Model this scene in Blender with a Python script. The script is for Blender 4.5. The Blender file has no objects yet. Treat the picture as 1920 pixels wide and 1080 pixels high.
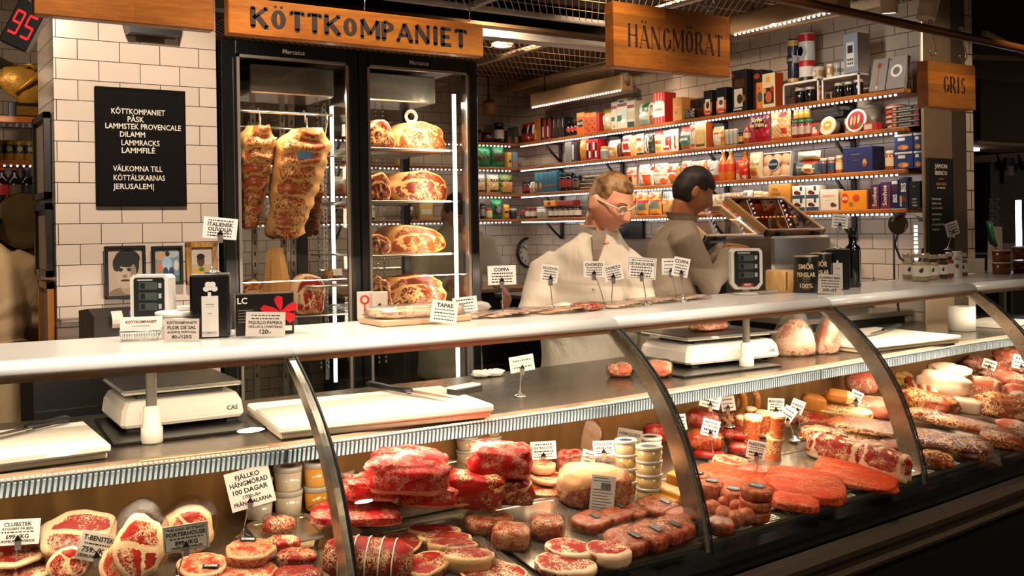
import bpy, bmesh, math, random
from math import sin, cos, pi, radians as R
from mathutils import Vector, Matrix, noise

SC = bpy.context.scene
COL = SC.collection
# ---------------------------------------------------------------- camera
FPX, PCX, PCY, ROLL, EYE = 1867.0, 960.0, 425.0, 0.0155, 1.52
YAW = R(57.1)
CS, CC = sin(YAW), cos(YAW)
cam = bpy.data.cameras.new('camera')
cam.sensor_fit = 'HORIZONTAL'; cam.sensor_width = 36.0
cam.lens = FPX / 1920 * 36.0
cam.shift_y = -(540 - PCY) / 1920
cam.clip_start = 0.05; cam.clip_end = 60
camo = bpy.data.objects.new('camera', cam); COL.objects.link(camo)
_r0, _up, _fw = Vector((CS, -CC, 0)), Vector((0, 0, 1)), Vector((CC, CS, 0))
_rx = cos(ROLL) * _r0 - sin(ROLL) * _up
_uy = sin(ROLL) * _r0 + cos(ROLL) * _up
_m = Matrix((_rx, _uy, -_fw)).transposed().to_4x4()
_m.translation = (0, 0, EYE)
camo.matrix_world = _m
SC.camera = camo

# ---------------------------------------------------------------- world and exposure
w = bpy.data.worlds.new('world'); SC.world = w; w.use_nodes = True
w.node_tree.nodes['Background'].inputs[0].default_value = (1.0, 0.74, 0.5, 1)
w.node_tree.nodes['Background'].inputs[1].default_value = 0.07
SC.view_settings.view_transform = 'Standard'
SC.view_settings.look = 'None'
SC.view_settings.exposure = 0.9
SC.view_settings.gamma = 1.0
SC.view_settings.use_curve_mapping = False
SC.cycles.max_bounces = 8
SC.cycles.transparent_max_bounces = 24
SC.cycles.diffuse_bounces = 3
SC.cycles.glossy_bounces = 4
SC.cycles.caustics_reflective = False
SC.cycles.caustics_refractive = False
SC.cycles.sample_clamp_indirect = 4.0

# ---------------------------------------------------------------- large lights
WARM = (1.0, 0.76, 0.54)
def add_light(name, kind, loc, energy, color=WARM, target=None, **kw):
    l = bpy.data.lights.new(name, kind); l.energy = energy; l.color = color
    for k, v in kw.items(): setattr(l, k, v)
    o = bpy.data.objects.new(name, l); COL.objects.link(o); o.location = loc
    if target is not None:
        o.rotation_euler = (Vector(target) - Vector(loc)).to_track_quat('-Z', 'Y').to_euler()
    return o
def spot(name, loc, target, energy, size=50, blend=.6, color=WARM):
    return add_light(name, 'SPOT', loc, energy, color, target, spot_size=R(size), spot_blend=blend, shadow_soft_size=.05)
# hall spotlights over the customer side, aimed at the counter and the goods
SPOTS = [((.35, 1.75, 2.7), (.45, 2.45, 1.2), 42), ((1.0, 1.75, 2.7), (1.0, 2.45, 1.2), 46), ((1.7, 1.75, 2.7), (1.75, 2.45, 1.2), 42),
         ((2.5, 1.75, 2.7), (2.6, 2.45, 1.2), 24), ((3.4, 1.7, 2.7), (3.5, 2.4, 1.0), 16)]
for i, (a, b, e) in enumerate(SPOTS): spot('hall_spotlight', a, b, e, 62, color=(1, .86, .70))
for x, e in ((.5, 55), (1.4, 60), (2.2, 40), (3.2, 14)): spot('aisle_fill_spot', (x, 3.0, 2.72), (x, 2.52, 1.25), e, 58, color=(1, .86, .70))  # added spots without a fitting, brightening the counter top from behind
spot('wall_spotlight', (.7, 2.5, 2.72), (.85, 4.2, 1.6), 85, 62, color=(1, .84, .68))
spot('front_fill_spot', (2.2, -.6, 2.7), (2.3, 1.9, .5), 60, 70)  # added fill from the customer side for the dark bumper front
spot('worker_spotlight', (1.9, 2.2, 2.72), (2.45, 3.2, 1.45), 60, 40)
spot('shelf_spotlight', (2.6, 3.6, 2.72), (4.4, 4.4, 1.9), 150, 75)
spot('shelf_spotlight', (2.9, 4.9, 2.72), (4.4, 5.6, 1.9), 95, 65)
spot('column_fill_spot', (3.6, 1.9, 2.7), (4.5, 3.0, 2.0), 40, 40)  # invented lamp that keeps the steel column from going black
spot('passage_fill_spot', (-.2, 3.6, 2.9), (.2, 5.6, 1.6), 40, 80)  # added to lift the dark left passage, no real lamp there
spot('kitchen_spotlight', (3.0, 3.3, 2.72), (3.9, 3.6, 1.1), 40, 75)
# ---------------------------------------------------------------- picking points of the place
def ray(px, py):
    a = (px - PCX) / FPX; b = (PCY - py) / FPX
    at = a * cos(ROLL) + b * sin(ROLL); bt = -a * sin(ROLL) + b * cos(ROLL)
    return (CC + at * CS, CS - at * CC, bt)
def onZ(px, py, z):
    d = ray(px, py); t = (z - EYE) / d[2]; return Vector((d[0] * t, d[1] * t, z))
def onY(px, py, y):
    d = ray(px, py); t = y / d[1]; return Vector((d[0] * t, y, EYE + d[2] * t))
def onX(px, py, x):
    d = ray(px, py); t = x / d[0]; return Vector((x, d[1] * t, EYE + d[2] * t))
def depth(p): return p[0] * CC + p[1] * CS
def px2m(n, p): return n / FPX * depth(p)
def at_depth(px, py, dep):
    d = ray(px, py); return Vector((d[0] * dep, d[1] * dep, EYE + d[2] * dep))
FACE = math.atan2(CS, CC) - pi / 2          # turn that makes a local -Y face look at the viewer

# ---------------------------------------------------------------- materials
def lin(c):
    if isinstance(c, str):
        c = c.lstrip('#'); c = [int(c[i:i + 2], 16) / 255 for i in (0, 2, 4)]
    return tuple((x / 12.92 if x <= .04045 else ((x + .055) / 1.055) ** 2.4) for x in c) + (1.0,)
MATS = {}
class NT:
    def __init__(s, name):
        s.mat = bpy.data.materials.new(name); s.mat.use_nodes = True
        s.t = s.mat.node_tree; s.t.nodes.clear()
        s.out = s.n('ShaderNodeOutputMaterial')
    def n(s, kind, **kw):
        nd = s.t.nodes.new(kind)
        for k, v in kw.items():
            if k.startswith('i_'):
                key = k[2:]; key = int(key) if key.isdigit() else key.replace('_', ' ')
                nd.inputs[key].default_value = v
            else: setattr(nd, k, v)
        return nd
    def l(s, a, b): s.t.links.new(a, b)
    def math(s, op, a, b=None, c=None):
        nd = s.n('ShaderNodeMath', operation=op)
        for i, x in enumerate((a, b, c)):
            if x is None: continue
            if isinstance(x, (int, float)): nd.inputs[i].default_value = x
            else: s.l(x, nd.inputs[i])
        return nd.outputs[0]
    def mix(s, fac, a, b, blend='MIX'):
        nd = s.n('ShaderNodeMix', data_type='RGBA', blend_type=blend)
        for i, x in ((0, fac), (6, a), (7, b)):
            if isinstance(x, (int, float, tuple)): nd.inputs[i].default_value = x
            else: s.l(x, nd.inputs[i])
        return nd.outputs[2]
    def smooth(s, v, lo, hi):
        nd = s.n('ShaderNodeMapRange', interpolation_type='SMOOTHSTEP')
        s.l(v, nd.inputs[0]); nd.inputs[1].default_value = lo; nd.inputs[2].default_value = hi
        return nd.outputs[0]
    def coord(s, scale=(1, 1, 1), rnd=True):
        tc = s.n('ShaderNodeTexCoord'); mp = s.n('ShaderNodeMapping'); mp.inputs[3].default_value = scale
        s.l(tc.outputs['Object'], mp.inputs[0])
        if rnd:
            oi = s.n('ShaderNodeObjectInfo'); m = s.math('MULTIPLY', oi.outputs['Random'], 37.0)
            s.l(m, mp.inputs[1])
        return mp.outputs[0]
    def noise(s, co, scale, detail=4, rough=.5, dist=0):
        nd = s.n('ShaderNodeTexNoise'); s.l(co, nd.inputs['Vector'])
        nd.inputs['Scale'].default_value = scale; nd.inputs['Detail'].default_value = detail
        nd.inputs['Roughness'].default_value = rough; nd.inputs['Distortion'].default_value = dist
        return nd.outputs[0]
    def schlick(s, normal=None):
        g = s.n('ShaderNodeNewGeometry'); v = s.n('ShaderNodeVectorMath', operation='DOT_PRODUCT')
        s.l(normal or g.outputs['Normal'], v.inputs[0]); s.l(g.outputs['Incoming'], v.inputs[1])
        c = s.math('SUBTRACT', 1.0, s.math('ABSOLUTE', v.outputs['Value']))
        return s.math('ADD', .04, s.math('MULTIPLY', .96, s.math('POWER', c, 5.0)))
    def bsdf(s, color, rough=.5, metal=0, spec=.5, coat=0, sss=0, bump=None, bstr=.3, bdist=.002, aniso=0):
        b = s.n('ShaderNodeBsdfPrincipled')
        if isinstance(color, tuple): b.inputs['Base Color'].default_value = color
        else: s.l(color, b.inputs['Base Color'])
        if isinstance(rough, (int, float)): b.inputs['Roughness'].default_value = rough
        else: s.l(rough, b.inputs['Roughness'])
        b.inputs['Metallic'].default_value = metal
        b.inputs['Specular IOR Level'].default_value = spec
        b.inputs['Coat Weight'].default_value = coat; b.inputs['Coat Roughness'].default_value = .12
        b.inputs['Anisotropic'].default_value = aniso
        if sss: b.inputs['Subsurface Weight'].default_value = sss; b.inputs['Subsurface Scale'].default_value = .01
        if bump is not None:
            bp = s.n('ShaderNodeBump'); bp.inputs['Strength'].default_value = bstr; bp.inputs['Distance'].default_value = bdist
            s.l(bump, bp.inputs['Height']); s.l(bp.outputs[0], b.inputs['Normal'])
        return b.outputs[0]
    def done(s, sh): s.l(sh, s.out.inputs[0]); return s.mat
def M(color, rough=.5, metal=0, spec=.5, var=.12, sc=30, bump=0, coat=0, emit=0, name=None):
    """painted / printed / metal surface with a little procedural unevenness"""
    key = (color, rough, metal, spec, var, sc, bump, coat, emit)
    if key in MATS: return MATS[key]
    k = NT(name or 'paint_' + str(color).lstrip('#'))
    c = lin(color)
    if emit:
        e = k.n('ShaderNodeEmission'); e.inputs[0].default_value = c; e.inputs[1].default_value = emit
        MATS[key] = k.done(e.outputs[0]); return MATS[key]
    nz = k.noise(k.coord(rnd=False), sc, 3)
    dark = tuple(x * (1 - var) for x in c[:3]) + (1,); lite = tuple(min(1, x * (1 + var)) for x in c[:3]) + (1,)
    col = k.mix(nz, dark, lite)
    MATS[key] = k.done(k.bsdf(col, rough, metal, spec, coat, bump=nz if bump else None, bstr=bump))
    return MATS[key]
def wood(name, a, b, scale=1.0, axis=0, rough=.4, coat=.15, stave=0):
    if name in MATS: return MATS[name]
    k = NT(name); s = [6, 6, 6]; s[axis] = .7
    co = k.coord(tuple(x * scale for x in s), False)
    g = k.noise(co, 4, 6, .62, .6); g2 = k.noise(k.coord(tuple(x * scale * 5 for x in s), False), 6, 3)
    f = k.math('ADD', k.math('MULTIPLY', g, .75), k.math('MULTIPLY', g2, .3))
    f = k.smooth(f, .3, .75)
    col = k.mix(f, lin(a), lin(b))
    if stave:      # glued staves of slightly different tone
        br = k.n('ShaderNodeTexBrick'); br.offset = .37; br.inputs['Scale'].default_value = 1.0
        br.inputs['Mortar Size'].default_value = 0.0; br.inputs['Brick Width'].default_value = stave * 8
        br.inputs['Row Height'].default_value = stave
        br.inputs['Color1'].default_value = (.62, .62, .62, 1); br.inputs['Color2'].default_value = (1.18, 1.1, 1.02, 1)
        tc = k.n('ShaderNodeTexCoord'); sp = k.n('ShaderNodeSeparateXYZ'); cb = k.n('ShaderNodeCombineXYZ')
        k.l(tc.outputs['Object'], sp.inputs[0])
        k.l(sp.outputs[axis], cb.inputs[0]); k.l(sp.outputs[2], cb.inputs[1]); k.l(cb.outputs[0], br.inputs[0])
        col = k.mix(1.0, col, br.outputs[0], 'MULTIPLY')
    MATS[name] = k.done(k.bsdf(col, rough, coat=coat, bump=g2, bstr=.12)); return MATS[name]
def steel(name, color='#b9b4ab', rough=.28, stretch=(1, 1, 40), var=.25):
    if name in MATS: return MATS[name]
    k = NT(name); nz = k.noise(k.coord(stretch, False), 8, 4)
    c = lin(color)
    col = k.mix(nz, tuple(x * (1 - var) for x in c[:3]) + (1,), c)
    rg = k.n('ShaderNodeMapRange'); k.l(nz, rg.inputs[0]); rg.inputs[3].default_value = rough * .75; rg.inputs[4].default_value = rough * 1.3
    MATS[name] = k.done(k.bsdf(col, rg.outputs[0], .85, bump=nz, bstr=.06)); return MATS[name]
def tiles(name, tw, th, c1, c2, grout, axis=0, mort=.0022, ph=(0, 0), rough=.18):
    """glazed running-bond wall tiles; axis is the horizontal axis of the wall"""
    k = NT(name); tc = k.n('ShaderNodeTexCoord'); sp = k.n('ShaderNodeSeparateXYZ'); cb = k.n('ShaderNodeCombineXYZ')
    k.l(tc.outputs['Object'], sp.inputs[0])
    k.l(k.math('ADD', sp.outputs[axis], ph[0]), cb.inputs[0]); k.l(k.math('ADD', sp.outputs[2], ph[1]), cb.inputs[1])
    br = k.n('ShaderNodeTexBrick'); k.l(cb.outputs[0], br.inputs[0]); br.offset = .5
    br.inputs['Scale'].default_value = 1; br.inputs['Mortar Size'].default_value = mort; br.inputs['Mortar Smooth'].default_value = .2
    br.inputs['Brick Width'].default_value = tw; br.inputs['Row Height'].default_value = th; br.inputs['Bias'].default_value = 0
    br.inputs['Color1'].default_value = lin(c1); br.inputs['Color2'].default_value = lin(c2); br.inputs['Mortar'].default_value = lin(grout)
    inv = k.math('SUBTRACT', 1.0, br.outputs['Fac'])
    rg = k.math('ADD', k.math('MULTIPLY', br.outputs['Fac'], .6), rough)
    MATS[name] = k.done(k.bsdf(br.outputs['Color'], rg, bump=inv, bstr=.5, bdist=.003)); return MATS[name]
def glass(name, tint='#f2fbf8', refl=1.0, rough=0.0):
    if name in MATS: return MATS[name]
    k = NT(name)
    f = k.math('MULTIPLY', k.schlick(), refl)
    t = k.n('ShaderNodeBsdfTransparent'); t.inputs[0].default_value = lin(tint)
    g = k.n('ShaderNodeBsdfGlossy'); g.inputs['Roughness'].default_value = rough
    mx = k.n('ShaderNodeMixShader'); k.l(f, mx.inputs[0]); k.l(t.outputs[0], mx.inputs[1]); k.l(g.outputs[0], mx.inputs[2])
    MATS[name] = k.done(mx.outputs[0]); return MATS[name]
def film(name, tint='#f4efe8', haze=.0, refl=1.0, sc=60):
    """crinkled clear plastic"""
    if name in MATS: return MATS[name]
    k = NT(name); nz = k.noise(k.coord(), sc, 5, .6, 1.0)
    bp = k.n('ShaderNodeBump'); bp.inputs['Strength'].default_value = .9; bp.inputs['Distance'].default_value = .004; k.l(nz, bp.inputs['Height'])
    fr = k.schlick(bp.outputs[0])
    t = k.n('ShaderNodeBsdfTransparent'); t.inputs[0].default_value = lin(tint)
    g = k.n('ShaderNodeBsdfGlossy'); g.inputs['Roughness'].default_value = .06; k.l(bp.outputs[0], g.inputs['Normal'])
    d = k.n('ShaderNodeBsdfDiffuse'); d.inputs[0].default_value = lin('#e8e2da')
    m1 = k.n('ShaderNodeMixShader'); m1.inputs[0].default_value = haze; k.l(t.outputs[0], m1.inputs[1]); k.l(d.outputs[0], m1.inputs[2])
    m2 = k.n('ShaderNodeMixShader'); k.l(k.math('MULTIPLY', fr, refl), m2.inputs[0]); k.l(m1.outputs[0], m2.inputs[1]); k.l(g.outputs[0], m2.inputs[2])
    MATS[name] = k.done(m2.outputs[0]); return MATS[name]
def meat(name, lean1, lean2, fat, sc=22, amt=.3, stretch=(1, 1, 1), rough=.5, coat=0, sharp=.07, bump=.35):
    """lean with marbling; the mesh attribute 'fat' turns a region into fat"""
    if name in MATS: return MATS[name]
    k = NT(name); co = k.coord(stretch)
    big = k.noise(co, sc * .5, 3); streak = k.noise(co, sc * 1.6, 6, .6, 2.2); fine = k.noise(co, sc * 7, 4)
    wv = k.math('ABSOLUTE', k.math('SUBTRACT', streak, .5)); wv = k.math('ADD', wv, k.math('MULTIPLY', k.math('SUBTRACT', big, .5), .28))
    st = k.math('SUBTRACT', 1.0, k.smooth(wv, amt * .012, amt * .022 + sharp * .25))
    at = k.n('ShaderNodeAttribute'); at.attribute_name = 'fat'
    fa = k.math('ADD', at.outputs['Fac'], k.math('MULTIPLY', k.math('SUBTRACT', streak, .5), .9))
    fm = k.math('MAXIMUM', k.smooth(fa, .42, .58), st)
    lean = k.mix(k.smooth(big, .3, .7), lin(lean1), lin(lean2))
    lean = k.mix(k.math('MULTIPLY', fine, .5), lean, lin(lean1))
    fc = lin(fat); fcol = k.mix(fine, tuple(x * .8 for x in fc[:3]) + (1,), fc)
    bp = k.n('ShaderNodeBump'); bp.inputs['Strength'].default_value = bump; bp.inputs['Distance'].default_value = .004
    k.l(k.math('ADD', streak, k.math('MULTIPLY', fine, .4)), bp.inputs['Height'])
    d = k.n('ShaderNodeBsdfDiffuse'); g = k.n('ShaderNodeBsdfGlossy'); g.inputs['Roughness'].default_value = rough * .6
    k.l(k.mix(fm, lean, fcol), d.inputs['Color']); k.l(bp.outputs[0], d.inputs['Normal']); k.l(bp.outputs[0], g.inputs['Normal'])
    mx = k.n('ShaderNodeMixShader'); mx.inputs[0].default_value = .025 + .03 * coat; k.l(d.outputs[0], mx.inputs[1]); k.l(g.outputs[0], mx.inputs[2])
    MATS[name] = k.done(mx.outputs[0])
    return MATS[name]

# ---------------------------------------------------------------- meshes
TXT = {}
def text_geo(s, bold=0.0, spacing=1.0):
    key = (s, bold, spacing)
    if key in TXT: return TXT[key]
    cu = bpy.data.curves.new('t', 'FONT'); cu.body = s; cu.resolution_u = 2; cu.offset = bold; cu.space_character = spacing
    ob = bpy.data.objects.new('t', cu); COL.objects.link(ob)
    bpy.context.view_layer.update()
    me = ob.evaluated_get(bpy.context.evaluated_depsgraph_get()).to_mesh()
    vs = [tuple(v.co) for v in me.vertices]; fs = [tuple(p.vertices) for p in me.polygons]
    ob.evaluated_get(bpy.context.evaluated_depsgraph_get()).to_mesh_clear()
    bpy.data.objects.remove(ob); bpy.data.curves.remove(cu)
    if not vs: vs = [(0, 0, 0)]
    x0 = min(v[0] for v in vs); x1 = max(v[0] for v in vs)
    TXT[key] = (vs, fs, x0, x1); return TXT[key]
class MB:
    def __init__(s): s.v = []; s.f = []; s.m = []; s.sm = []; s.X = Matrix(); s.at = {}
    def add(s, vs, fs, m=0, smooth=False, fat=None):
        o = len(s.v); X = s.X
        s.v += [tuple(X @ Vector(v)) for v in vs]
        for i, f in enumerate(fs):
            s.f.append(tuple(o + a for a in f)); s.m.append(m[i] if isinstance(m, list) else m); s.sm.append(smooth)
        if fat is not None:
            for i, a in enumerate(fat): s.at[o + i] = a
        return o
    def box(s, c, d, m=0, b=0.0, faces=None):
        x, y, z = (a / 2 for a in d); cx, cy, cz = c
        if b <= 0:
            vs = [(cx + i * x, cy + j * y, cz + k * z) for i in (-1, 1) for j in (-1, 1) for k in (-1, 1)]
            return s.add(vs, [(0, 1, 3, 2), (4, 6, 7, 5), (0, 4, 5, 1), (2, 3, 7, 6), (0, 2, 6, 4), (1, 5, 7, 3)], m)
        b = min(b, x * .98, y * .98, z * .98); vs = []; ix = {}
        for i in (-1, 1):
            for j in (-1, 1):
                for k in (-1, 1):
                    for a in range(3):
                        p = [i * x, j * y, k * z]
                        for q in range(3):
                            if q != a: p[q] -= b * (i, j, k)[q]
                        ix[(i, j, k, a)] = len(vs); vs.append((cx + p[0], cy + p[1], cz + p[2]))
        fs = []
        sg = (-1, 1)
        for a in range(3):
            o1, o2 = [q for q in range(3) if q != a]
            for t in sg:
                q = []
                for (u, v) in ((-1, -1), (1, -1), (1, 1), (-1, 1)):
                    e = [0, 0, 0]; e[a] = t; e[o1] = u; e[o2] = v; q.append(ix[(*e, a)])
                fs.append(tuple(q))
            for u in sg:
                for v in sg:
                    q = []
                    for (t, ax) in ((-1, o1), (1, o1), (1, o2), (-1, o2)):
                        e = [0, 0, 0]; e[a] = t; e[o1] = u; e[o2] = v; q.append(ix[(*e, ax)])
                    fs.append(tuple(q))
        for i in sg:
            for j in sg:
                for k in sg: fs.append(tuple(ix[(i, j, k, a)] for a in range(3)))
        return s.add(vs, fs, m)
    def lathe(s, prof, n=20, m=0, c=(0, 0, 0), smooth=True, caps=True, ax='z'):
        vs = []; fs = []; ms = []
        for r, z in prof:
            for i in range(n):
                a = 2 * pi * i / n
                p = (r * cos(a), r * sin(a), z)
                if ax == 'x': p = (z, p[0], p[1])
                if ax == 'y': p = (p[0], z, p[1])
                vs.append((c[0] + p[0], c[1] + p[1], c[2] + p[2]))
        for k in range(len(prof) - 1):
            for i in range(n):
                fs.append((k * n + i, k * n + (i + 1) % n, (k + 1) * n + (i + 1) % n, (k + 1) * n + i)); ms.append(m[k] if isinstance(m, list) else m)
        o = s.add(vs, fs, ms, smooth)
        if caps:
            for k in (0, len(prof) - 1):
                if prof[k][0] > 1e-5: s.f.append(tuple(o + k * n + i for i in range(n))); s.m.append(ms[0] if k == 0 else ms[-1]); s.sm.append(False)
        return o
    def tube(s, pts, r, n=8, m=0, cap=True, smooth=True, flat=1.0):
        pts = [Vector(p) for p in pts]; vs = []; fs = []; N = len(pts)
        u = None
        for i, p in enumerate(pts):
            t = (pts[min(i + 1, N - 1)] - pts[max(i - 1, 0)]).normalized()
            if u is None:
                u = t.orthogonal().normalized() if abs(t.z) > .9 else t.cross(Vector((0, 0, 1))).normalized()
            else: u = (u - t * u.dot(t)).normalized()
            w_ = t.cross(u); rr = r[i] if isinstance(r, (list, tuple)) else r
            for k in range(n):
                a = 2 * pi * k / n; vs.append(tuple(p + u * (rr * cos(a)) + w_ * (rr * sin(a) * flat)))
        for i in range(N - 1):
            for k in range(n): fs.append((i * n + k, i * n + (k + 1) % n, (i + 1) * n + (k + 1) % n, (i + 1) * n + k))
        if cap: fs += [tuple(range(n)), tuple((N - 1) * n + k for k in range(n))]
        return s.add(vs, fs, m, smooth)
    def loft(s, rings, m=0, cap=True, smooth=True, closed=True, fat=None):
        n = len(rings[0]); vs = [p for r in rings for p in r]; fs = []
        for i in range(len(rings) - 1):
            for k in range(n if closed else n - 1):
                fs.append((i * n + k, i * n + (k + 1) % n, (i + 1) * n + (k + 1) % n, (i + 1) * n + k))
        if cap and closed: fs += [tuple(range(n)), tuple((len(rings) - 1) * n + k for k in range(n))]
        return s.add(vs, fs, m, smooth, fat)
    def prism(s, poly, y0, y1, m=0, plane='xz', smooth=False):
        n = len(poly)
        def P(a, y): return (a[0], y, a[1]) if plane == 'xz' else (a[0], a[1], y) if plane == 'xy' else (y, a[0], a[1])
        vs = [P(a, y0) for a in poly] + [P(a, y1) for a in poly]
        fs = [tuple(range(n)), tuple(range(n, 2 * n))] + [(i, (i + 1) % n, n + (i + 1) % n, n + i) for i in range(n)]
        return s.add(vs, fs, m, smooth)
    def disc(s, c, rx, rz, y, m=0, n=20, ax='y'):
        if ax == 'y': vs = [(c[0] + rx * cos(2 * pi * i / n), y, c[1] + rz * sin(2 * pi * i / n)) for i in range(n)]
        else: vs = [(c[0] + rx * cos(2 * pi * i / n), c[1] + rz * sin(2 * pi * i / n), y) for i in range(n)]
        return s.add(vs, [tuple(range(n))], m)
    def quad(s, x0, z0, x1, z1, y, m=0): return s.add([(x0, y, z0), (x1, y, z0), (x1, y, z1), (x0, y, z1)], [(0, 1, 2, 3)], m)
    def text(s, st, x, z, size, y, m=0, bold=0.0, fit=None, al='c', flat=False, spacing=1.0):
        """text standing in the XZ plane, read from -Y (flat=True: lying in XY, read from above)"""
        vs, fs, a, b = text_geo(st, bold, spacing)
        k = size / .73; wd = (b - a) * k; kx = k
        if fit and wd > fit: kx = k * fit / wd; wd = fit
        ox = x - wd / 2 if al == 'c' else x if al == 'l' else x - wd
        if flat: q = [(ox + (v[0] - a) * kx, z + v[1] * k, y) for v in vs]
        else: q = [(ox + (v[0] - a) * kx, y, z + v[1] * k) for v in vs]
        return s.add(q, fs, m)
    def build(s, name, mats, parent=None, loc=None, rot=None):
        me = bpy.data.meshes.new(name); me.from_pydata(s.v, [], s.f)
        for mt in (mats if isinstance(mats, (list, tuple)) else [mats]): me.materials.append(mt)
        me.polygons.foreach_set('material_index', s.m); me.polygons.foreach_set('use_smooth', s.sm)
        if s.at:
            a = me.attributes.new('fat', 'FLOAT', 'POINT')
            a.data.foreach_set('value', [s.at.get(i, 0.0) for i in range(len(s.v))])
        bm = bmesh.new(); bm.from_mesh(me); bmesh.ops.recalc_face_normals(bm, faces=bm.faces); bm.to_mesh(me); bm.free()
        o = bpy.data.objects.new(name, me); COL.objects.link(o)
        if parent is not None: o.parent = parent
        if loc is not None: o.location = loc
        if rot is not None: o.rotation_euler = rot if not isinstance(rot, (int, float)) else (0, 0, rot)
        return o
def tag(o, label, cat, group=None, kind=None):
    if label: o['label'] = label
    if cat: o['category'] = cat
    if group: o['group'] = group
    if kind: o['kind'] = kind
    return o
def T(name, label, cat, loc=(0, 0, 0), rz=0, group=None, rot=None):
    o = bpy.data.objects.new(name, None); COL.objects.link(o); o.empty_display_size = .05
    o.location = loc; o.rotation_euler = rot if rot else (0, 0, rz)
    return tag(o, label, cat, group)
def ST(o): o['kind'] = 'structure'; return o
def dup(root, loc, rz=None, label=None, group=None, rot=None, scale=None):
    r = root.copy(); COL.objects.link(r); r.location = loc
    if rz is not None: r.rotation_euler = (0, 0, rz)
    if rot is not None: r.rotation_euler = rot
    if scale is not None: r.scale = scale if not isinstance(scale, (int, float)) else (scale,) * 3
    if label: r['label'] = label
    if group: r['group'] = group
    for ch in list(root.children):
        c = ch.copy(); COL.objects.link(c); c.parent = r
        for g in list(ch.children):
            d = g.copy(); COL.objects.link(d); d.parent = c
    return r
ORD = {1: [''], 2: ['left', 'right'], 3: ['left', 'middle', 'right']}
NTH = ['leftmost', 'second from left', 'third from left', 'fourth from left', 'fifth from left', 'sixth from left', 'seventh from left', 'eighth from left', 'ninth from left', 'tenth from left']
NUM = ['', 'one', 'two', 'three', 'four', 'five', 'six', 'seven', 'eight', 'nine', 'ten']
def nth(i, n):
    if n == 1: return ''
    if n <= 3: return ORD[n][i]
    return 'rightmost' if i == n - 1 else NTH[i]
def smoothstep(a, b, x):
    t = max(0, min(1, (x - a) / (b - a))); return t * t * (3 - 2 * t)
def nz(p, s=1.0, seed=0): return noise.noise(Vector((p[0] * s + seed * 7.3, p[1] * s - seed * 3.1, p[2] * s + seed * 1.7)))

WHITE = M('#efe9df', .4); BLACK = M('#0c0b0b', .35); DARKTXT = M('#17130f', .6); CHROME = steel('chrome', '#d8d4cc', .12, (1, 1, 1), .1)
STEEL = steel('brushed_steel', '#a49c90', .3, (1, 1, 30)); STEELH = steel('brushed_steel_long', '#b0a596', .3, (1, 30, 30))
# ---------------------------------------------------------------- structure
ZC=2.65
def slab(name,lo,hi,mat,b=0):
 m=MB();c=[(a+b_)/2 for a,b_ in zip(lo,hi)];d=[b_-a for a,b_ in zip(lo,hi)]
 m.box((0,0,0),d,0,b);return ST(m.build(name,mat,loc=c))
def wall_at(name,lo,hi,mat):
 m=MB();m.box([(a+b)/2 for a,b in zip(lo,hi)],[b-a for a,b in zip(lo,hi)]);return ST(m.build(name,mat))
TW,TH=.157,.0806
slab('floor',(-4,-2,-.1),(12,8.5,0),tiles('floor_tile',.3,.3,'#3a312a','#332b25','#1d1916',0,.004))
slab('ceiling',(-4,-2,3.1),(12,8.5,3.2),M('#2a1d12',.9))
wall_at('wall_pillar',(.612,4.2,0),(1.242,4.62,3.1),tiles('pillar_tile',TW,TH,'#e6d3c1','#e0ccb9','#3a2a1f',0,.0016,(-.699+TW*20,-2.283+TH*40)))
wall_at('wall_back',(-2.5,6.82,0),(4.6,6.92,3.1),tiles('back_tile',TW,TH,'#cfc0ae','#c6b6a4','#40342b',0,.002))
wall_at('wall_right',(4.55,3.005,0),(4.65,6.82,3.1),tiles('side_tile',TW,TH,'#d8c6b3','#d0bdaa','#40342b',1,.002))
wall_at('wall_left',(-2.6,3.5,0),(-2.5,6.92,3.1),M('#2a211a',.8))
wall_at('wall_kitchen_edge',(4.712,3.02,0),(4.80,3.2,3.1),tiles('edge_tile',.17,.1,'#cdbba8','#c4b29f','#3a2c22',0,.003,(-.61,.03)))
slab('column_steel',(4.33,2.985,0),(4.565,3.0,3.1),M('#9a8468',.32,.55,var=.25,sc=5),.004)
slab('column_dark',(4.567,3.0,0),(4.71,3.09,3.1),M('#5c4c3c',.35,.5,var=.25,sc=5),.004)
# suspended ceiling: frame bars, wire mesh panels
BEIGE=M('#b59a78',.5);BARW=M('#d9cfc0',.45)
def bar(name,a,b,wd,ht,mat):
 a,b=Vector(a),Vector(b);m=MB();L=(b-a).length
 m.box((L/2,0,0),(L,wd,ht),0,.004)
 return ST(m.build('trim_'+name,mat,loc=a,rot=math.atan2(b.y-a.y,b.x-a.x)))
bar('ceiling_bar',(1.4,4.98,ZC),(4.54,4.98,ZC),.10,.045,BARW)
bar('ceiling_edge',(1.4,4.40,ZC),(4.54,4.40,ZC),.03,.03,BARW)
bar('ceiling_bar',(4.30,3.1,ZC-.03),(4.30,6.8,ZC-.03),.05,.05,BEIGE)
bar('ceiling_bar',(3.55,5.03,ZC),(3.55,6.8,ZC),.04,.03,BEIGE)
bar('ceiling_bar',(2.6,1.0,ZC),(2.6,4.38,ZC),.04,.03,BARW)
bar('ceiling_bar',(3.5,2.2,ZC),(3.5,4.38,ZC),.04,.03,BARW)
bar('ceiling_bar',(5.2,3.2,ZC-.1),(7.6,3.9,ZC-.1),.03,.03,BEIGE)
bar('ceiling_bar',(5.2,3.9,ZC-.1),(7.6,3.2,ZC-.1),.03,.03,BEIGE)
bar('ceiling_bar',(-1.5,5.2,2.5),(.9,6.6,2.5),.06,.03,M('#6d5a42',.6))
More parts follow.
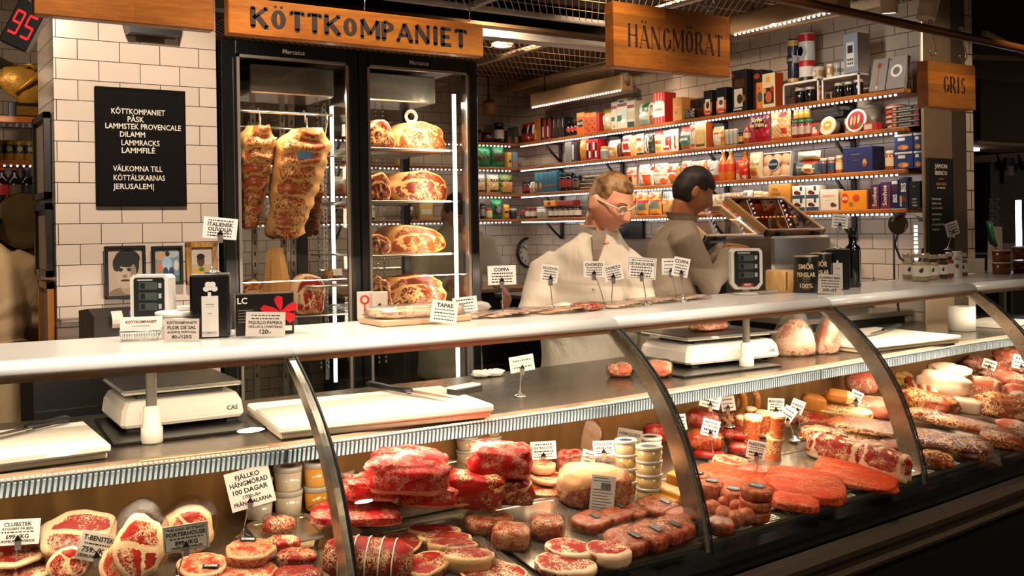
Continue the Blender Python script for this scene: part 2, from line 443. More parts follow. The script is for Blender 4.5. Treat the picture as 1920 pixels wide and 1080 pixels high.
bar('ceiling_bar',(-1.5,6.1,2.35),(1.2,6.1,2.35),.08,.03,M('#7d684b',.6))
bar('ceiling_bar',(.2,5.0,2.45),(.9,6.7,2.2),.06,.03,M('#7d684b',.6))
WIRE=M('#b79b74',.45,var=.05)
def mesh_panel(x0,x1,y0,y1,z,step=.034,r=.0022):
 m=MB();d=Vector((cos(R(53)),sin(R(53))));nrm=Vector((-d.y,d.x))
 c=[Vector((x,y))for x in(x0,x1)for y in(y0,y1)]
 lo,hi=min(p.dot(nrm)for p in c),max(p.dot(nrm)for p in c)
 t=lo+step/2
 while t<hi:
  o=nrm*t;s0,s1=-1e9,1e9
  for k,(a,b)in enumerate(((x0,x1),(y0,y1))):
   u,v=(a-o[k])/d[k],(b-o[k])/d[k];s0=max(s0,min(u,v));s1=min(s1,max(u,v))
  if s1>s0+.02:m.tube([(o.x+d.x*s0,o.y+d.y*s0,z),(o.x+d.x*s1,o.y+d.y*s1,z)],r,4,smooth=False,cap=False)
  t+=step
 y=y0+.1
 while y<y1:m.box(((x0+x1)/2,y,z+.004),(x1-x0,.003,.003));y+=.2
 return ST(m.build('ceiling_grid',WIRE))
mesh_panel(1.6,4.5,2.9,4.38,ZC)
mesh_panel(1.6,4.28,5.04,6.8,ZC)
mesh_panel(4.33,4.54,3.1,6.8,ZC)
slab('ceiling_panel',(1.4,2.8,ZC+.07),(4.54,4.38,ZC+.09),M('#4a3420',.9))
slab('ceiling_panel',(1.4,5.04,ZC+.07),(4.54,6.8,ZC+.09),M('#6a4d30',.9))
# white plate in the front mesh panel, round downlight in the rear one
dl=onZ(943,87,ZC-.004)
t=T('downlight','round recessed downlight glowing in the mesh ceiling right of the long wooden sign','light',dl)
m=MB();m.lathe([(.056,0),(.072,-.006),(.074,.0),(.07,.02),(.056,.02)],28,caps=False);m.build('ring',M('#c9b08c',.4),t)
m=MB();m.lathe([(0.055,.004),(.055,.008)],28);m.build('diffuser',M('#fff2dc',emit=9),t)
# pelmet boards with a strip of LEDs
LED=M('#f1f5ff',emit=5);LEDBASE=M('#77716a',.5)
def led_strip(m,a,b,step=.028,s=.0065,mi=0,base=1):
 a,b=Vector(a),Vector(b);n=int((b-a).length/step);d=(b-a).normalized()
 for i in range(n):
  p=a+d*(step*(i+.5));m.box(p,(s,s,s),mi)
def pelmet(x,y0,y1,z,label):
 t=T('light_pelmet',label,'light',(x,y0,z));L=y1-y0
 m=MB();m.box((.05,L/2,.06),(.1,L,.1),0,.006);m.build('board',M('#a5855e',.55),t)
 m=MB();led_strip(m,(-.002,0,.004),(-.002,L,.004),.03,.008);m.build('led_strip',LED,t)
 m=MB();
 for yy in(.12,L-.12):m.tube([(.05,yy,.11),(.05,yy,ZC+.07-z)],.006,6)
 m.build('hanger',M('#3a3028',.5),t)
 return t
pelmet(4.15,5.07,6.14,2.395,'beige pelmet board edged with LED dots above the red boxes in the far corner')
pelmet(3.80,3.06,3.75,2.495,'beige pelmet board edged with LED dots at ceiling above the bottle cans')
# ---------------------------------------------------------------- the display counter
XS=[-.75,.845,1.826,2.858,3.892,5.3];YS=[2.43,2.266,2.26,2.343,2.441,2.50]
def Yf(x):
 for i in range(len(XS)-1):
  if x<=XS[i+1]or i==len(XS)-2:
   u=(x-XS[i])/(XS[i+1]-XS[i]);return YS[i]+(YS[i+1]-YS[i])*u
def CP(x,d,z):return(x,Yf(x)-d,z)
CT,WT=1.252,1.0
def deck_z(x,y):return.695+.16*(y-Yf(x)+.30)
def onDeck(px,py,up=0):
 d=ray(px,py);x=2.0
 for _ in range(12):
  t=(.695+up-.16*(Yf(x)-.30)-EYE)/(d[2]-.16*d[1]);x=.5*x+.5*d[0]*t
 return Vector((d[0]*t,d[1]*t,EYE+d[2]*t))
DZB,DZF=.695,.695-.16*.045
def DZ(d):return.695+.16*(.30-d)
counter=T('display_counter','long glass-fronted meat display counter with white top edge and steel worktop','counter',(0,0,0))
FASC=M('#f2efe9',.3,var=.03,coat=.3)
def run(name,prof,mat,seg=None,gap=0.0,smooth=False,closed=True):
 """a profile of (d, z) carried along the counter"""
 out=[]
 for i in(range(len(XS)-1)if seg is None else seg):
  m=MB();a,b=XS[i]+gap,XS[i+1]-gap
  m.loft([[CP(x,d,z)for d,z in prof]for x in(a,b)],0,closed,smooth,closed)
  out.append(m.build(name,mat,counter))
 return out
run('counter_top',[(-.04,CT),(-.04,CT-.012),(-.42,CT-.012),(-.42,CT)],M('#e2dcd3',.22,var=.05,coat=.3))
run('fascia',[(-.0395,CT+.0005),(-.022,CT-.002),(-.008,CT-.010),(0,CT-.022),(.001,CT-.032),(-.012,CT-.033),(-.0395,CT-.02)],FASC,gap=.0012,smooth=True)
run('lamp_housing',[(-.014,CT-.034),(-.014,CT-.047),(-.06,CT-.047),(-.06,CT-.034)],M('#b8946e',.5),gap=.02)
GP=[(.0,1.219),(.055,1.184),(.105,1.148),(.19,1.07),(.265,.965),(.313,.857),(.35,.745),(.366,.655)]
def gp(z):
 for(d0,z0),(d1,z1)in zip(GP,GP[1:]):
  if z<=z0 and z>=z1:return d0+(d1-d0)*(z0-z)/(z0-z1)
# smooth the profile
def spl(P,n=5):
 out=[]
 for i in range(len(P)-1):
  p0,p1,p2,p3=P[max(i-1,0)],P[i],P[i+1],P[min(i+2,len(P)-1)]
  for k in range(n):
   t=k/n;q=[]
   for a in range(len(P[0])):
    q.append(.5*(2*p1[a]+(p2[a]-p0[a])*t+(2*p0[a]-5*p1[a]+4*p2[a]-p3[a])*t*t+(3*p1[a]-p0[a]-3*p2[a]+p3[a])*t**3))
   out.append(tuple(q))
 out.append(tuple(P[-1]));return out
GPS=spl(GP,4)
CGL=glass('counter_glass','#f4faf7',1.0)
for i in range(len(XS)-1):
 m=MB();m.loft([[CP(x,d,z)for d,z in GPS]for x in(XS[i]+.004,XS[i+1]-.004)],0,False,True,False)
 m.build('glass_pane',CGL,counter)
# curved steel ribs at the seams
RIB=steel('rib_steel','#b3a898',.25,(30,4,4),.3);RUB=M('#0d0c0b',.5)
for i in range(1,len(XS)-1):
 x=XS[i];m=MB()
 inner=[(d-.062-.02*(k/len(GPS)),z-.012)for k,(d,z)in enumerate(GPS)]
 rings=[]
 for(d,z),(e,y)in zip(GPS,inner):
  y=max(y,.66);rings.append([CP(x-.004,d-.004,z),CP(x+.004,d-.004,z),CP(x+.004,e,y),CP(x-.004,e,y)])
 m.loft(rings,0,True,False)
 r2=[[CP(x-.014,d-.002,z),CP(x+.004,d-.002,z),CP(x+.004,d-.007,z-.003),CP(x-.014,d-.007,z-.003)]for d,z in GPS]
 m.loft(r2,0,True,False)
 rib=m.build('glass_rib',RIB,counter)
 m=MB();m.tube([CP(x+.0045,d+.003,z)for d,z in GPS],.003,6,0);m.build('rubber_seal',RUB,rib)
# worktop and its ribbed air rail
WST=steel('worktop_steel','#8d7f6f',.25,(2,20,20),.25)
run('worktop',[(-.09,WT),(-.09,WT-.02),(-.75,WT-.02),(-.75,WT)],WST)
run('worktop_front',[(-.089,WT+.001),(-.07,WT-.012),(-.07,WT-.04),(-.089,WT-.04)],steel('front_steel','#a58c72',.3,(2,20,20),.2))
RAIL=M('#6c7a83',.4,var=.1)
for i in range(len(XS)-1):
 m=MB();a,b=XS[i],XS[i+1];x=a+.004
 m.loft([[CP(q,d,z)for d,z in((-.069,WT-.012),(-.069,WT-.042),(-.058,WT-.042),(-.058,WT-.012))]for q in(a,b)],1,True,False)
 while x<b-.006:
  m.loft([[CP(x,-.058,WT-.008),CP(x+.006,-.058,WT-.008),CP(x+.006,-.05,WT-.014),CP(x,-.05,WT-.014)],[CP(x-.004,-.058,WT-.044),CP(x+.002,-.058,WT-.044),CP(x+.002,-.048,WT-.042),CP(x-.004,-.048,WT-.042)]],0,True,False)
  m.box(CP(x+.003,-.056,WT-.0055),(.0075,.009,.004),2)  # LED highlight on the rib tops, painted as white caps
  x+=.0115
 m.build('air_rail',[RAIL,M('#2c3033',.5),M('#e9e6df',.35)],counter)
run('back_panel',[(-.09,WT-.034),(-.29,WT-.038),(-.30,DZ(-.30)-.01),(-.306,DZ(-.30)-.01),(-.296,WT-.021),(-.09,WT-.021)],steel('panel_steel','#b98f58',.4,(2.5,.6,.6),.6),gap=0)
run('deck',[(-.30,DZ(-.30)),(.345,DZ(.345)),(.345,DZ(.345)-.01),(-.30,DZ(-.30)-.01)],steel('deck_steel','#a39179',.3,(3,3,3),.25))
BLK=M('#080808',.35,coat=.3)
run('front_rim',[(.352,.672),(.386,.656),(.40,.640),(.395,.61),(.36,.61),(.348,.664)],BLK)
BRZ=steel('bumper_metal','#8a7a6a',.38,(1,30,30),.2)
run('bumper',[(.40,.606),(.425,.598),(.432,.575),(.428,.556),(.39,.556)],BRZ,gap=.001)
run('bumper_groove',[(.395,.556),(.41,.555),(.41,.535),(.395,.535)],BLK)
run('bumper',[(.40,.535),(.426,.53),(.43,.515),(.424,.502),(.40,.50)],BRZ,gap=.001)
run('plinth',[(.37,.61),(.40,.50),(.36,.45),(.34,.0),(-.75,.0),(-.75,.60),(-.32,.64),(-.32,DZ(-.32)-.03),(.34,DZ(.34)-.012)],M('#060606',.6))
run('staff_side_panel',[(-.72,WT-.021),(-.75,WT-.021),(-.75,.55),(-.72,.55)],M('#15110d',.6))
# LED tubes of the counter: under the top edge and under the worktop
for i in range(len(XS)-1):
 a,b=XS[i],XS[i+1];c=(a+b)/2;ang=math.atan2(Yf(b-.001)-Yf(a),b-a)
 l=add_light('counter_tube','AREA',CP(c,-.035,CT-.05),5.0,(1,.80,.62),shape='RECTANGLE',size=(b-a)*.94,size_y=.02)
 l.rotation_euler=(R(32),0,ang)
 l=add_light('deck_tube','AREA',CP(c,.02,WT-.03),2.2,(1,.76,.56),shape='RECTANGLE',size=(b-a)*.94,size_y=.03)
 l.rotation_euler=(R(24),0,ang)
# posts that carry the top
for px,py in((285,830),(1400,690),(540,705)):
 if px==540:continue
 p=onZ(px,py,WT);m=MB()
 m.lathe([(.024,0),(.026,.004),(.026,.038),(.0235,.04),(.0225,.042),(.0195,.09),(.013,.092),(.0125,CT-.013-WT)],24,[0,0,0,0,0,0,1],(0,0,0))
 m.build('support_post',[M('#cfc4b6',.35),STEEL],counter,loc=p)
# ---------------------------------------------------------------- meat shapes
BEEF=meat('beef_lean','#740e0a','#a01e16','#e8b884',42,.2)
RIB=meat('beef_rib','#8a0f10','#bd2420','#e08c76',60,.7,(1,1,1))
MARB=meat('beef_marbled','#861a10','#ab3222','#e8b084',70,1.6)
STEAKM=meat('beef_steak','#861410','#a82c20','#f3d0a6',48,.7)
AGED=meat('beef_aged','#4a130c','#84301c','#dca468',18,.8,rough=.5,coat=.1)
AGEDF=meat('beef_aged_fat','#6e2412','#a04a22','#e2ac6c',18,1.2,rough=.5,coat=.1)
FLAT=meat('beef_flat','#a52a14','#cc4826','#d8744c',14,.12,(1,3,1),.55,0,.3)
MINCE=meat('beef_minced','#8a2c16','#ac4526','#e09066',120,.6,sharp=.2)
PORK=meat('pork_lean','#b04c34','#cc7256','#f0d2b4',26,.6)
SKINF=meat('pork_fat','#c49478','#cfa68a','#d8b296',8,.2,rough=.4)
CURED=meat('cured_meat','#3c1409','#642512','#d08a4a',30,.35,rough=.4,coat=.3)
SMOKED=meat('smoked_pork','#a85a22','#c8803a','#f2cf96',24,.5,rough=.45,coat=.2)
BONE=M('#f0d8b4',.5,var=.15,sc=90,bump=.2)
FILM=film('vacuum_film');FILMT=film('tray_film',haze=.05,refl=1.6,sc=35)
def fatband(w0=.12,arcs=None):
 """width of the fat rim by angle; arcs = [(centre, halfwidth, width)]"""
 def f(a):
  w=w0
  for c,h,x in(arcs or[]):
   d=abs((a-c+pi)%(2*pi)-pi);w=max(w,x*(1-smoothstep(h*.6,h,d)))
  return w
 return f
def steak(m,rx,ry,t,seed=0,lump=.12,band=None,dome=.18,n=40,K=9,mi=0,power=2.0,seam=None):
 band=band or fatband(.1);vs=[];fat=[];fs=[]
 def rad(a):
  r=(abs(cos(a))**power+abs(sin(a))**power)**(-1/power)
  return r*(1+lump*nz((cos(a)*1.3,sin(a)*1.3,seed),1,seed)+lump*.5*nz((cos(a)*3,sin(a)*3,seed),1,seed+5))
 def ring(rho,z,f):
  for i in range(n):
   a=2*pi*i/n;r=rad(a)*rho
   x,y=rx*r*cos(a),ry*r*sin(a)
   vs.append((x,y,z(a,rho,x,y)));fat.append(f(a,rho,x,y))
 def ff(a,rho,x,y):
  w_=band(a);v=smoothstep(1-w_*1.5,1-w_*.6,rho)if w_>.01 else 0
  if seam:v=max(v,seam(x/rx,y/ry))
  return v
 top=lambda a,rho,x,y:t*(1-dome*rho**4)+.05*t*nz((x/rx,y/ry,0),2.5,seed)
 for k in range(1,K+1):ring(k/K,top,ff)
 sf=lambda a,rho,x,y:1.0 if band(a)>.115 else.15
 ring(1.03,lambda a,r,x,y:t*.62,sf);ring(1.02,lambda a,r,x,y:t*.3,sf);ring(.97,lambda a,r,x,y:t*.04,sf);ring(.6,lambda a,r,x,y:0,lambda*q:.0)
 c0=len(vs);vs.append((0,0,t));fat.append(ff(0,0,0,0));c1=len(vs);vs.append((0,0,0));fat.append(0)
 for i in range(n):fs.append((c0,i,(i+1)%n))
 L=K+4
 for k in range(L-1):
  for i in range(n):fs.append((k*n+i,(k+1)*n+i,(k+1)*n+(i+1)%n,k*n+(i+1)%n))
 for i in range(n):fs.append((c1,(L-1)*n+(i+1)%n,(L-1)*n+i))
 m.add(vs,fs,mi,True,fat)
def blob(m,sx,sy,sz,seed=0,amp=.12,p=2.6,fat=None,nu=36,nv=20,mi=0,freq=2.2,zoff=None):
 vs=[];fs=[];ft=[]
 sgp=lambda v:math.copysign(abs(v)**(2/p),v)
 for j in range(nv+1):
  ph=-pi/2+pi*j/nv
  for i in range(nu):
   th=2*pi*i/nu
   q=Vector((sgp(cos(ph))*sgp(cos(th)),sgp(cos(ph))*sgp(sin(th)),sgp(sin(ph))))
   k=1+amp*nz(q,freq,seed)+amp*.4*nz(q,freq*2.7,seed+3)
   vs.append((sx*q.x*k,sy*q.y*k,sz*q.z*(k if q.z>0 else 1)))
   ft.append(fat(q)if fat else 0)
 z0=min(v[2]for v in vs);
 vs=[(x,y,max(z,-sz*.94)+sz*.94)for x,y,z in vs]
 for j in range(nv):
  for i in range(nu):fs.append((j*nu+i,j*nu+(i+1)%nu,(j+1)*nu+(i+1)%nu,(j+1)*nu+i))
 m.add(vs,fs,mi,True,ft)
def sheath(m,sx,sy,sz,seed=0,p=3.2,amp=.1,tails=True):
 """crinkled plastic pouch around a piece"""
 blob(m,sx,sy,sz,seed,amp,p,None,40,14,0,5)
 if tails:
  for s in(-1,1):
   m.loft([[(s*sx*(.9+.28*u),(v-.5)*sy*(1.5+.5*u),sz*(.55+.25*nz((u,v*3,seed),2,seed))*(1-.3*u))for v in(i/10 for i in range(11))]for u in(0,.33,.66,1)],0,False,True,False)
# ---------------------------------------------------------------- the glass-doored ageing fridge
FY,FY2,FX0,FX1,FZ=4.2,4.93,1.256,2.502,2.335
fr=T('display_fridge','tall black two-door glass fridge full of hanging and shelved beef','fridge',(FX0,FY,0))
FL=FX1-FX0;FBL=M('#0b0a0a',.28,coat=.4,var=.1);FIN=steel('fridge_steel','#b9b2a8',.25,(30,1,1),.2)
def lx(px,py=300):return onY(px,py,FY).x-FX0
m=MB()
m.box((FL/2,.37,.33),(FL,.72,.66),0,.008)
m.box((FL/2,.37,FZ-.02),(FL,.72,.04),0,.006)
m.box((.012,.37,1.3),(.024,.72,2.0),0)
for x in(FL-.03,):
 for y in(.03,.71):m.box((x+.01,y,1.3),(.04,.04,2.0),0)
m.box((.03,.71,1.3),(.05,.04,2.0),0);m.box((FL/2,.71,1.3),(.06,.03,2.0),0);m.box((FL/2,.71,2.26),(FL,.03,.1),0)
m.build('cabinet',FBL,fr)
m=MB();m.box((FL-.012,.37,1.3),(.005,.66,1.9));m.box((FL/2,.715,1.45),(FL-.1,.005,1.6));m.build('side_glass',glass('fridge_glass','#f3f3ee',.5),fr)
TRIM=M('#b7aa9b',.35,.6)
for k,(a,b,e0,e1)in enumerate(((440,648,0.0,.6185),(683,872,.6215,FL))):
 g0,g1=lx(440)if k==0 else lx(683),lx(648)if k==0 else lx(873)
 g0=(onY(a,300,FY).x-FX0);g1=(onY(b,300,FY).x-FX0);zt,zb=2.268,.74
 m=MB()
 m.box(((e0+g0)/2,-.02,1.52),(g0-e0,.045,1.62),0,.004);m.box(((e1+g1)/2,-.02,1.52),(e1-g1,.045,1.62),0,.004)
 m.box(((g0+g1)/2,-.02,(zt+2.33)/2),(g1-g0,.045,2.33-zt),0,.003);m.box(((g0+g1)/2,-.02,.725),(g1-g0,.045,.04),0,.003)
 m.box((e0+.045,-.044,1.5),(.004,.004,1.5),1);m.box((e1-.045,-.044,1.5),(.004,.004,1.5),1)
 d=m.build('door',[FBL,M('#5b5652',.3,.5)],fr)
 m=MB();w=.012
 m.box((g0+w/2,-.042,(zt+zb)/2),(w,.012,zt-zb));m.box((g1-w/2,-.042,(zt+zb)/2),(w,.012,zt-zb))
 m.box(((g0+g1)/2,-.042,zt-w/2),(g1-g0,.012,w));m.build('glazing_bead',TRIM,d)
 m=MB();m.box(((g0+g1)/2,-.03,(zt+zb)/2),(g1-g0,.006,zt-zb));m.build('pane',glass('fridge_door_glass','#f6f4ef',.7),d)
 m=MB();m.text('Mercatus',(g0+g1)/2,zt+.018,.02,-.0435,0,.02);m.build('maker_lettering',M('#e9e4da',.4),d)
 bx=(onY(470,150,4.42).x-FX0,onY(628,150,4.42).x-FX0)if k==0 else(onY(668,150,4.42).x-FX0,onY(818,150,4.42).x-FX0)
 m=MB();m.box(((bx[0]+bx[1])/2,.40,2.215),(bx[1]-bx[0],.34,.135),0,.006);m.build('cooling_unit',steel('unit_steel','#d5d0c8',.22,(8,8,1),.15),fr)
# inside: hanging rails, ladder uprights, wire shelves, LED tube and a glowing reflection
m=MB()
for y in(.22,.42):m.tube([(.05,y,2.06-(y-.22)*.25),(.60,y,2.06-(y-.22)*.25)],.008,8)
m.build('hanging_rail',CHROME,fr)
for x,y in((.36,.66),(.47,.55),(.56,.66)):
 m=MB();m.box((x,y,1.45),(.028,.012,1.55))
 for z in range(24):m.box((x,y-.0065,.8+z*.055),(.008,.002,.022),1)
 m.build('ladder_upright',[FIN,M('#2a2622',.5)],fr)
LEDT=M('#fff6ea',emit=2.2)
for x,y in((FL-.075,.06),(.78,.66)):  # rear tube glows in place of a reflection; only the front one is a lamp
 m=MB();m.box((x,y,1.45),(.016,.012,1.45));m.build('light_tube',LEDT,fr)
for x in(.70,.74,.99,1.03,1.07):
 m=MB()
 for z in range(60):m.lathe([(.006,0),(.006,.014)],6,0,(x,.66,.8+z*.024))
 m.build('shelf_ladder',CHROME,fr)
WIREM=steel('wire_shelf','#d6cfc4',.3,(1,1,1),.1)
def fshelf(x0,x1,z):
 m=MB()
 m.tube([(x0,.07,z),(x1,.07,z)],.005,6);m.tube([(x0,.62,z),(x1,.62,z)],.005,6)
 n=int((x1-x0)/.03)
 for i in range(n+1):m.tube([(x0+i*.03,.07,z+.003),(x0+i*.03,.62,z+.003)],.0022,5,smooth=False)
 m.build('wire_shelf',WIREM,fr)
zs=[onY(765,y,4.30).z for y in(281,378,478)]
for z in zs+[1.13]:fshelf(.64,FL-.05,z)
fshelf(.03,.61,1.13);fshelf(.4,.61,zs[2]-.13)
for x in(1.6,2.2):
 l=add_light('fridge_light','AREA',(x,4.30,2.13),4.0,(1,.82,.62),shape='RECTANGLE',size=.5,size_y=.06);l.rotation_euler=(R(-14),0,0)
add_light('fridge_side_light','AREA',(FX1-.09,4.28,1.5),5,(1,.85,.66),(1.9,4.6,1.5),shape='RECTANGLE',size=.05,size_y=1.3)
# meat on the shelves: cut faces turned to the customer
def rib_roast(x0,x1,y1,z,ln,seed,mat,label,yy=4.34,face=0.0,tagc=True):
 """px extents x0..x1, top y1; stands on z"""
 a,b=onY(x0,y1,yy),onY(x1,y1,yy);wd=b.x-a.x;h=a.z-z if a.z-z>.05 else.1
 h=(onY((x0+x1)/2,y1,yy).z-z)
 t=T('rib_roast',label,'meat',((a.x+b.x)/2,yy,z+.004),0,'dry aged joints in the fridge',rot=(0,0,face))
 m=MB();m.X=Matrix.Rotation(pi/2,4,'X')
 def seam(u,v):return.75*(1-smoothstep(.02,.12,abs(v-.45+.5*u*u)))+.7*(1-smoothstep(.05,.16,abs((u*2.6+.5*v)%1-.5)))*smoothstep(.35,.1,v)+.6*(1-smoothstep(.03,.1,abs((u+.3)**2+v*v-.18)))
 steak(m,wd/2,h/2,ln,seed,.2,fatband(.05,[(pi/2,1.0,.10),(2.6,.6,.12)]),.06,power=2.3,seam=seam,n=44)
 m.v=[(x*(1+.22*max(0,-z/(h/2)))*(1-.12*max(0,z/(h/2))),y,max(z,-h*.42))for x,y,z in m.v]
 zmin=min(v[2]for v in m.v);m.v=[(x,y+ln,zz-zmin)for x,y,zz in m.v]
 m.build('joint',mat,t)
 if tagc:
  m=MB();m.box((wd*.1,-.012,h*.72),(.05,.002,.034));m.build('paper_tag',M('#efe9dc',.7),t,rot=(R(-10),0,R(8)))
 return t
RR=[(690,740,222,0,.12,1,AGED,'left joint on the top wire shelf of the right fridge door',4.34),(743,838,222,0,.16,2,AGEDF,'broad joint with twine on the top wire shelf of the right fridge door',4.40),(688,734,322,1,.12,3,AGED,'red cut face joint left on the middle shelf behind the right fridge door',4.34),(737,842,315,1,.2,4,AGED,'striped rib joint with grey tag on the middle shelf of the right fridge door',4.38),(688,732,436,2,.12,5,AGED,'dark cut joint left on the lower shelf behind the right fridge door',4.34),(730,836,420,2,.2,6,AGEDF,'dark rib joint carrying a paper tag on the lower shelf of the right fridge door',4.38)]
for i,(x0,x1,y1,k,ln,sd,mat,lb,yy)in enumerate(RR):rib_roast(x0,x1,y1,zs[k],ln,sd,mat,lb,yy,.1,i in(3,5))
rib_roast(692,735,514,1.134,.12,7,AGED,'orange rimmed joint left on the floor shelf behind the right fridge door',4.34)
rib_roast(726,832,514,1.134,.2,8,AGED,'large dark wrapped joint on the floor shelf behind the right fridge door',4.36)
rib_roast(446,502,522,1.134,.12,9,AGEDF,'joint with a blue printed tag at the left foot of the left fridge door',4.36)
rib_roast(553,613,508,1.134,.07,10,STEAKM,'thick bone steak with white fat rim at the foot of the left fridge door',4.30,.2)
rib_roast(617,642,506,zs[2]-.126,.1,11,AGED,'brown joint at the right foot of the left fridge door',4.5)
# hanging sides of beef
def hanging(x0,x1,yt,yb,lean,seed,label,yy,tilt,wk=1.0):
 a=onY((x0+x1)/2,yt,yy);b=onY((x0+x1)/2,yb,yy);h=a.z-b.z;wd=(onY(x1,yt,yy).x-onY(x0,yt,yy).x)
 top=onY(x1-(x1-x0)*.35,yt,yy)
 t=T('hanging_beef',label,'meat',top,0,'sides of beef hanging in the fridge')
 m=MB();rings=[];fat=[];n=28
 for k in range(30):
  u=k/29;z=-u*h;cx=-tilt*u
  hw=wd*.5*(.55+.55*smoothstep(0,.12,u)-.42*u)*(1 if u<.97 else.6);hd=.085*(.7+.5*sin(pi*min(1,u*1.1+.15)))
  rg=[]
  for i in range(n):
   q=2*pi*i/n;ca,sa=cos(q),sin(q)
   e=math.copysign(abs(ca)**.7,ca),math.copysign(abs(sa)**.8,sa)
   g=1+.14*nz((ca*1.5,sa*1.5,u*7),1,seed)
   ribs=.012*sin(u*46+ca)*(1 if sa<0 else.2)
   rg.append((cx+hw*e[0]*g,hd*e[1]*g-ribs,z+.02*nz((ca,sa,u),2,seed)))
   f=smoothstep(.45,.8,ca)if lean else smoothstep(.1,.6,ca*.9+.3*nz((ca,sa,u*5),1,seed))
   f=max(f,.62*(1-smoothstep(.1,.35,abs((u*7.3+.1*ca)%1-.5)))if sa<.2 else 0,smoothstep(.75,.95,-ca)*.8)
   fat.append(f)
  rings.append(rg)
 m.loft(rings,0,True,True,True,fat)
 m.build('carcass',AGEDF,t)
 m=MB();zr=2.06-top.z;yr=FY+.22-top.y;m.tube([(0,0,-.06),(.004,-.01,.0),(.006,yr*.5-.01,.06),(0,yr-.016,zr-.04),(0,yr-.016,zr),(0,yr,zr+.016),(0,yr+.016,zr)],.0038,6);m.build('hook',CHROME,t)
 return t
hanging(446,505,240,425,1,21,'narrow side of beef with pale fat edge hanging at far left in the fridge',4.42,.06)
hb=hanging(512,606,246,444,0,22,'wide ribbed side of beef hanging in the middle of the left fridge door',4.40,.11)
m=MB();m.box((-.045,-.10,-.12),(.07,.002,.035));m.build('film_label',M('#5a86b4',.3),hb)
hanging(566,592,330,440,0,23,'small dark side of beef hanging behind the wide ribbed one',4.62,.0)
# brown paper cone
a=onY(522,588,4.36);t=T('paper_wrapped_parcel','brown paper parcel tied at top standing in the left fridge door','parcel',(a.x,4.36,1.134))
m=MB();H_=onY(522,466,4.36).z-1.134;rings=[]
for k in range(9):
 u=k/8;rings.append([((.085-.06*u+.012*((i%2)*2-1)*u)*cos(2*pi*i/14)-.01*u,(.07-.05*u)*sin(2*pi*i/14),H_*u+.01*nz((i,k,0),.9))for i in range(14)])
m.loft(rings,0,True,False);m.build('paper',M('#c08a4c',.75,bump=.3,sc=60),t)
m=MB();m.tube([(0,0,H_),(.004,0,H_+.2),(.006,0,H_+.28)],.003,6);m.build('string',M('#c9b48d',.8),t)
# round dish by the bottom and a coil of twine
a=onY(770,226,4.5);t=T('twine_coil','coil of white butcher twine resting on the top joint in the fridge','twine',(a.x-.03,4.44,a.z+.012))
m=MB()
for r_ in(.022,.028,.034):m.tube([(r_*cos(2*pi*i/20),-.004,r_*sin(2*pi*i/20))for i in range(21)],.003,6)
m.build('cord',M('#e9dcc4',.8),t)
# ---------------------------------------------------------------- shelves along the right and the back wall
SHX,SHY=4.34,6.60
SHZ=[2.181,1.988,1.778,1.581];SHT=.022
SHL=[(269.4,164.4),(315.5,238.3),(363.9,318.3),(411.7,392.2)]
SWOOD=wood('shelf_oak','#7d3f10','#c97a2e',1.3,1);SWOODX=wood('shelf_oak_short','#7d3f10','#c97a2e',1.3,0)
IRON=M('#141210',.5)
NAME4=['top','second','third','lowest']
for k,z in enumerate(SHZ):
 t=T('wall_shelf',f'{NAME4[k]} long oak shelf on the tiled right wall, LED dots under its edge','shelf',(SHX,3.1,z-SHT),0,'oak wall shelves')
 m=MB();m.box((.105,1.86,SHT/2),(.208,3.715,SHT),0,.003);m.build('board',SWOOD,t)
 m=MB();led_strip(m,(.012,.04,-.006),(.012,3.5,-.006),.03,.0085);s=m.build('led_strip',LED,t)
 m=MB();m.box((.012,1.77,-.001),(.014,3.46,.002));m.build('led_channel',M('#6f6a63',.4,.6),t)
 for y in(.46,1.42,2.45,3.2):
  m=MB();m.box((.195,y,-.07),(.012,.03,.14));m.tube([(.19,y,-.135),(.13,y,-.085),(.05,y,-.008)],.009,6);m.box((.12,y,-.004),(.16,.03,.008))
  m.build('bracket',IRON,t)
 t=T('wall_shelf',f'{NAME4[k]} short oak shelf on the back wall behind the fridge','shelf',(1.35,SHY,z-SHT),0,'oak wall shelves')
 m=MB();m.box((1.493,.105,SHT/2),(2.98,.208,SHT),0,.003);m.build('board',SWOODX,t)
 m=MB();led_strip(m,(.04,.012,-.006),(2.96,.012,-.006),.034,.0085);m.build('led_strip',LED,t)
 for x in(.5,1.5,2.62):
  m=MB();m.box((x,.195,-.07),(.03,.012,.14));m.tube([(x,.19,-.135),(x,.13,-.085),(x,.05,-.008)],.009,6);m.build('bracket',IRON,t)
 l=add_light('shelf_led','AREA',(SHX-.02,4.85,z-SHT-.012),.7,(1,.93,.84),shape='RECTANGLE',size=.02,size_y=3.4)
 l.rotation_euler=(0,R(-28),0)
 l=add_light('shelf_led','AREA',(2.9,SHY-.02,z-SHT-.012),.8,(1,.93,.84),shape='RECTANGLE',size=2.8,size_y=.02)
 l.rotation_euler=(R(28),0,0)
l=add_light('pelmet_led','AREA',(4.12,5.6,2.385),2.0,(1,.93,.84),shape='RECTANGLE',size=.02,size_y=1.0)
l=add_light('pelmet_led','AREA',(3.78,3.45,2.485),1.6,(1,.93,.84),(4.3,3.45,2.1),shape='RECTANGLE',size=.02,size_y=.6)
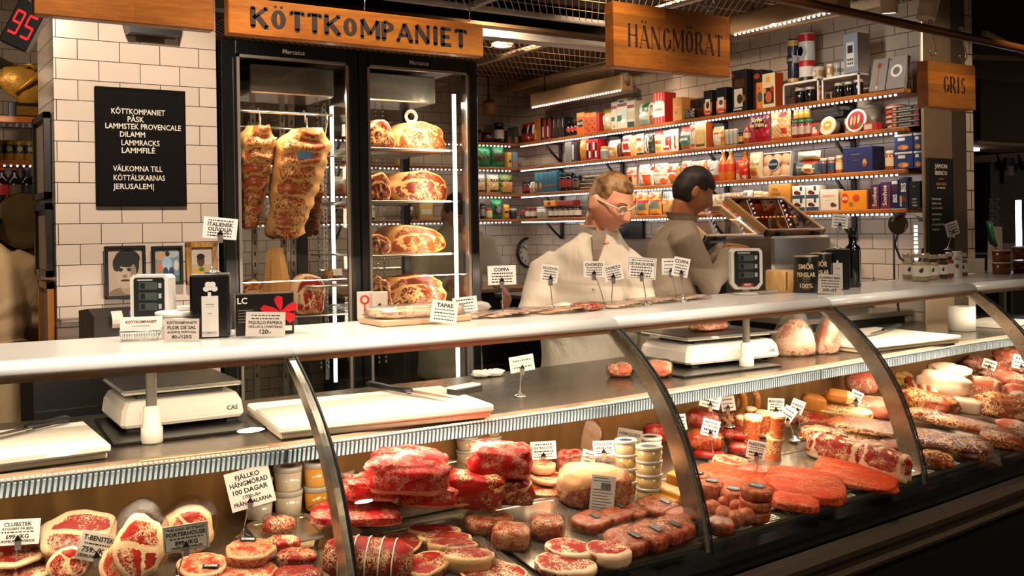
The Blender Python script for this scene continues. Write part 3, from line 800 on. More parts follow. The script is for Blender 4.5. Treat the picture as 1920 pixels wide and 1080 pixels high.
# ---- packaged goods. art: r x0,z0,x1,z1 / o cx,cz,rx,rz / t cx,cz,height in fractions of the front
def parse(art):
 out=[]
 for it in art.split(';'):
  if not it:continue
  k=it[0];p=it[1:].split(':');out.append((k,[float(x)for x in p[0].split(',')],p[1],p[2]if len(p)>2 else ''))
 return out
def pcol(base,art,u,v):
 c=base
 for k,a,cc,s in art:
  if k=='r' and a[0]<=u<=a[2]and a[1]<=v<=a[3]:c=cc
  if k=='o' and((u-a[0])/a[2])**2+((v-a[1])/a[3])**2<=1:c=cc
  if k=='s' and abs(((u+v*a[1])*a[0])%1-.5)<a[2]/2:c=cc
 return c
def patches(m,mats,art,w,h,y,z0=0.0):
 for i,(k,a,cc,s)in enumerate(art):
  mt=M(cc,.45)
  if mt not in mats:mats.append(mt)
  j=mats.index(mt);yy=y-.0005*(i+1)
  if k=='r':m.quad((a[0]-.5)*w,z0+a[1]*h,(a[2]-.5)*w,z0+a[3]*h,yy,j)
  if k=='o':m.disc(((a[0]-.5)*w,z0+a[1]*h),a[2]*w,a[3]*h,yy,j)
  if k=='t':m.text(s,(a[0]-.5)*w,z0+(a[1]-a[2]/2)*h,a[2]*h,yy-.0004,j,.015,fit=w*(a[3]if len(a)>3 else.9))
  if k=='v':
   X=m.X;m.X=X@Matrix.Translation(((a[0]-.5)*w,0,z0+a[1]*h))@Matrix.Rotation(-pi/2,4,'Y');m.text(s,0,-a[2]*w/2,a[2]*w,yy-.0004,j,.02,fit=h*.8);m.X=X
def product(kind,w,h,d,base,art,name,label,cat,loc,rz,group=None,rot=None):
 A=parse(art);rnd=random.Random(label)
 def solo(mb,mats):
  o=mb.build(name,mats,None,loc,rot or rz);return tag(o,label,cat,group)
 if kind=='box':
  mats=[M(base,.45)];m=MB();m.box((0,0,h/2),(w,d,h),0,.0015)
  for a in[a for a in A if a[0]=='x']:
   j=len(mats);mats.append(M(a[2],.45))
   m.add([(w/2+.0004,-d/2+.001,.001),(w/2+.0004,d/2-.001,.001),(w/2+.0004,d/2-.001,h-.001),(w/2+.0004,-d/2+.001,h-.001)],[(0,1,2,3)],j)
  patches(m,mats,[a for a in A if a[0]!='x'],w*.98,h*.98,-d/2,h*.01);return solo(m,mats)
 if kind=='bag':
  mats=[M(base,.3,coat=.3)];m=MB();nu,nv=16,20;sd=rnd.random()*50
  def f(u,v,s):
   b=(sin(pi*u)**.55)*(sin(pi*min(1,max(0,v)))**.45)
   return((u-.5)*w*(1-.05*sin(pi*v)),s*d/2*b*(1+.22*nz((u*3,v*4,sd)))+.004*nz((u*9,v*9,sd)),v*h*(1+.012*sin(u*31)))
  vs=[];fs=[];ms=[]
  for s in(-1,1):
   o=len(vs)
   vs+=[f(i/nu,j/nv,s)for j in range(nv+1)for i in range(nu+1)]
   for j in range(nv):
    for i in range(nu):
     c=pcol(base,A,(i+.5)/nu if s<0 else 1-(i+.5)/nu,(j+.5)/nv)if s<0 else base
     mt=M(c,.3,coat=.3)
     if mt not in mats:mats.append(mt)
     fs.append(tuple(o+q for q in(j*(nu+1)+i,j*(nu+1)+i+1,(j+1)*(nu+1)+i+1,(j+1)*(nu+1)+i)));ms.append(mats.index(mt))
  m.add(vs,fs,ms,True)
  for k,a,cc,s in A:
   if k=='t':
    mt=M(cc,.45)
    if mt not in mats:mats.append(mt)
    m.text(s,(a[0]-.5)*w,(a[1]-a[2]/2)*h,a[2]*h,-d*.56,mats.index(mt),.02,fit=w*.75)
  return solo(m,mats)
 t=T(name,label,cat,loc,rz,group,rot)
 r=w/2
 if kind=='jar':
  lid=A[0][2]if A else '#222222';lab=A[1][2]if len(A)>1 else None
  m=MB();m.lathe([(r*.8,0),(r,.06*h),(r,.74*h),(r*.84,.82*h)],18);m.build('jar_body',M(base,.12,coat=.6,sc=120,var=.35),t)
  m=MB();m.lathe([(r*.9,.82*h),(r*.92,.84*h),(r*.92,.97*h),(r*.86,h)],18);m.build('lid',M(lid,.3),t)
  if lab:
   m=MB();mats=[M(lab,.5)];m.lathe([(r*1.012,.2*h),(r*1.012,.64*h)],18,caps=False)
   for a in A[2:]:
    if a[0]=='o':mats.append(M(a[2],.5));m.disc(((a[1][0]-.5)*w*.8,a[1][1]*h),a[1][2]*w,a[1][3]*h,-r*1.05,len(mats)-1)
   m.build('paper_label',mats,t)
 elif kind=='bottle':
  cap=A[0][2];lab=A[1][2]if len(A)>1 else None
  m=MB();m.lathe([(r*.85,0),(r,.04*h),(r,.30*h),(r*.93,.36*h),(r,.42*h),(r,.58*h),(r*.62,.76*h),(r*.34,.86*h),(r*.34,.92*h)],18);m.build('bottle_body',M(base,.1,coat=.7),t)
  m=MB();m.lathe([(r*.4,.91*h),(r*.4,.99*h),(r*.34,h)],14);m.build('cap',M(cap,.35),t)
  if lab:m=MB();m.lathe([(r*1.02,.30*h),(r*1.02,.56*h)],18,caps=False);m.build('paper_label',M(lab,.45),t)
 elif kind=='can':
  m=MB();mats=[M(base,.3,coat=.3)];pr=[(r*.9,0),(r,.03*h),(r,.95*h),(r*.9,h)]
  m.lathe(pr,20);cur=0
  for k,a,cc,s in A:
   mats.append(M(cc,.35));j=len(mats)-1
   if k=='r':m.lathe([(r*1.01+.0003*j,a[1]*h),(r*1.01+.0003*j,a[3]*h)],20,j,caps=False)
   if k=='o':m.disc(((a[0]-.5)*w,a[1]*h),a[2]*w,a[3]*h,-r*1.04,j)
   if k=='t':m.text(s,(a[0]-.5)*w,a[1]*h,a[2]*h,-r*1.06,j,.02,fit=w*.7)
  m.build('can_body',mats,t)
  m=MB();m.lathe([(r*.92,h),(r*.92,h+.002),(r*.8,h+.002)],20);m.build('rim',CHROME,t)
 elif kind=='tub':
  lid=A[0][2];m=MB();mats=[M(base,.35)];m.lathe([(r*.84,0),(r*.97,.86*h)],22)
  for a in A[1:]:
   if a[0]=='r':mats.append(M(a[2],.45));m.lathe([(r*(.84+.13*a[1][1]/.86)*1.015,a[1][1]*h),(r*(.84+.13*a[1][3]/.86)*1.015,a[1][3]*h)],22,len(mats)-1,caps=False)
  m.build('tub_body',mats,t)
  m=MB();mats=[M(lid,.3)];m.lathe([(r*.97,.85*h),(r,.86*h),(r,.97*h),(r*.93,h)],22)
  for a in A[1:]:
   if a[0]=='o':mats.append(M(a[2],.45));m.disc((0,0),a[1][0]*w,a[1][0]*w,h+.0006*len(mats),len(mats)-1,24,'z')
  m.build('lid',mats,t)
 return t
def lab_of(i,n,desc,where):
 o=nth(i,n)
 s=f'{o} of the {NUM[n]} {desc} {where}' if o else f'{desc} {where}'
 return s if len(s.split())<17 else f'{o} {desc}'.strip()if len(f'{o} {desc}'.split())<17 else ' '.join(s.split()[:16])
def fill(k,items,short=False):
 yL,yR=SHL[k]
 for it in items:
  x0,x1,n,kind,hp,base,art,name,cat,desc=it[:10];opt=it[10]if len(it)>10 else{}
  where=opt.get('w',f'on the {NAME4[k]} shelf')
  for i in range(n):
   a=x0+(x1-x0)*i/n;b=x0+(x1-x0)*(i+1)/n;c=(a+b)/2
   if short:
    y={0:268,1:316,2:364,3:411}[k];p0,p1=onY(a,y,SHY+.02),onY(b,y,SHY+.02);w_=p1.x-p0.x;dep=depth(p0)
   else:
    yb=yL+(yR-yL)*(c-970)/725;p0,p1=onX(a,yb,SHX+.015),onX(b,yb,SHX+.015);w_=p0.y-p1.y;dep=depth((p0+p1)/2)
   w_*=.95;h=hp/FPX*dep;d=opt.get('d',.09 if kind=='box' else min(.1,w_*.75));up=opt.get('up',0)
   if kind in('jar','bottle','can','tub'):d=w_
   back=opt.get('b',0.0)+.012
   cen=Vector(((p0.x+p1.x)/2,(p0.y+p1.y)/2,SHZ[k]+.001+up))
   if short:loc=(cen.x,SHY+back+d/2,cen.z);rz=0
   else:loc=(SHX+back+d/2,cen.y,cen.z);rz=-pi/2
   g=desc+' '+where if n>1 else None
   product(kind,w_,h,d,base,art,name,lab_of(i,n,desc,where),cat,loc,rz,g)
B1='r0,.72,1,1:#e8d9bd;o.5,.42,.36,.22:#f4efe6'
YOKI='r0,.0,1,.34:#e9e2d2;r.45,.06,.95,.4:#b5532a;r0,.40,1,.46:#c23a22;o.5,.72,.34,.12:#d9532a;t.5,.72,.13:#f6eedd:Yoki'
fill(0,[(974,988,1,'bag',36,'#8e1512','r.15,.45,.85,.8:#141010;r.1,.4,.3,.85:#d8d0c4','gift_bag','bag','red bag with a black and white label left of its twin'),(988,1001,1,'bag',37,'#931613','r.15,.42,.85,.78:#141010;r.75,.4,.95,.85:#d8d0c4','gift_bag','bag','red bag with a black label beside the kraft carton'),(1002,1014,1,'box',42,'#a8662c','r.1,.05,.4,.5:#d49a4a;x0,0:#6b3518','carton','box','kraft brown carton between red bags and black cartons'),(1015,1033,2,'box',40,'#170f0d','r.5,.0,1,.95:#a51a14;r.3,.1,.6,.6:#d6c8b2','gift_box','box','black and red gift cartons'),(1034,1058,3,'box',38,'#191311','r.1,.1,.4,.8:#5b1a16;r.55,.1,.7,.9:#3e4a3c;r.7,.5,.8,.9:#b8b4aa','carton','box','dark narrow cartons'),(1060,1081,3,'bottle',28,'#160b08','r0:#111111;r0:#b8251c','sauce_bottle','bottle','little dark bottles with red labels'),(1082,1097,1,'box',41,'#d8641c','r0,.8,1,1:#e8a24a;o.5,.5,.42,.18:#1f2a1c;t.5,.5,.13:#e8e4d4:MATE','mate_carton','box','orange mate carton with dark oval badge',{'d':.07}),(1097,1119,2,'box',38,'#d0561a','r0,.78,1,1:#e08c3a;o.3,.6,.1,.05:#2b1a10;o.7,.45,.1,.05:#2b1a10;o.35,.25,.1,.05:#2b1a10;o.75,.12,.1,.05:#2b1a10','mate_carton','box','orange cartons with dark spots',{'d':.07}),(1119,1124,1,'box',35,'#b12a1c','','carton','box','thin red carton right of the spotted orange cartons'),(1124,1146,1,'bag',42,'#d6b878','r0,.78,1,1:#a8862e;r.1,.3,.45,.6:#f0e4c4;o.7,.4,.15,.2:#e8e0cc;r.1,.72,.4,.8:#3a5a34','pasta_bag','bag','gold and beige bag left of the green printed cartons'),(1147,1158,1,'box',52,'#d9cdb0','r0,.3,.6,.45:#2e6a48;r0,.74,1,.86:#8c2a20;o.5,.1,.25,.06:#c89a4a','yerba_carton','box','narrow cream and green carton at the left of three'),(1158,1177,1,'box',56,'#dccfb2','r0,.25,.5,.45:#2e6a48;r.45,.3,1,.6:#b9cbb4;r0,.74,1,.84:#8c2a20;r.2,.88,.7,.94:#39402c;o.65,.22,.3,.08:#f3ecdc','yerba_carton','box','tall cream and green carton in the middle of three'),(1177,1191,1,'box',50,'#cfc2a2','r0,.3,1,.6:#b9a888;r0,.72,1,.84:#8c2a20;r0,0,1,.2:#24412f','yerba_carton','box','cream carton with dark green foot at the right of three'),(1191,1216,1,'bag',43,'#c9cbbd','r.5,.6,.9,1:#2f6a3a;r.05,.35,.5,.7:#efece2;r0,0,.9,.25:#93a79a;o.3,.55,.12,.1:#c87a3a','clear_bag','bag','clear bag with green top left of the red striped carton'),(1216,1224,1,'bag',36,'#7c5a2c','','brown_bag','bag','thin brown bag left of the red striped carton'),(1225,1248,1,'box',57,'#c9251c','r.2,0,.24,1:#f0dcd0;r.45,0,.49,1:#f0dcd0;r.7,0,.74,1:#f0dcd0;r0,.2,1,.62:#efe6d6;o.5,.62,.5,.12:#efe6d6;t.5,.46,.08:#8c2a20:amanda','yerba_carton','box','red and white striped carton reading amanda',{'d':.1}),(1262,1279,1,'box',43,'#d9944c','o.4,.35,.2,.08:#8c8478;r.2,.55,.8,.6:#e6ac68','kraft_carton','box','plain kraft carton left of the dark window carton',{'d':.12}),(1281,1318,1,'box',38,'#3c2410','r.05,.55,.3,.9:#1a120c;r.38,.55,.63,.9:#1a120c;r.7,.55,.95,.9:#1a120c;r.0,.45,1,.5:#5c3a1a','window_carton','box','dark brown carton with three windows',{'d':.08,'b':.06}),(1279,1299,1,'bag',20,'#38322c','s3,1,.3:#8a857c','foil_pack','bag','small crumpled foil pack in front of the window carton',{'d':.045}),(1320,1336,1,'box',48,'#0f120e','r0,.12,1,.52:#e07b20;r.2,.22,.8,.66:#efe8dc;o.5,.42,.2,.14:#2e241c;o.5,.1,.45,.09:#c3241c;t.5,.1,.08:#f4e8d8:Cabral','coffee_pack','box','black and orange coffee pack reading Cabral at left of the pair',{'d':.08}),(1343,1363,1,'box',50,'#0f120e','r0,.16,1,.52:#e07b20;r.15,.24,.8,.64:#efe8dc;o.5,.44,.2,.1:#5a4630;o.5,.1,.45,.09:#c3241c;t.5,.1,.08:#f4e8d8:Cabral','coffee_pack','box','black and orange coffee pack reading Cabral at right of the pair',{'d':.08}),(1373,1401,1,'box',78,'#120d0b','r.15,.1,.75,.55:#d8d0c2;o.55,.3,.2,.12:#3a2c20;r.2,.58,.9,.78:#4a2a14;o.85,.3,.12,.08:#9c5a24;r.1,.03,.7,.07:#cfc8ba;r.0,.86,.15,.92:#b3402c','chocolate_carton','box','tall black carton with a white swirl picture',{'d':.12}),(1401,1418,1,'box',76,'#1c1410','o.5,.85,.35,.07:#b34a30;r.2,.1,.5,.5:#3c2a1c;o.7,.5,.2,.1:#2a4a34','chocolate_carton','box','tall black carton with red fruit right of the swirl carton',{'d':.1,'b':.05}),(1418,1431,1,'box',49,'#e08a2c','r0,0,.15,1:#c0321f;o.6,.45,.4,.2:#4a5a50;o.5,.78,.2,.06:#c05a24','snack_carton','box','orange snack carton half behind the cream carton',{'d':.06}),(1430,1455,1,'box',64,'#efd9a8','x0,0:#c8501c;r.1,.1,.9,.58:#4a1c12;o.5,.3,.25,.17:#c8653a;o.2,.5,.12,.08:#d9a05a;o.8,.52,.14,.09:#b4301e;r.3,.74,.65,.9:#e9b34a','snack_carton','box','cream carton with orange side and a dark dish picture',{'d':.07}),])
# white frames with gourds, bottles and cups at the right end of the top shelf
def white_stand(x0,x1,y1,desc):
 yb=lambda x:SHL[0][0]+(SHL[0][1]-SHL[0][0])*(x-970)/725
 p0,p1=onX(x0,yb(x0),SHX+.02),onX(x1,yb(x1),SHX+.02);w_=(p0.y-p1.y)*.97;h=(onX((x0+x1)/2,y1,SHX+.02).z-SHZ[0])
 t=T('white_stand',desc,'stand',(SHX+.02,(p0.y+p1.y)/2,SHZ[0]+.0005),-pi/2)
 m=MB();s=.009
 for x in(-w_/2+s/2,w_/2-s/2):m.box((x,s/2,h/2),(s,s,h));m.box((x,.15,h/2),(s,s,h));m.box((x,.08,h-s/2),(s,.14,s))
 m.box((0,s/2,h-s/2),(w_,s,s));m.box((0,.15,h-s/2),(w_,s,s));m.box((0,.08,h+.001),(w_,.155,.004));m.build('frame',WHITE,t)
 return h
hA=white_stand(1467,1536,153,'white open stand holding blue and white tall cans, left of its twin')
hB=white_stand(1540,1612,142,'white open stand carrying cups and the telephone carton, right of its twin')
fill(0,[(1478,1497,1,'jar',30,'#14100d','r0:#b9b4aa','gourd_cup','cup','black gourd cup with silver rim left inside the left white stand',{'b':.03}),(1498,1516,1,'jar',30,'#15110e','r0:#b9b4aa','gourd_cup','cup','black gourd cup with silver rim right inside the left white stand',{'b':.03}),(1517,1530,1,'jar',31,'#8a3f18','r0:#a5572a','gourd_cup','cup','brown gourd cup inside the left white stand',{'b':.05}),(1553,1570,1,'jar',29,'#14100d','r0:#b9b4aa','gourd_cup','cup','black gourd cup at left inside the right white stand',{'b':.03}),(1572,1588,1,'jar',29,'#14100d','r0:#c9c4ba','gourd_cup','cup','black gourd cup in the middle of the right white stand',{'b':.03}),(1590,1606,1,'jar',31,'#14100d','r0:#c9c4ba','gourd_cup','cup','black gourd cup with engraved rim at right inside the right white stand',{'b':.03}),(1469,1487,1,'can',82,'#1c2338','r0,.02,1,.1:#c8a060;r0,.84,1,.97:#c8a04a;r0,.45,1,.62:#b9b6ae;o.5,.53,.36,.12:#20263c;t.5,.5,.06:#d8d4c8:CABJ','tall_can','can','tall navy can with gold cap and crest',{'up':hA+.004,'w':'standing on the left white stand','b':.02}),(1488,1513,1,'can',90,'#ece8e0','r0,.0,1,.08:#1c1a18;r0,.82,1,.97:#c5201c;r0,.30,1,.42:#c9282a;o.5,.6,.36,.13:#d9d4ca;o.42,.62,.22,.1:#c9282a','tall_can','can','tall white can with red cap and red sash',{'up':hA+.004,'w':'standing on the left white stand','b':.02}),(1514,1532,1,'can',23,'#d8c9b4','r0,.2,1,.7:#a8825a;o.4,.45,.18,.2:#efe6d6','mate_cup','cup','small patterned glass cup beside the tall white can',{'up':hA+.004,'w':'on the left white stand','b':.03}),(1541,1553,1,'can',26,'#e4d8c2','r0,.2,1,.8:#c08a48;o.6,.5,.18,.2:#efe6d6','mate_cup','cup','gold patterned cup at the left end',{'up':hB+.004,'w':'of the right white stand','b':.03}),(1554,1567,1,'can',26,'#b8b2a8','r0,.3,1,.6:#6f6a62','mate_cup','cup','silver cup second from left',{'up':hB+.004,'w':'on the right white stand','b':.03}),(1568,1582,1,'can',26,'#c4beb4','r0,.25,1,.5:#7c766e','mate_cup','cup','silver cup beside the telephone carton',{'up':hB+.004,'w':'on the right white stand','b':.03}),(1583,1611,1,'box',74,'#8c939a','r.2,.15,.75,.78:#e4e2dc;r.28,.5,.66,.7:#2a2c2e;r.28,.2,.38,.26:#2a2c2e;r.44,.2,.54,.26:#2a2c2e;r.6,.2,.68,.26:#2a2c2e;r.28,.3,.38,.36:#2a2c2e;r.44,.3,.54,.36:#2a2c2e;r.6,.3,.68,.36:#2a2c2e;x0,0:#a39a90','telephone_carton','box','grey carton with a white handset picture',{'up':hB+.004,'w':'on the right white stand','d':.1}),])
for i,(x0,x1,art,desc)in enumerate(((1624,1652,'o.5,.78,.17,.1:#c4402c;o.5,.78,.09,.05:#2f5a3a;r.47,.15,.52,.7:#c4402c;r.45,.06,.54,.14:#efe9df','grey gift carton with a red ladle picture leaning'),(1655,1688,'o.5,.55,.34,.2:#efebe4;o.5,.55,.2,.12:#6d675e;r.05,.9,.15,.95:#3a3632','grey gift carton with a round metal dish picture leaning'))):
 yb=SHL[0][0]+(SHL[0][1]-SHL[0][0])*((x0+x1)/2-970)/725
 p0,p1=onX(x0,yb,SHX+.02),onX(x1,yb,SHX+.02);w_=p0.y-p1.y;dep=depth(p0)
 product('box',w_,64/FPX*dep,.03,'#8f8a86',art,'gift_carton',desc+' on the top shelf','box',(SHX+.055,(p0.y+p1.y)/2,SHZ[0]+.006),-pi/2,None,(R(-14),0,-pi/2))
fill(1,[(1060,1072,1,'box',38,'#8b857b','','grey_pack','box','plain grey pack left of the tan stand-up bag',{'d':.05}),(1072,1082,1,'box',36,'#39302a','r.1,.1,.5,.9:#c9c2b6','dark_pack','box','dark narrow pack with white stripes beside the tan bag',{'d':.05}),(1083,1098,1,'bag',43,'#d09038','','tan_bag','bag','plain tan stand-up bag left of the red packs'),(1099,1122,2,'box',38,'#b3161a','r.15,.5,.45,.85:#e8e0d2;r.55,.5,.85,.85:#1a1414;r.15,.1,.45,.42:#1a1414;r.55,.1,.85,.42:#e8e0d2','red_pack','box','red packs printed with black and white bottles'),(1123,1134,1,'jar',23,'#c8c0b0','r0:#d8a25a;r0:#8f948c','white_jar','jar','small white jar with tan lid beside the red packs'),(1134,1156,1,'bag',34,'#e8dcc0','o.55,.3,.35,.25:#e0a23a;o.5,.25,.22,.16:#f2ead8;r.05,.45,.5,.6:#c4552a','flour_bag','bag','cream bag with a yellow bowl picture'),(1156,1162,1,'bag',26,'#6c3a20','','brown_pack','bag','small brown pack right of the bowl picture bag'),(1162,1179,1,'bag',40,'#ebe2d2','r0,0,1,.2:#c02a24;r.4,.3,.9,.6:#c8342a;r.1,.7,.9,.85:#c44a30','flour_bag','bag','white bag with red foot'),(1179,1190,1,'bag',38,'#e6b765','s3,.6,.3:#f4e2b4','gold_bag','bag','gold striped narrow bag'),(1189,1203,1,'bag',40,'#e2d6c0','r0,.0,1,.08:#2a241e;o.5,.5,.35,.2:#efe8da;r.2,.65,.9,.8:#d0562c;o.7,.25,.2,.1:#d98a2c','rice_bag','bag','cream and orange bag beside the black printed pack'),(1203,1222,1,'bag',40,'#e4dac6','r.65,0,1,.9:#26382e;o.42,.55,.3,.3:#efe9da;s5,0,.35:#4a4238;r.0,0,.7,.06:#1f1a16','coffee_bag','bag','cream pack with black lettering and dark green edge'),(1223,1240,1,'bag',42,'#e9d9a8','r0,.78,1,1:#d03028;r.1,.38,.9,.56:#cc3a2a;o.5,.2,.3,.1:#c8a04a','cream_bag','bag','cream bag with red top and red band'),(1239,1254,1,'bag',41,'#efe7dc','r0,.08,1,.22:#c5252a;r.6,.3,1,.7:#c83430;o.4,.55,.25,.18:#f7f2ea','white_bag','bag','white bag with red sweep left of the striped bags'),(1252,1270,2,'bag',42,'#f0e9df','r.35,.08,.7,.72:#b81c1e;r0,.85,1,1:#d9d0c6','white_bag','bag','white bags with a red upright stripe'),(1271,1292,1,'bag',45,'#d6cdb8','r0,.2,1,.62:#3a8078;r0,.75,1,1:#d2482c;r.1,.06,.9,.22:#b05a2c;r.15,.42,.8,.52:#e6e0d0','teal_bag','bag','teal and orange bag'),(1290,1304,1,'bag',47,'#e6d6c0','r0,.08,1,.2:#c8302c;s4,1,.3:#cfa06a;o.5,.8,.3,.1:#d04a38','snack_bag','bag','red and cream snack bag behind the cream carton'),(1303,1325,1,'box',53,'#ecd2a0','x0,0:#c8551c;r.05,.04,.95,.66:#d9b06a;o.5,.3,.4,.2:#ecc27c;r.1,.06,.9,.14:#6a4420;r.1,.78,.9,.9:#f3e4c2','bread_carton','box','cream carton with baked rolls and orange side',{'d':.06}),(1332,1352,1,'bag',38,'#e6cf9c','o.45,.35,.36,.3:#ece3d0;r0,.6,1,.72:#d8552a;r.2,.78,.9,.95:#cfa55c','rice_bag','bag','cream bag with an orange band right of the rolls carton'),(1350,1358,1,'bottle',30,'#c9902c','r0:#e8ddc4;r0:#b3512a','syrup_bottle','bottle','little amber bottle beside the grey cups'),(1358,1381,3,'tub',30,'#9a948a','r0:#d9c6a4;r0,.1,1,.7:#aaa498','paper_cup','cup','grey paper tubs with gathered tops'),(1381,1392,1,'jar',24,'#3a2418','r0:#1e1814;r0:#c98a3a','spice_jar','jar','dark jar with orange label beside the red capped bottle'),(1391,1403,1,'bottle',36,'#a8482c','r0:#cc2a20;r0:#d9b486','sauce_bottle','bottle','sauce bottle with bright red cap'),(1402,1440,1,'bag',53,'#a00f22','o.5,.72,.46,.26:#1c0c0e;s4,.4,.15:#c92a3c;t.5,.80,.15:#e9c890:Sonho;t.5,.62,.15:#e9c890:de Valsa','sweet_bag','bag','red sweet bag with dark oval reading Sonho de Valsa',{'d':.05}),(1440,1480,1,'bag',55,'#e4a760','s5,1,.25:#f0dcb0;o.7,.85,.2,.1:#c8301f;o.75,.3,.15,.12:#d0392a;o.25,.6,.25,.12:#efe3cc;r.0,.0,1,.1:#d96a34','candy_bag','bag','cream and orange candy bag with red dots',{'d':.05}),(1482,1520,3,'jar',34,'#8a1c14','r0:#2f6b34;r0:#b9a48a','pepper_jar','jar','red pepper jars with green lids'),(1484,1514,3,'jar',17,'#d3a640','r0:#c2bca8','mustard_jar','jar','yellow jars stacked on the green lidded jars',{'up':.108,'b':.01}),(1521,1536,1,'box',24,'#c23a30','r.2,.2,.8,.7:#e3d8ca;r.6,.5,1,.9:#3a7a58','red_box','box','small red box left of the yellow lidded tub',{'d':.02}),(1524,1566,1,'box',13,'#1c1814','r0,.5,1,.6:#4a4642','black_tray','tray','upper black food tray lying at the back',{'d':.1,'up':.10,'b':.075}),(1524,1566,1,'box',38,'#1c1814','r0,.5,1,.53:#4a4642;r0,.8,1,.83:#4a4642','black_tray','tray','lower stack of black food trays standing at the back',{'d':.09,'b':.095}),(1571,1586,1,'tub',28,'#d8d4ca','r0:#b8b4aa;r0,.2,1,.6:#a8442c','cheese_tub','tub','white tub between the two upright round lids',{'b':.04}),(1586,1612,1,'tub',20,'#c8b89c','r0:#d8cfc0','cheese_tub','tub','beige tub behind the red round lid',{'b':.06,'up':.135}),(1586,1622,1,'tub',52,'#8c8070','r0:#8a7c6a','cheese_tub','tub','dull tub standing behind the red round lid',{'b':.07}),(1650,1682,1,'can',8,'#b5281f','r0,.3,1,.7:#d8c9b4','flat_tin','tin','flat red tin, lowest of the tall stack',{'b':.03}),]+[(1646,1681,1,'can',8.3,c,'r0,.3,1,.72:'+q,'flat_tin','tin',d,{'up':.0245*(i+1),'b':.03})for i,(c,q,d)in enumerate((('#c04a24','#d6c7b0','flat red tin second from below in the tall stack'),('#b0341f','#c8bca8','flat red tin in the middle of the tall stack'),('#b5201c','#c23a2c','all red flat tin fourth from below in the stack'),('#8c2a20','#bdb0a0','flat red tin, topmost of the tall stack')))]+[(1618,1644,1,'box',14,'#b4251e','r.1,.15,.7,.85:#cdbfae','flat_box','box','flat red box with a pale label in front of the red round lid',{'d':.05})])
for i in range(4):
 p=onX(1706,232,SHX+.07);product('box',.16,.026,.13,'#14110e','r.0,.0,1,.16:#b9b4a8;r.25,.35,.7,.7:#8a8276;o.1,.6,.08,.3:#c9853a;o.9,.5,.09,.35:#a5401f','food_tray',f'{["lowest", "second lowest", "second highest", "topmost"][i]} of four dark food trays stacked at the right end of the second shelf','tray',(SHX+.10,p.y,SHZ[1]+.001+i*.027),-pi/2)
def round_lid(px,py,rp,ring,face,blobs,name,label):
 p=onX(px,py,SHX+.03);r=rp/FPX*depth(p)
 t=T(name,label,'tub',(SHX+.035,p.y,SHZ[1]+r*.985),-pi/2,None,(R(-12),0,-pi/2))
 m=MB();m.lathe([(r*.82,.055),(r*.9,.008),(r,.008),(r,-.004),(r*.9,-.006),(r*.8,-.002)],30,0,(0,0,0),ax='y');m.build('tub_body',M(ring,.35),t)
 m=MB();mats=[M(face,.4)];m.disc((0,0),r*.8,r*.8,-.003,0,30)
 for a,b,c,d,q in blobs:mats.append(M(q,.45));m.disc((a*r,b*r),c*r,d*r,-.0035-.0004*len(mats),len(mats)-1,18)
 m.build('lid_print',mats,t)
round_lid(1551,239,18,'#dcd6cb','#e8d8a8',[(0,.05,.55,.5,'#d99a3c'),(0,.1,.3,.14,'#f0e4c4'),(.1,-.3,.2,.1,'#e8b45a')],'round_cheese_tub','white round tub on edge showing a yellow lid on the second shelf')
round_lid(1604,227,22.5,'#e6e2da','#b81a1c',[(-.42,.0,.09,.38,'#efe6da'),(-.1,.02,.12,.42,'#e8a04a'),(.28,.12,.10,.4,'#efe0cc'),(-.35,-.5,.2,.14,'#3a7a3c'),(.45,-.42,.2,.16,'#3f7a34')],'round_cheese_tub','white round tub on edge showing a bright red lid on the second shelf')
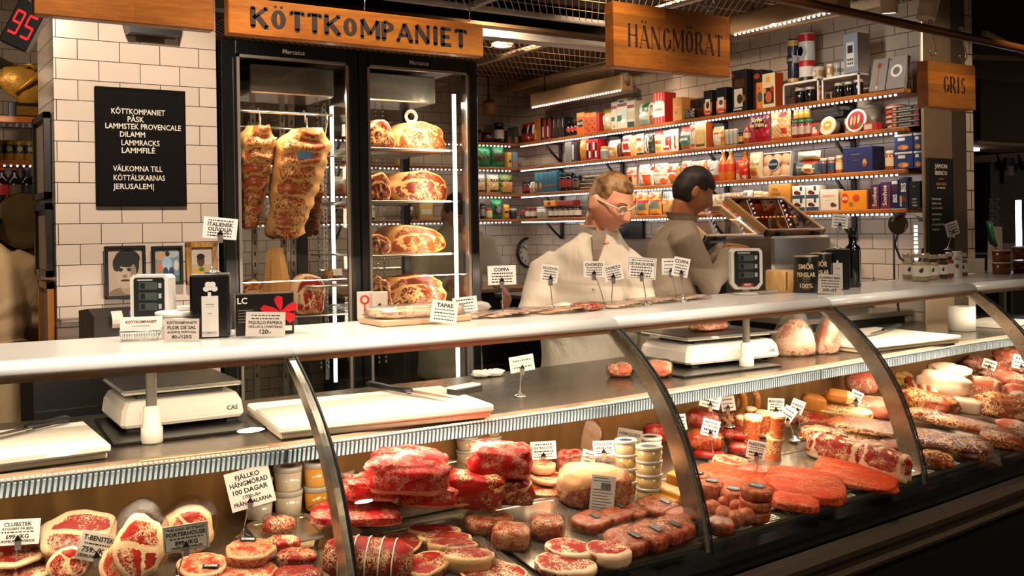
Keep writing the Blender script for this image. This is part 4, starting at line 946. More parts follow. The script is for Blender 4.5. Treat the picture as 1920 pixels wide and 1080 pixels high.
fill(2,[(1003,1019,2,'box',38,'#2c6a62','r.1,.6,.9,.9:#3c7a9c;o.4,.35,.3,.15:#d9a25a;r.2,.05,.7,.2:#b3482c','teal_box','box','teal green boxes left of the blue packs',{'d':.07}),(1019,1044,3,'box',38,'#2f6478','s4,0,.35:#6a4a78;r0,.3,1,.36:#a85a3c','teal_pack','box','blue green upright packs',{'d':.06}),(1045,1068,2,'jar',34,'#23140f','r0:#171210;r0:#8a241c','dark_jar','jar','dark jars with red labels beside the blue packs'),(1070,1082,1,'jar',28,'#1c1612','r0:#141010;r0:#5a4a36','dark_jar','jar','dark jar left of the film wrapped pile'),(1171,1188,1,'bag',37,'#e4b98c','r0,.62,1,.95:#dccbb0;o.5,.78,.4,.12:#d9532a;t.5,.78,.12:#f3e7d2:Yoki;r0,.48,1,.6:#cc4a2c;r.5,.25,.8,.5:#5a1e14','yoki_bag','bag','orange snack bag reading Yoki, leftmost of the bag row'),(1189,1217,1,'bag',41,'#efe9de','o.5,.7,.32,.13:#dc6a34;o.5,.7,.24,.09:#f0d8b0;r0,.0,.55,.34:#dcdad6;r.55,.05,.95,.48:#c8582c;s1.1,.5,.08:#c23a22','yoki_bag','bag','white snack bag with a slanted orange ring'),(1219,1244,1,'bag',41,'#efe8da',YOKI[:0]+'o.5,.74,.36,.15:#d9602c;o.5,.74,.27,.1:#efdcb4;t.5,.74,.12:#c23a1e:Yoki;r0,.42,1,.5:#d8a988;r0,.0,.7,.38:#dedad2;o.85,.15,.2,.14:#c9682c','yoki_bag','bag','white snack bag with an orange ring reading Yoki'),(1245,1266,1,'bag',39,'#e9dcc6','o.4,.78,.34,.14:#d9602c;t.4,.78,.12:#f4e7d2:Yoki;r0,.55,1,.64:#cc3c40;o.7,.3,.25,.22:#c96a34;o.6,.12,.15,.1:#6a7a3a','yoki_bag','bag','cream snack bag with vegetables under a Yoki ring'),(1266,1274,1,'bag',33,'#c98e3c','','yoki_bag','bag','thin amber bag right of the vegetable picture bag'),(1273,1292,1,'bag',42,'#e6d9c4','o.5,.75,.34,.15:#da5f2c;t.5,.75,.12:#f4e7d2:Yoki;r0,.3,1,.5:#b8573a','yoki_bag','bag','cream snack bag partly behind the dark haired worker'),(1292,1310,1,'bag',41,'#dccfb8','o.5,.7,.3,.14:#d06a3a;r0,.1,1,.4:#a85a34','snack_bag','bag','beige snack bag just above the dark haired worker'),(1309,1328,1,'bag',42,'#e4d8c4','s1.2,.6,.12:#c92a2a;o.55,.75,.3,.15:#e09a4a;r.3,.05,.9,.4:#7a3a2a','snack_bag','bag','cream snack bag with a red slash right of the worker'),(1327,1343,1,'bag',39,'#d8d4ca','r0,0,1,.3:#d2482c;r.3,.35,.7,.65:#ece7dc;r.3,.5,.7,.55:#4a4640','snack_bag','bag','grey and orange snack bag left of the orange soda'),(1344,1372,2,'bottle',55,'#e0771c','r0:#e88a2a;r0:#dd4a1c','orange_soda','bottle','orange soda bottles'),(1372,1390,1,'bottle',54,'#dd7a20','r0:#e8902e;r0:#c9541e','orange_soda','bottle','orange soda bottle standing behind the red snack bag',{'b':.045}),(1376,1400,1,'bag',38,'#d2331c','o.65,.75,.3,.16:#e8722c;t.65,.75,.13:#f8ead0:Yoki;r.05,0,.45,.3:#e2d4b4;r.6,0,.9,.2:#d8d4cc','yoki_bag','bag','red snack bag right of the orange soda',{'d':.04}),(1399,1424,1,'bag',50,'#e2cc9e','r.2,.5,.9,.62:#b99a62;r.15,.1,.75,.4:#d9903a;o.45,.2,.25,.1:#c2502c;r.1,.7,.8,.8:#c9b48a','flour_bag','bag','tall cream flour bag left of the cookie tray'),(1482,1531,1,'bag',29,'#5d7076','r0,0,.2,1:#2f8a80;o.65,.4,.2,.3:#ead9b4;o.65,.3,.12,.12:#c96a2c;r.35,.72,.95,.95:#a5402e;t.38,.55,.18:#d8d4ca:Polvo','teal_bag','bag','teal bag with a bread picture lying low'),(1488,1534,1,'bag',18,'#c3cbb6','r.4,.4,1,.8:#d9dcd8;r.4,0,1,.3:#b8803c','pale_green_bag','bag','pale green bag lying on the teal bread bag',{'up':.082,'d':.07}),(1534,1548,1,'jar',30,'#6a2c1a','r0:#c9bfae;r0:#26354a','spread_jar','jar','left of the jars with blue labels beside the navy carton'),(1549,1563,1,'jar',31,'#7c3a1c','r0:#c9bfae;r0:#2a3c58','spread_jar','jar','middle of the jars with blue labels beside the navy carton'),(1564,1578,1,'jar',33,'#a8622a','r0:#d8cbb0;r0:#e0c088','spread_jar','jar','right of the jars beside the navy carton, tan label'),(1580,1638,1,'box',46,'#22285a','r.05,.1,.12,.9:#2c3268;o.75,.35,.07,.16:#c9995a;o.75,.26,.05,.08:#8a4a20;r.3,.7,.6,.74:#6a6448;r.35,.45,.55,.5:#4a4a6a;x0,0:#161a38','chocolate_carton','box','large navy chocolate carton with a nut picture',{'d':.1}),(1656,1674,1,'jar',36,'#b05a22','r0:#d9d2c4;r0:#e2c9a0','spread_jar','jar','tall jar with tan label between navy carton and blue tubs'),])
for i,(x0,x1,up,lb)in enumerate(((1677,1712,0,'lower left'),(1713,1731,0,'lower right'),(1677,1712,.088,'upper left'),(1713,1731,.088,'upper right'))):
 p0,p1=onX(x0,318,SHX+.02),onX(x1,318,SHX+.02)
 product('box',(p0.y-p1.y)*.96,.086,.11,'#1f3a72','r0,.88,1,1:#d8d4c8;r.2,.62,.6,.8:#e8e4d8;o.5,.22,.32,.16:#c8763a;o.6,.2,.16,.1:#e2b27a','dessert_tub',f'{lb} of four blue dessert tubs stacked at the right end of the third shelf','tub',(SHX+.075,(p0.y+p1.y)/2,SHZ[2]+.001+up),-pi/2)
# cookie tray
p0,p1=onX(1424,334,SHX+.03),onX(1478,330,SHX+.03);w_=p0.y-p1.y;h=47/FPX*depth(p0)
t=T('cookie_tray','clear plastic tray of pale cookies with a round navy label on the third shelf','tray',(SHX+.03,(p0.y+p1.y)/2,SHZ[2]+.004),0,None,(R(-10),0,-pi/2))
m=MB();m.box((0,.03,h/2),(w_,.004,h),0,.001);m.box((0,.016,.004),(w_,.03,.006));m.box((0,.016,h-.004),(w_,.03,.006));m.box((-w_/2,.016,h/2),(.005,.03,h));m.box((w_/2,.016,h/2),(.005,.03,h));m.build('tray',M('#d9d4ca',.2,coat=.5),t)
for i in range(3):
 for j in range(2):m=MB();m.lathe([(.0,-.006),(w_*.15,-.004),(w_*.16,.006),(w_*.15,.014)],18,0,((i-1)*w_*.31,.012,h*(.27+.45*j)),ax='y');m.build('cookie',M('#e6b584',.7),t)
m=MB();m.disc((-.01,h*.5),w_*.2,h*.25,-.002,0,24);m.disc((-.01,h*.5),w_*.17,h*.22,-.0026,1,24);m.text('Cookies',-.01,h*.47,h*.09,-.0034,2,.01);m.build('round_label',[M('#c9c4b8',.4),M('#1d2a38',.4),M('#e9e4d8',.4)],t)
# pile of film-wrapped packs
for i in range(4):
 p=onX(1094,358,SHX+.05);product('bag',.2,.028,.12,'#a89478','r0,.2,1,.6:#6b5a48;s3,1,.3:#d9d2c4','film_pack',f'{["lowest", "second lowest", "second highest", "topmost"][i]} of four film wrapped packs piled left of the fair worker','pack',(SHX+.09,p.y-.02*i,SHZ[2]+.002+i*.026),-pi/2)
fill(3,[(982,1001,2,'jar',21,'#5a2c1a','r0:#8a2a22;r0:#d8cbb4','preserve_jar','jar','brown jars with cream labels left of the white tubs'),(1003,1023,2,'tub',21,'#ddd6c8','r0:#cfc8ba;r0,.3,1,.55:#b9b2a4','white_tub','tub','white tubs between the rows of jars'),(1025,1083,6,'jar',21,'#6a3418','r0:#1c1714;r0:#ddd2be','preserve_jar','jar','small jars with black lids and cream labels'),(1020,1041,1,'box',11,'#d58a24','o.5,.5,.15,.35:#6a2c14','orange_box','box','flat orange box lying on the jars',{'up':.087,'d':.07}),(1044,1076,1,'box',10,'#8c2a1c','','red_box','box','flat dull red box lying on the jars',{'up':.087,'d':.07}),(1172,1186,1,'bag',46,'#e0a040','o.5,.75,.35,.12:#d9502a;r.0,.5,1,.6:#c8305a','yoki_bag','bag','amber snack bag beside the glasses of the fair worker'),(1185,1208,1,'bag',47,'#e2a044','r0,.78,1,1:#d8cba4;o.5,.75,.34,.11:#d9502a;t.5,.75,.1:#f6ead2:Yoki;r0,.52,1,.58:#c8305a;r.05,.0,.4,.5:#d2b486;r.45,.2,.95,.5:#6a7a6c','yoki_bag','bag','amber Yoki bag with a grey window, left of the pair'),(1209,1233,1,'bag',47,'#e2a044','r0,.78,1,1:#d8cba4;o.5,.77,.3,.11:#d9502a;t.5,.77,.1:#f6ead2:Yoki;r0,.56,1,.62:#c8305a;r.05,.0,.35,.55:#d2b486;r.4,.25,.95,.55:#6a7a6c','yoki_bag','bag','amber Yoki bag with a grey window, right of the pair'),(1234,1262,1,'bag',46,'#dcb070','r0,.62,1,1:#c9c6bc;t.5,.78,.17:#1c2430:QUEIJO;o.45,.5,.3,.11:#e0762c;t.45,.5,.1:#f6ead2:Yoki','yoki_bag','bag','bag reading QUEIJO left of the dark haired worker'),(1325,1346,1,'bag',36,'#c9a27a','s3,.8,.3:#e6d9c4;r.1,.7,.7,.85:#c9c2b4;o.5,.3,.3,.2:#b8582c','snack_bag','bag','clear nut bag right of the dark haired worker'),(1346,1368,1,'bag',38,'#c2905a','s3,.5,.35:#e9ddc8;r.05,.75,.8,.9:#8a8a94;o.5,.35,.35,.2:#c9683a','snack_bag','bag','clear nut bag in the middle of three'),(1367,1387,1,'bag',39,'#b07a48','s4,1,.3:#e2d6c2;o.4,.5,.2,.2:#5a2c1c','snack_bag','bag','brown clear nut bag next to the white and black bag'),(1388,1407,1,'bag',42,'#cfcac0','r.2,.75,.7,.9:#3a2c24;r.1,.45,.8,.6:#b0aaa0;r.2,.15,.4,.3:#5a2a20;r.4,0,1,.15:#c8301f','white_bag','bag','white bag with small dark print left of the cream jar'),(1408,1426,1,'jar',40,'#e2b878','r0:#e9cc98;r0:#d9a58a','cream_jar','jar','large cream jar with tan lid left of the cacao carton'),(1426,1440,1,'jar',38,'#cfb48c','r0:#e2cfa8;r0:#b9a080','cream_jar','jar','large jar with pale lid right beside the cacao carton'),(1441,1484,1,'box',52,'#c07f2c','t.3,.8,.12,.4:#3a2210:70%;t.34,.64,.11,.45:#3a2210:CACAO;t.34,.49,.11,.45:#3a2210:PURO','cacao_carton','box','kraft carton reading 70% cacao puro',{'d':.07}),]+[(1486+26*(i%2),1511+26*(i%2),1,'box',24.5,'#e2dbcd','r0,0,1,.28:#2f4558;o.35,.48,.22,.16:#5a1c16;o.55,.42,.14,.12:#4a1612;r.62,.62,.8,.95:#2f3a44;r.1,.75,.45,.8:#b9b2a6','sweet_carton','box',['lower left','lower right','upper left','upper right'][i]+' of four white sweet cartons with blue foot',{'up':.067*(i//2),'d':.06})for i in range(4)]+[(1538,1573,1,'box',39,'#d9cdbb','o.7,.25,.12,.12:#5a3020;o.85,.22,.08,.09:#5a3020;r.15,.65,.85,.75:#d9a57a;r.3,.45,.6,.5:#c9bba6','sweet_carton','box','pale beige carton with chocolate picture',{'d':.05}),(1575,1627,1,'box',36,'#e08a1c','o.18,.6,.14,.28:#c5341c;t.18,.6,.2,.2:#f2dcb0:BON;o.62,.6,.13,.2:#c5441c;o.42,.28,.09,.12:#9a6a24;x0,0:#b5641a','sweet_carton','box','bright orange carton with a red round badge',{'d':.06}),(1633,1650,1,'box',46,'#3c1438','v.45,.5,.5:#e2c9a8:Sonhos;r.0,.0,1,.1:#7a2a2c;r.7,.1,.95,.9:#5a2350','chocolate_bar','chocolate','purple chocolate bar at left of two',{'d':.03}),(1651,1672,1,'box',50,'#3a1240','v.4,.5,.42:#e2c9a8:Sonhos;r.0,.0,1,.1:#7a2a2c;r.7,.1,.95,.9:#5a2350','chocolate_bar','chocolate','purple chocolate bar at right of two',{'d':.03}),(1672,1686,1,'box',54,'#1a2040','v.5,.35,.6:#ece6da:BIS;r.2,.6,.8,.8:#4a2016;r.1,.85,.9,.97:#b9b6b0','chocolate_bar','chocolate','navy bar reading BIS low',{'d':.04}),(1687,1703,1,'box',58,'#1a2040','v.5,.68,.6:#ece6da:BIS;r.3,.2,.8,.42:#6a2c1a;r.05,.05,.3,.4:#a9a6a2','chocolate_bar','chocolate','navy bar reading BIS high',{'d':.04}),(1704,1727,1,'box',50,'#100f12','r.3,.3,.7,.36:#8a8884;r.3,.18,.7,.23:#8a8884;r.35,.05,.75,.12:#8f8c6a;r.4,.8,.6,.83:#8a8884','dark_carton','box','black carton at the right end beside the chalkboard',{'d':.08}),])
# goods on the short shelves of the back wall
fill(0,[(891,906,1,'bag',24,'#4a1418','r.1,.3,.9,.7:#6a2c1c','dark_bag','bag','maroon bag next to the fridge edge'),(907,929,1,'bag',20,'#3a1416','r.1,.2,.9,.6:#5a1c1c','dark_bag','bag','dark red bag left of the black coffee jar'),(931,949,1,'jar',38,'#131110','r0:#2a2624;r0:#d9cdb8','coffee_jar','jar','black coffee jar with a white label'),(951,961,1,'box',24,'#2f3c34','r0,0,.6,.5:#a8281c','small_pack','box','small green and red pack right of the coffee jar'),(962,972,1,'box',30,'#3a4a3a','r.3,.0,.8,.4:#a87a3c;o.5,.7,.3,.1:#8a2c24','small_pack','box','small green pack in the shelf corner')],True)
fill(1,[(891,926,1,'bag',40,'#157a40','r.05,.28,.95,.62:#4a2416;s4,.7,.2:#1f9a52','green_bag','bag','bright green coffee bag next to the fridge edge'),(926,950,1,'bag',41,'#137a3c','r.08,.25,.92,.66:#4e2818','green_bag','bag','bright green coffee bag, second from the fridge'),(951,959,1,'box',28,'#d09a44','o.6,.4,.25,.12:#3a2c24','small_pack','box','small yellow pack right of the green bags'),(960,970,1,'box',29,'#6f8288','o.5,.25,.3,.14:#b3532c','small_pack','box','small grey pack in the corner right of the green bags')],True)
fill(2,[(892,914,1,'bag',37,'#e0b06a','r0,.78,1,1:#a9b0ae;r.1,.62,.95,.78:#1c2024;s5,.8,.3:#f0d9a4;r.2,.08,.95,.2:#3a2418','chips_bag','bag','clear chips bag with black band next to the fridge edge'),(916,940,1,'bag',37,'#e0b06a','r0,.78,1,1:#a9b0ae;r.1,.6,.95,.76:#1c2024;s5,.8,.3:#f0d9a4;r.2,.08,.95,.2:#3a2418','chips_bag','bag','clear chips bag with black band left of the green chips bag'),(940,967,1,'bag',38,'#137a3c','r.1,.12,.9,.62:#e0a85a;s5,.8,.3:#d08a44;r.05,.62,.95,.7:#3a1c14','chips_bag','bag','green topped chips bag')],True)
fill(2,[(976,988,1,'jar',24,'#1a1614','r0:#1c1816;r0:#7a1c20','dark_jar','jar','black rounded jar in the corner'),(988,1002,1,'bag',22,'#b9a58c','s3,0,.4:#efe6d6','napkin_pack','bag','beige soft pack left of the teal boxes')])
fill(3,[(891,901,1,'jar',18,'#4a2818','r0:#2a2420;r0:#a89a84','spice_jar','jar','lower jar next to the fridge edge'),(891,900,1,'jar',17,'#4a2818','r0:#2a2420;r0:#a89a84','spice_jar','jar','upper jar stacked next to the fridge edge',{'up':.078}),(902,911,1,'jar',30,'#2a1c16','r0:#1c1816;r0:#8a7f70','spice_jar','jar','tall brown jar left of the red lidded jar'),(913,925,1,'jar',20,'#c9a05a','r0:#c2251c;r0:#e6cf9c','red_lid_jar','jar','short jar with bright red lid'),(924,946,1,'bag',39,'#117a3a','r.15,.2,.85,.65:#3a2c2a;o.5,.45,.25,.15:#8a8580','green_bag','bag','green bag with dark window'),(945,957,1,'bag',27,'#d8951c','r.1,.4,.9,.55:#3a2c14','yellow_pack','bag','yellow pack right of the green bag'),(958,972,1,'tub',19,'#3c4044','r0:#c9c4b8;r0,.2,1,.7:#2a2e32','grey_cup','cup','dark cup with a pale lid in the corner')],True)
fill(3,[(973,981,1,'can',16,'#3a5a48','r0,.5,1,.9:#b3241c','small_can','can','tiny red and green can right of the shelf corner')])
# a few goods seen through the fridge glass
for k in range(4):
 for j in range(9):
  x=1.62+j*.24+.03*((j*7+k*3)%5)
  if x>3.55:continue
  c=['#a8622a','#8f948c','#c9a25a','#2c5a44','#b3482c','#d8cbb4','#5a2c1a'][(j*3+k*2)%7]
  kind=('jar','bag','box')[(j+k)%3]
  art={'jar':'r0:#c9bfae;r0:#ddd2be','bag':'r0,.6,1,.8:#efe6d6;o.5,.35,.3,.2:#c98a4a','box':'r.1,.3,.9,.6:#e2d9c8'}[kind]
  product(kind,.11 if kind!='jar' else.07,.11+.012*((j+k)%3),.07,c,art,{'jar':'preserve_jar','bag':'snack_bag','box':'carton'}[kind],f'{ {"jar": "jar", "bag": "bag", "box": "carton"}[kind] } seen through the fridge on the {NAME4[k]} back shelf, {NTH[j]} there',kind,(x,SHY+.09,SHZ[k]+.001),0)
# ---------------------------------------------------------------- price cards
CARD=M('#f1ece4',.45,var=.03);GREYCARD=M('#c3b9ae',.5,var=.04);INK=M('#1c1814',.6,var=.02)
def facing(p,extra=0):return math.atan2(p[1],p[0])-pi/2+extra
def card_geo(m,cx,cz,w,h,lines,roll=0.0,tilt=0.0,border=False,seed=0):
 X=m.X;m.X=X@Matrix.Translation((cx,0,cz))@Matrix.Rotation(-roll,4,'Y')@Matrix.Rotation(tilt,4,'X')
 m.box((0,0,0),(w,.0016,h),0)
 y=-.0011
 if border:
  for a,b,c,d in((-.46,-.46,.46,-.445),(-.46,.445,.46,.46),(-.46,-.46,-.45,.46),(.45,-.46,.46,.46)):m.quad(a*w,b*h,c*w,d*h,y,1)
 rnd=random.Random(seed);tot=sum(s for _,s in lines);gap=(h*.84-tot*h)/max(1,len(lines));z=h*.42
 for s,sz in lines:
  hh=sz*h;z-=gap/2
  if s=='~':
   x=-w*.36
   while x<w*.34:
    d=w*rnd.uniform(.03,.1);m.quad(x,z-hh*.8,min(x+d,w*.38),z-hh*.25,y,1);x+=d+w*.022
  elif s:m.text(s,0,z-hh*.95,hh*.9,y,1,.03,fit=w*.86)
  z-=hh+gap/2
 m.X=X
def price_card(base,cc,wpx,hpx,lines,label,roll=0,turn=0,mat=None,border=False,z=None,loc=None,tall=True,stem=True,tilt=-8,basep=True):
 """base px point standing at height z, card centred on px point cc"""
 p=loc if loc is not None else onZ(*base,z)
 dep=depth(p);k=dep/FPX;rz=facing(p,R(turn));c=at_depth(*cc,dep)-p
 cl=Matrix.Rotation(-rz,3,'Z')@c;w,h=wpx*k/cos(R(turn)),hpx*k
 t=T('price_card',label,'price card',p,rz)
 if stem:
  top=cl.z-h*.42;q=Vector((cl.x*.9,.004,top))
  if basep:m=MB();m.lathe([(.020,0),(.0205,.002),(.014,.005),(.006,.009),(.004,.016)],20);m.build('foot',CHROME,t)
  m=MB();m.tube([(0,.002,.006),(q.x*.2,.003,top*.35),(q.x*.7,.004,top*.8),q],.0017,8);m.build('stem',CHROME,t)
  m=MB();m.prism([(-.006,-.02),(.006,-.02),(.0065,0),(-.0065,0)],-.004,.004);m.prism([(-.008,0),(.008,0),(0,.014)],-.0045,-.002,1)
  m.build('clip',[CHROME,BLACK],t,(cl.x,-.001,top+.006))
  m=MB();card_geo(m,cl.x,cl.z,w,h,lines,R(roll),0,border,hash(label)%999)
  m.v=[(a,b+.0035,c_)for a,b,c_ in m.v]
 else:
  m=MB();card_geo(m,cl.x,max(h*.5,cl.z),w,h,lines,R(roll),R(tilt),border,hash(label)%999)
  zz=min(v[2]for v in m.v);m.v=[(a,b,c_-zz+.0005)for a,b,c_ in m.v]
 m.build('card',[mat or CARD,INK],t)
 return t
# ---------------------------------------------------------------- things on the counter top
def top_at(px,py):return onZ(px,py,CT+.0005)
# business card holder
p=top_at(264,639);k=depth(p)/FPX
t=T('card_holder','wire holder full of white visiting cards at the left end of the counter top','card holder',p,facing(p,R(-8)))
m=MB();W=78*k
for s in(-1,1):m.tube([(s*W*.42,-.012,.003),(s*W*.47,-.012,.024),(s*W*.47,.03,.03),(s*W*.42,.03,.003)],.0018,6)
m.tube([(-W*.46,-.012,.024),(W*.46,-.012,.024)],.0022,6);m.tube([(-W*.42,-.012,.003),(W*.42,-.012,.003)],.0018,6)
for i in range(22):x=-W*.4+i*W*.8/21;m.tube([(x,-.012,.003),(x+.002,-.013,.022)],.0011,5)
m.build('wire_rack',CHROME,t)
for i in range(6):
 m=MB();m.X=Matrix.Rotation(R(-14),4,'X');m.box((0,i*.003,.032),(W*.96,.0008,.056));
 if i==0:m.text('KÖTTKOMPANIET',0,.044,.0065,-.001,1,.03);m.quad(-W*.2,.036,W*.2,.0375,-.001,2)
 m.v=[(a,b+.002,max(c,.0032))for a,b,c in m.v]
 m.build('visiting_card',[CARD,M('#7a2a24',.6),M('#a59d94',.6)],t)
# weighing displays
def weigh_display(px,py,w,h,label,turn,polez):
 p=top_at(px,py);k=depth(p)/FPX;W,Hh=w*k,h*k
 t=T('scale_display',label,'scale display',p,facing(p,R(turn)))
 m=MB();c=[(-.5,.14),(-.36,0),(.36,0),(.5,.14),(.5,.93),(.42,1),(-.42,1),(-.5,.93)]
 m.prism([(a*W,polez+b*Hh)for a,b in c],-.02,.03);m.build('housing',M('#e7e1d8',.35,var=.04),t)
 m=MB();c2=[(-.40,.17),(-.28,.07),(.28,.07),(.40,.17),(.40,.90),(.36,.94),(-.36,.94),(-.40,.90)]
 m.prism([(a*W,polez+b*Hh)for a,b in c2],-.0225,-.019,0)
 for z0 in(.70,.49,.28):
  m.quad(-.26*W,polez+z0*Hh,.22*W,polez+(z0+.15)*Hh,-.023,1);m.quad(.25*W,polez+(z0+.03)*Hh,.33*W,polez+(z0+.13)*Hh,-.023,2)
  m.quad(-.22*W,polez+(z0+.02)*Hh,-.1*W,polez+(z0+.13)*Hh,-.0233,0)
 m.quad(-.3*W,polez+.88*Hh,.1*W,polez+.91*Hh,-.023,2)
 m.build('panel',[M('#1d2226',.25,coat=.4),M('#4c5450',.2,coat=.5),M('#b9b6ae',.5)],t)
 m=MB();m.prism([(.17*W*cos(q)*1.25+0,polez+.115*Hh+.05*Hh*sin(q))for q in(2*pi*i/16 for i in range(16))],-.0245,-.022,0);m.text('ABW',0,polez+.09*Hh,.055*Hh,-.0252,1,.03);m.build('badge',[M('#a8201c',.35),M('#f2ebe0',.4)],t)
 m=MB();m.tube([(0,.005,.0),(0,.005,polez+.04)],.014,12);m.lathe([(.05,0),(.048,.006),(.016,.01)],20,0,(0,.005,0));m.build('pole',M('#cfc7bb',.4),t)
 return t
weigh_display(287,628,72,92,'white scale display behind the visiting cards at the left end',-22,.03)
weigh_display(1399,552,58,76,'white three-window scale display right of the sliced meat packs',12,.02)
p=top_at(1440,551);t=T('coiled_cord','coiled pale cord lying beside the right scale display','cord',p);k=depth(p)/FPX
m=MB();m.tube([(-.05+.1*i/120,.006*sin(i*.9),.006+.005*cos(i*.9))for i in range(121)],.0018,5);m.build('cord',M('#b9b1a6',.5),t)
# white bucket
p=top_at(338,634);k=depth(p)/FPX
t=T('plastic_bucket','white lidded plastic tub behind the salt price card','tub',p+Vector((0,.045,0)),facing(p));r=37*k
m=MB();m.lathe([(r*.86,0),(r*.95,.055)],28);m.build('tub_body',M('#eee7dd',.35,var=.03),t)
m=MB();m.lathe([(r*.96,.054),(r,.056),(r,.064),(r*.9,.066)],28);m.build('lid',M('#f3ede4',.35,var=.03),t)
m=MB();m.box((r*.45,-.002,.0725),(.036,.03,.012),0,.002);m.build('lid_block',M('#efe9e0',.4),t)
price_card((341,641),(341,620),62,42,[('KÖTTKOMPANIETS',.12),('FLOR DE SAL',.17),('ALGARVE, PORTUGAL',.1),('80:-/125G',.17)],'beige price card reading flor de sal leaning on the white tub',-2,0,GREYCARD,z=CT,stem=False)
# olive oil tin with card holder on top
def oil_tin(px,py,w,h,label,tree=True):
 p=top_at(px,py);k=depth(p)/FPX;W,Hh=w*k,h*k
 t=T('olive_oil_tin',label,'tin',p+Vector((0,.035,0)),facing(p,R(-6)))
 m=MB();m.box((0,0,Hh/2),(W,W*.62,Hh),0,.006);m.box((0,0,Hh-.002),(W*.96,W*.58,.006),1,.002);m.build('tin_body',[M('#0d0c0c',.25,coat=.5),M('#8f8a82',.3,.8)],t)
 m=MB();y=-W*.31-.0006;m.quad(-W*.2,Hh*.02,W*.22,Hh*.66,y,0)
 m.v=m.v[:];m.quad(-.004,Hh*.66,.004,Hh*.72,y,0)
 if tree:
  for a,b,r_ in((0,.8,.1),(-.1,.77,.08),(.11,.77,.08),(-.05,.84,.08),(.06,.84,.08)):m.disc((a*W+.002,b*Hh),r_*W,r_*W*.9,y-.0002*len(m.f),0,14)
 m.quad(-W*.1,Hh*.52,W*.12,Hh*.53,y-.003,1);m.quad(-W*.04,Hh*.38,W*.06,Hh*.39,y-.003,1);m.text('ROMANO',.0,Hh*.07,Hh*.035,y-.003,1,.02)
 m.build('front_label',[M('#d8d3ca',.45),M('#6d675f',.5)],t)
 return t,p,Hh
t,p,Hh=oil_tin(404,634,72,120,'tall black olive oil tin with a white tree label at the left end')
q=p+Vector((.005,.035,Hh+.0015))
price_card(None,(413,428),62,40,[('~',.1),('ITALIENSK',.2),('OLIVOLJA',.2),('~',.1),('~',.1)],'white price card reading Italiensk olivolja standing on the black tin',-6,0,loc=q)
# black box with a red flower
p=top_at(497,629);k=depth(p)/FPX;W,Hh=107*k,78*k
t=T('pepper_box','black box with a big red flower and LC lettering on the counter','box',p+Vector((.01,.03,0)),facing(p,R(6)))
m=MB();m.box((0,.01,Hh/2),(W,.05,Hh),0,.002);m.build('carton',M('#15110f',.3,coat=.3),t)
m=MB();y=-.0158;m.text('LC',-W*.39,Hh*.77,Hh*.15,y,0,.02)
for i in range(5):
 m.quad(-W*.46,Hh*(.6-.07*i),-W*(.2+.05*(i%2)),Hh*(.62-.07*i),y,1)
for a0,ln,wd in((100,.40,.15),(20,.42,.15),(-35,.40,.17),(-88,.40,.14),(168,.50,.13)):
 a=R(a0);pts=[(0,0),(.45,wd*.55),(.8,wd*.75),(1,.12*wd),(.85,-wd*.7),(.4,-wd*.5)]
 m.add([(W*.27+(u*ln*cos(a)-v*sin(a))*Hh,y-.0004-abs(a0)*2e-6,Hh*.55+(u*ln*sin(a)+v*cos(a))*Hh)for u,v in pts],[tuple(range(6))],2)
m.quad(W*.33,Hh*.08,W*.46,Hh*.2,y,3)
m.build('print',[M('#e8e3d9',.4),M('#6b655d',.5),M('#c41a24',.35),M('#d9d2c4',.5)],t)
price_card((498,633),(498,609),72,46,[('~',.08),('~',.08),('PIQUILLO-PAPRIKA',.14),('GRILLAD & CONFITERAD',.1),('120:-',.2)],'beige price card reading piquillo-paprika before the red flower box',-3,4,GREYCARD,z=CT,stem=False)
# two grey picture boxes behind the tapas tray
for i,(x,lb,art)in enumerate(((712,'grey picture box with a red round motif behind the bread tray',1),(741,'pale picture box with a dark arch motif behind the bread tray',0))):
 p=top_at(x,604);k=depth(p)/FPX;W,Hh=30*k,54*k
 t=T('picture_box',lb,'box',p+Vector((0,.1,0)),facing(p));m=MB();m.box((0,0,Hh/2),(W,.02,Hh),0,.001)
 if art:m.disc((0,Hh*.72),W*.3,Hh*.17,-.0106,1,18);m.disc((0,Hh*.72),W*.17,Hh*.1,-.0109,0,18);m.quad(-.002,Hh*.2,.002,Hh*.58,-.0106,1)
 else:m.prism([(W*.2*cos(a),Hh*.3+Hh*.3*sin(a))for a in(pi*i_/10 for i_ in range(11))],-.0108,-.0102,2)
 m.build('carton',[M('#c9b9aa',.5),M('#b8321f',.5),M('#2a2622',.5)],t)
# bread/charcuterie tray
p=top_at(800,607);k=depth(p)/FPX;W=190*k
t=T('wrapped_tray','shallow tray of flat charcuterie under cling film, left on the counter top','tray',p+Vector((.0,.07,0)),0)
m=MB();m.box((0,0,.009),(W,.16,.018),0,.004);m.build('tray',M('#c9a682',.5),t)
m=MB();blob(m,W*.47,.075,.014,3,.12,4,lambda q:.5+.4*nz(q,3,2));m.v=[(a,b,c+.017)for a,b,c in m.v];m.build('filling',meat('tray_filling','#b06a40','#d89a6a','#f3dcbc',20,.8),t)
m=MB();blob(m,W*.5,.083,.019,4,.08,4);m.v=[(a,b,c+.014)for a,b,c in m.v];m.build('cling_film',FILMT,t)
price_card((836,609),(833,587),50,42,[('TAPAS',.2),('~',.07),('~',.09),('~',.06),('~',.09)],'white price card reading Tapas leaning on the film covered tray',-8,0,z=CT,stem=False)
price_card((872,588),(872,562),46,28,[('~',.14),('~',.14),('~',.1),('~',.1)],'small white card with fine print behind the Tapas card',6,0,loc=top_at(872,590)+Vector((0,.06,0)),stem=False)
p=top_at(905,588);t=tag((lambda m:(blob(m,.045,.03,.017,8,.1,2.6),m.build('yellow_pack',film('amber_film','#e0a04a',.5),None,p+Vector((.02,.07,0))))[1])(MB()),'amber paper pack lying behind the Tapas tray','pack')
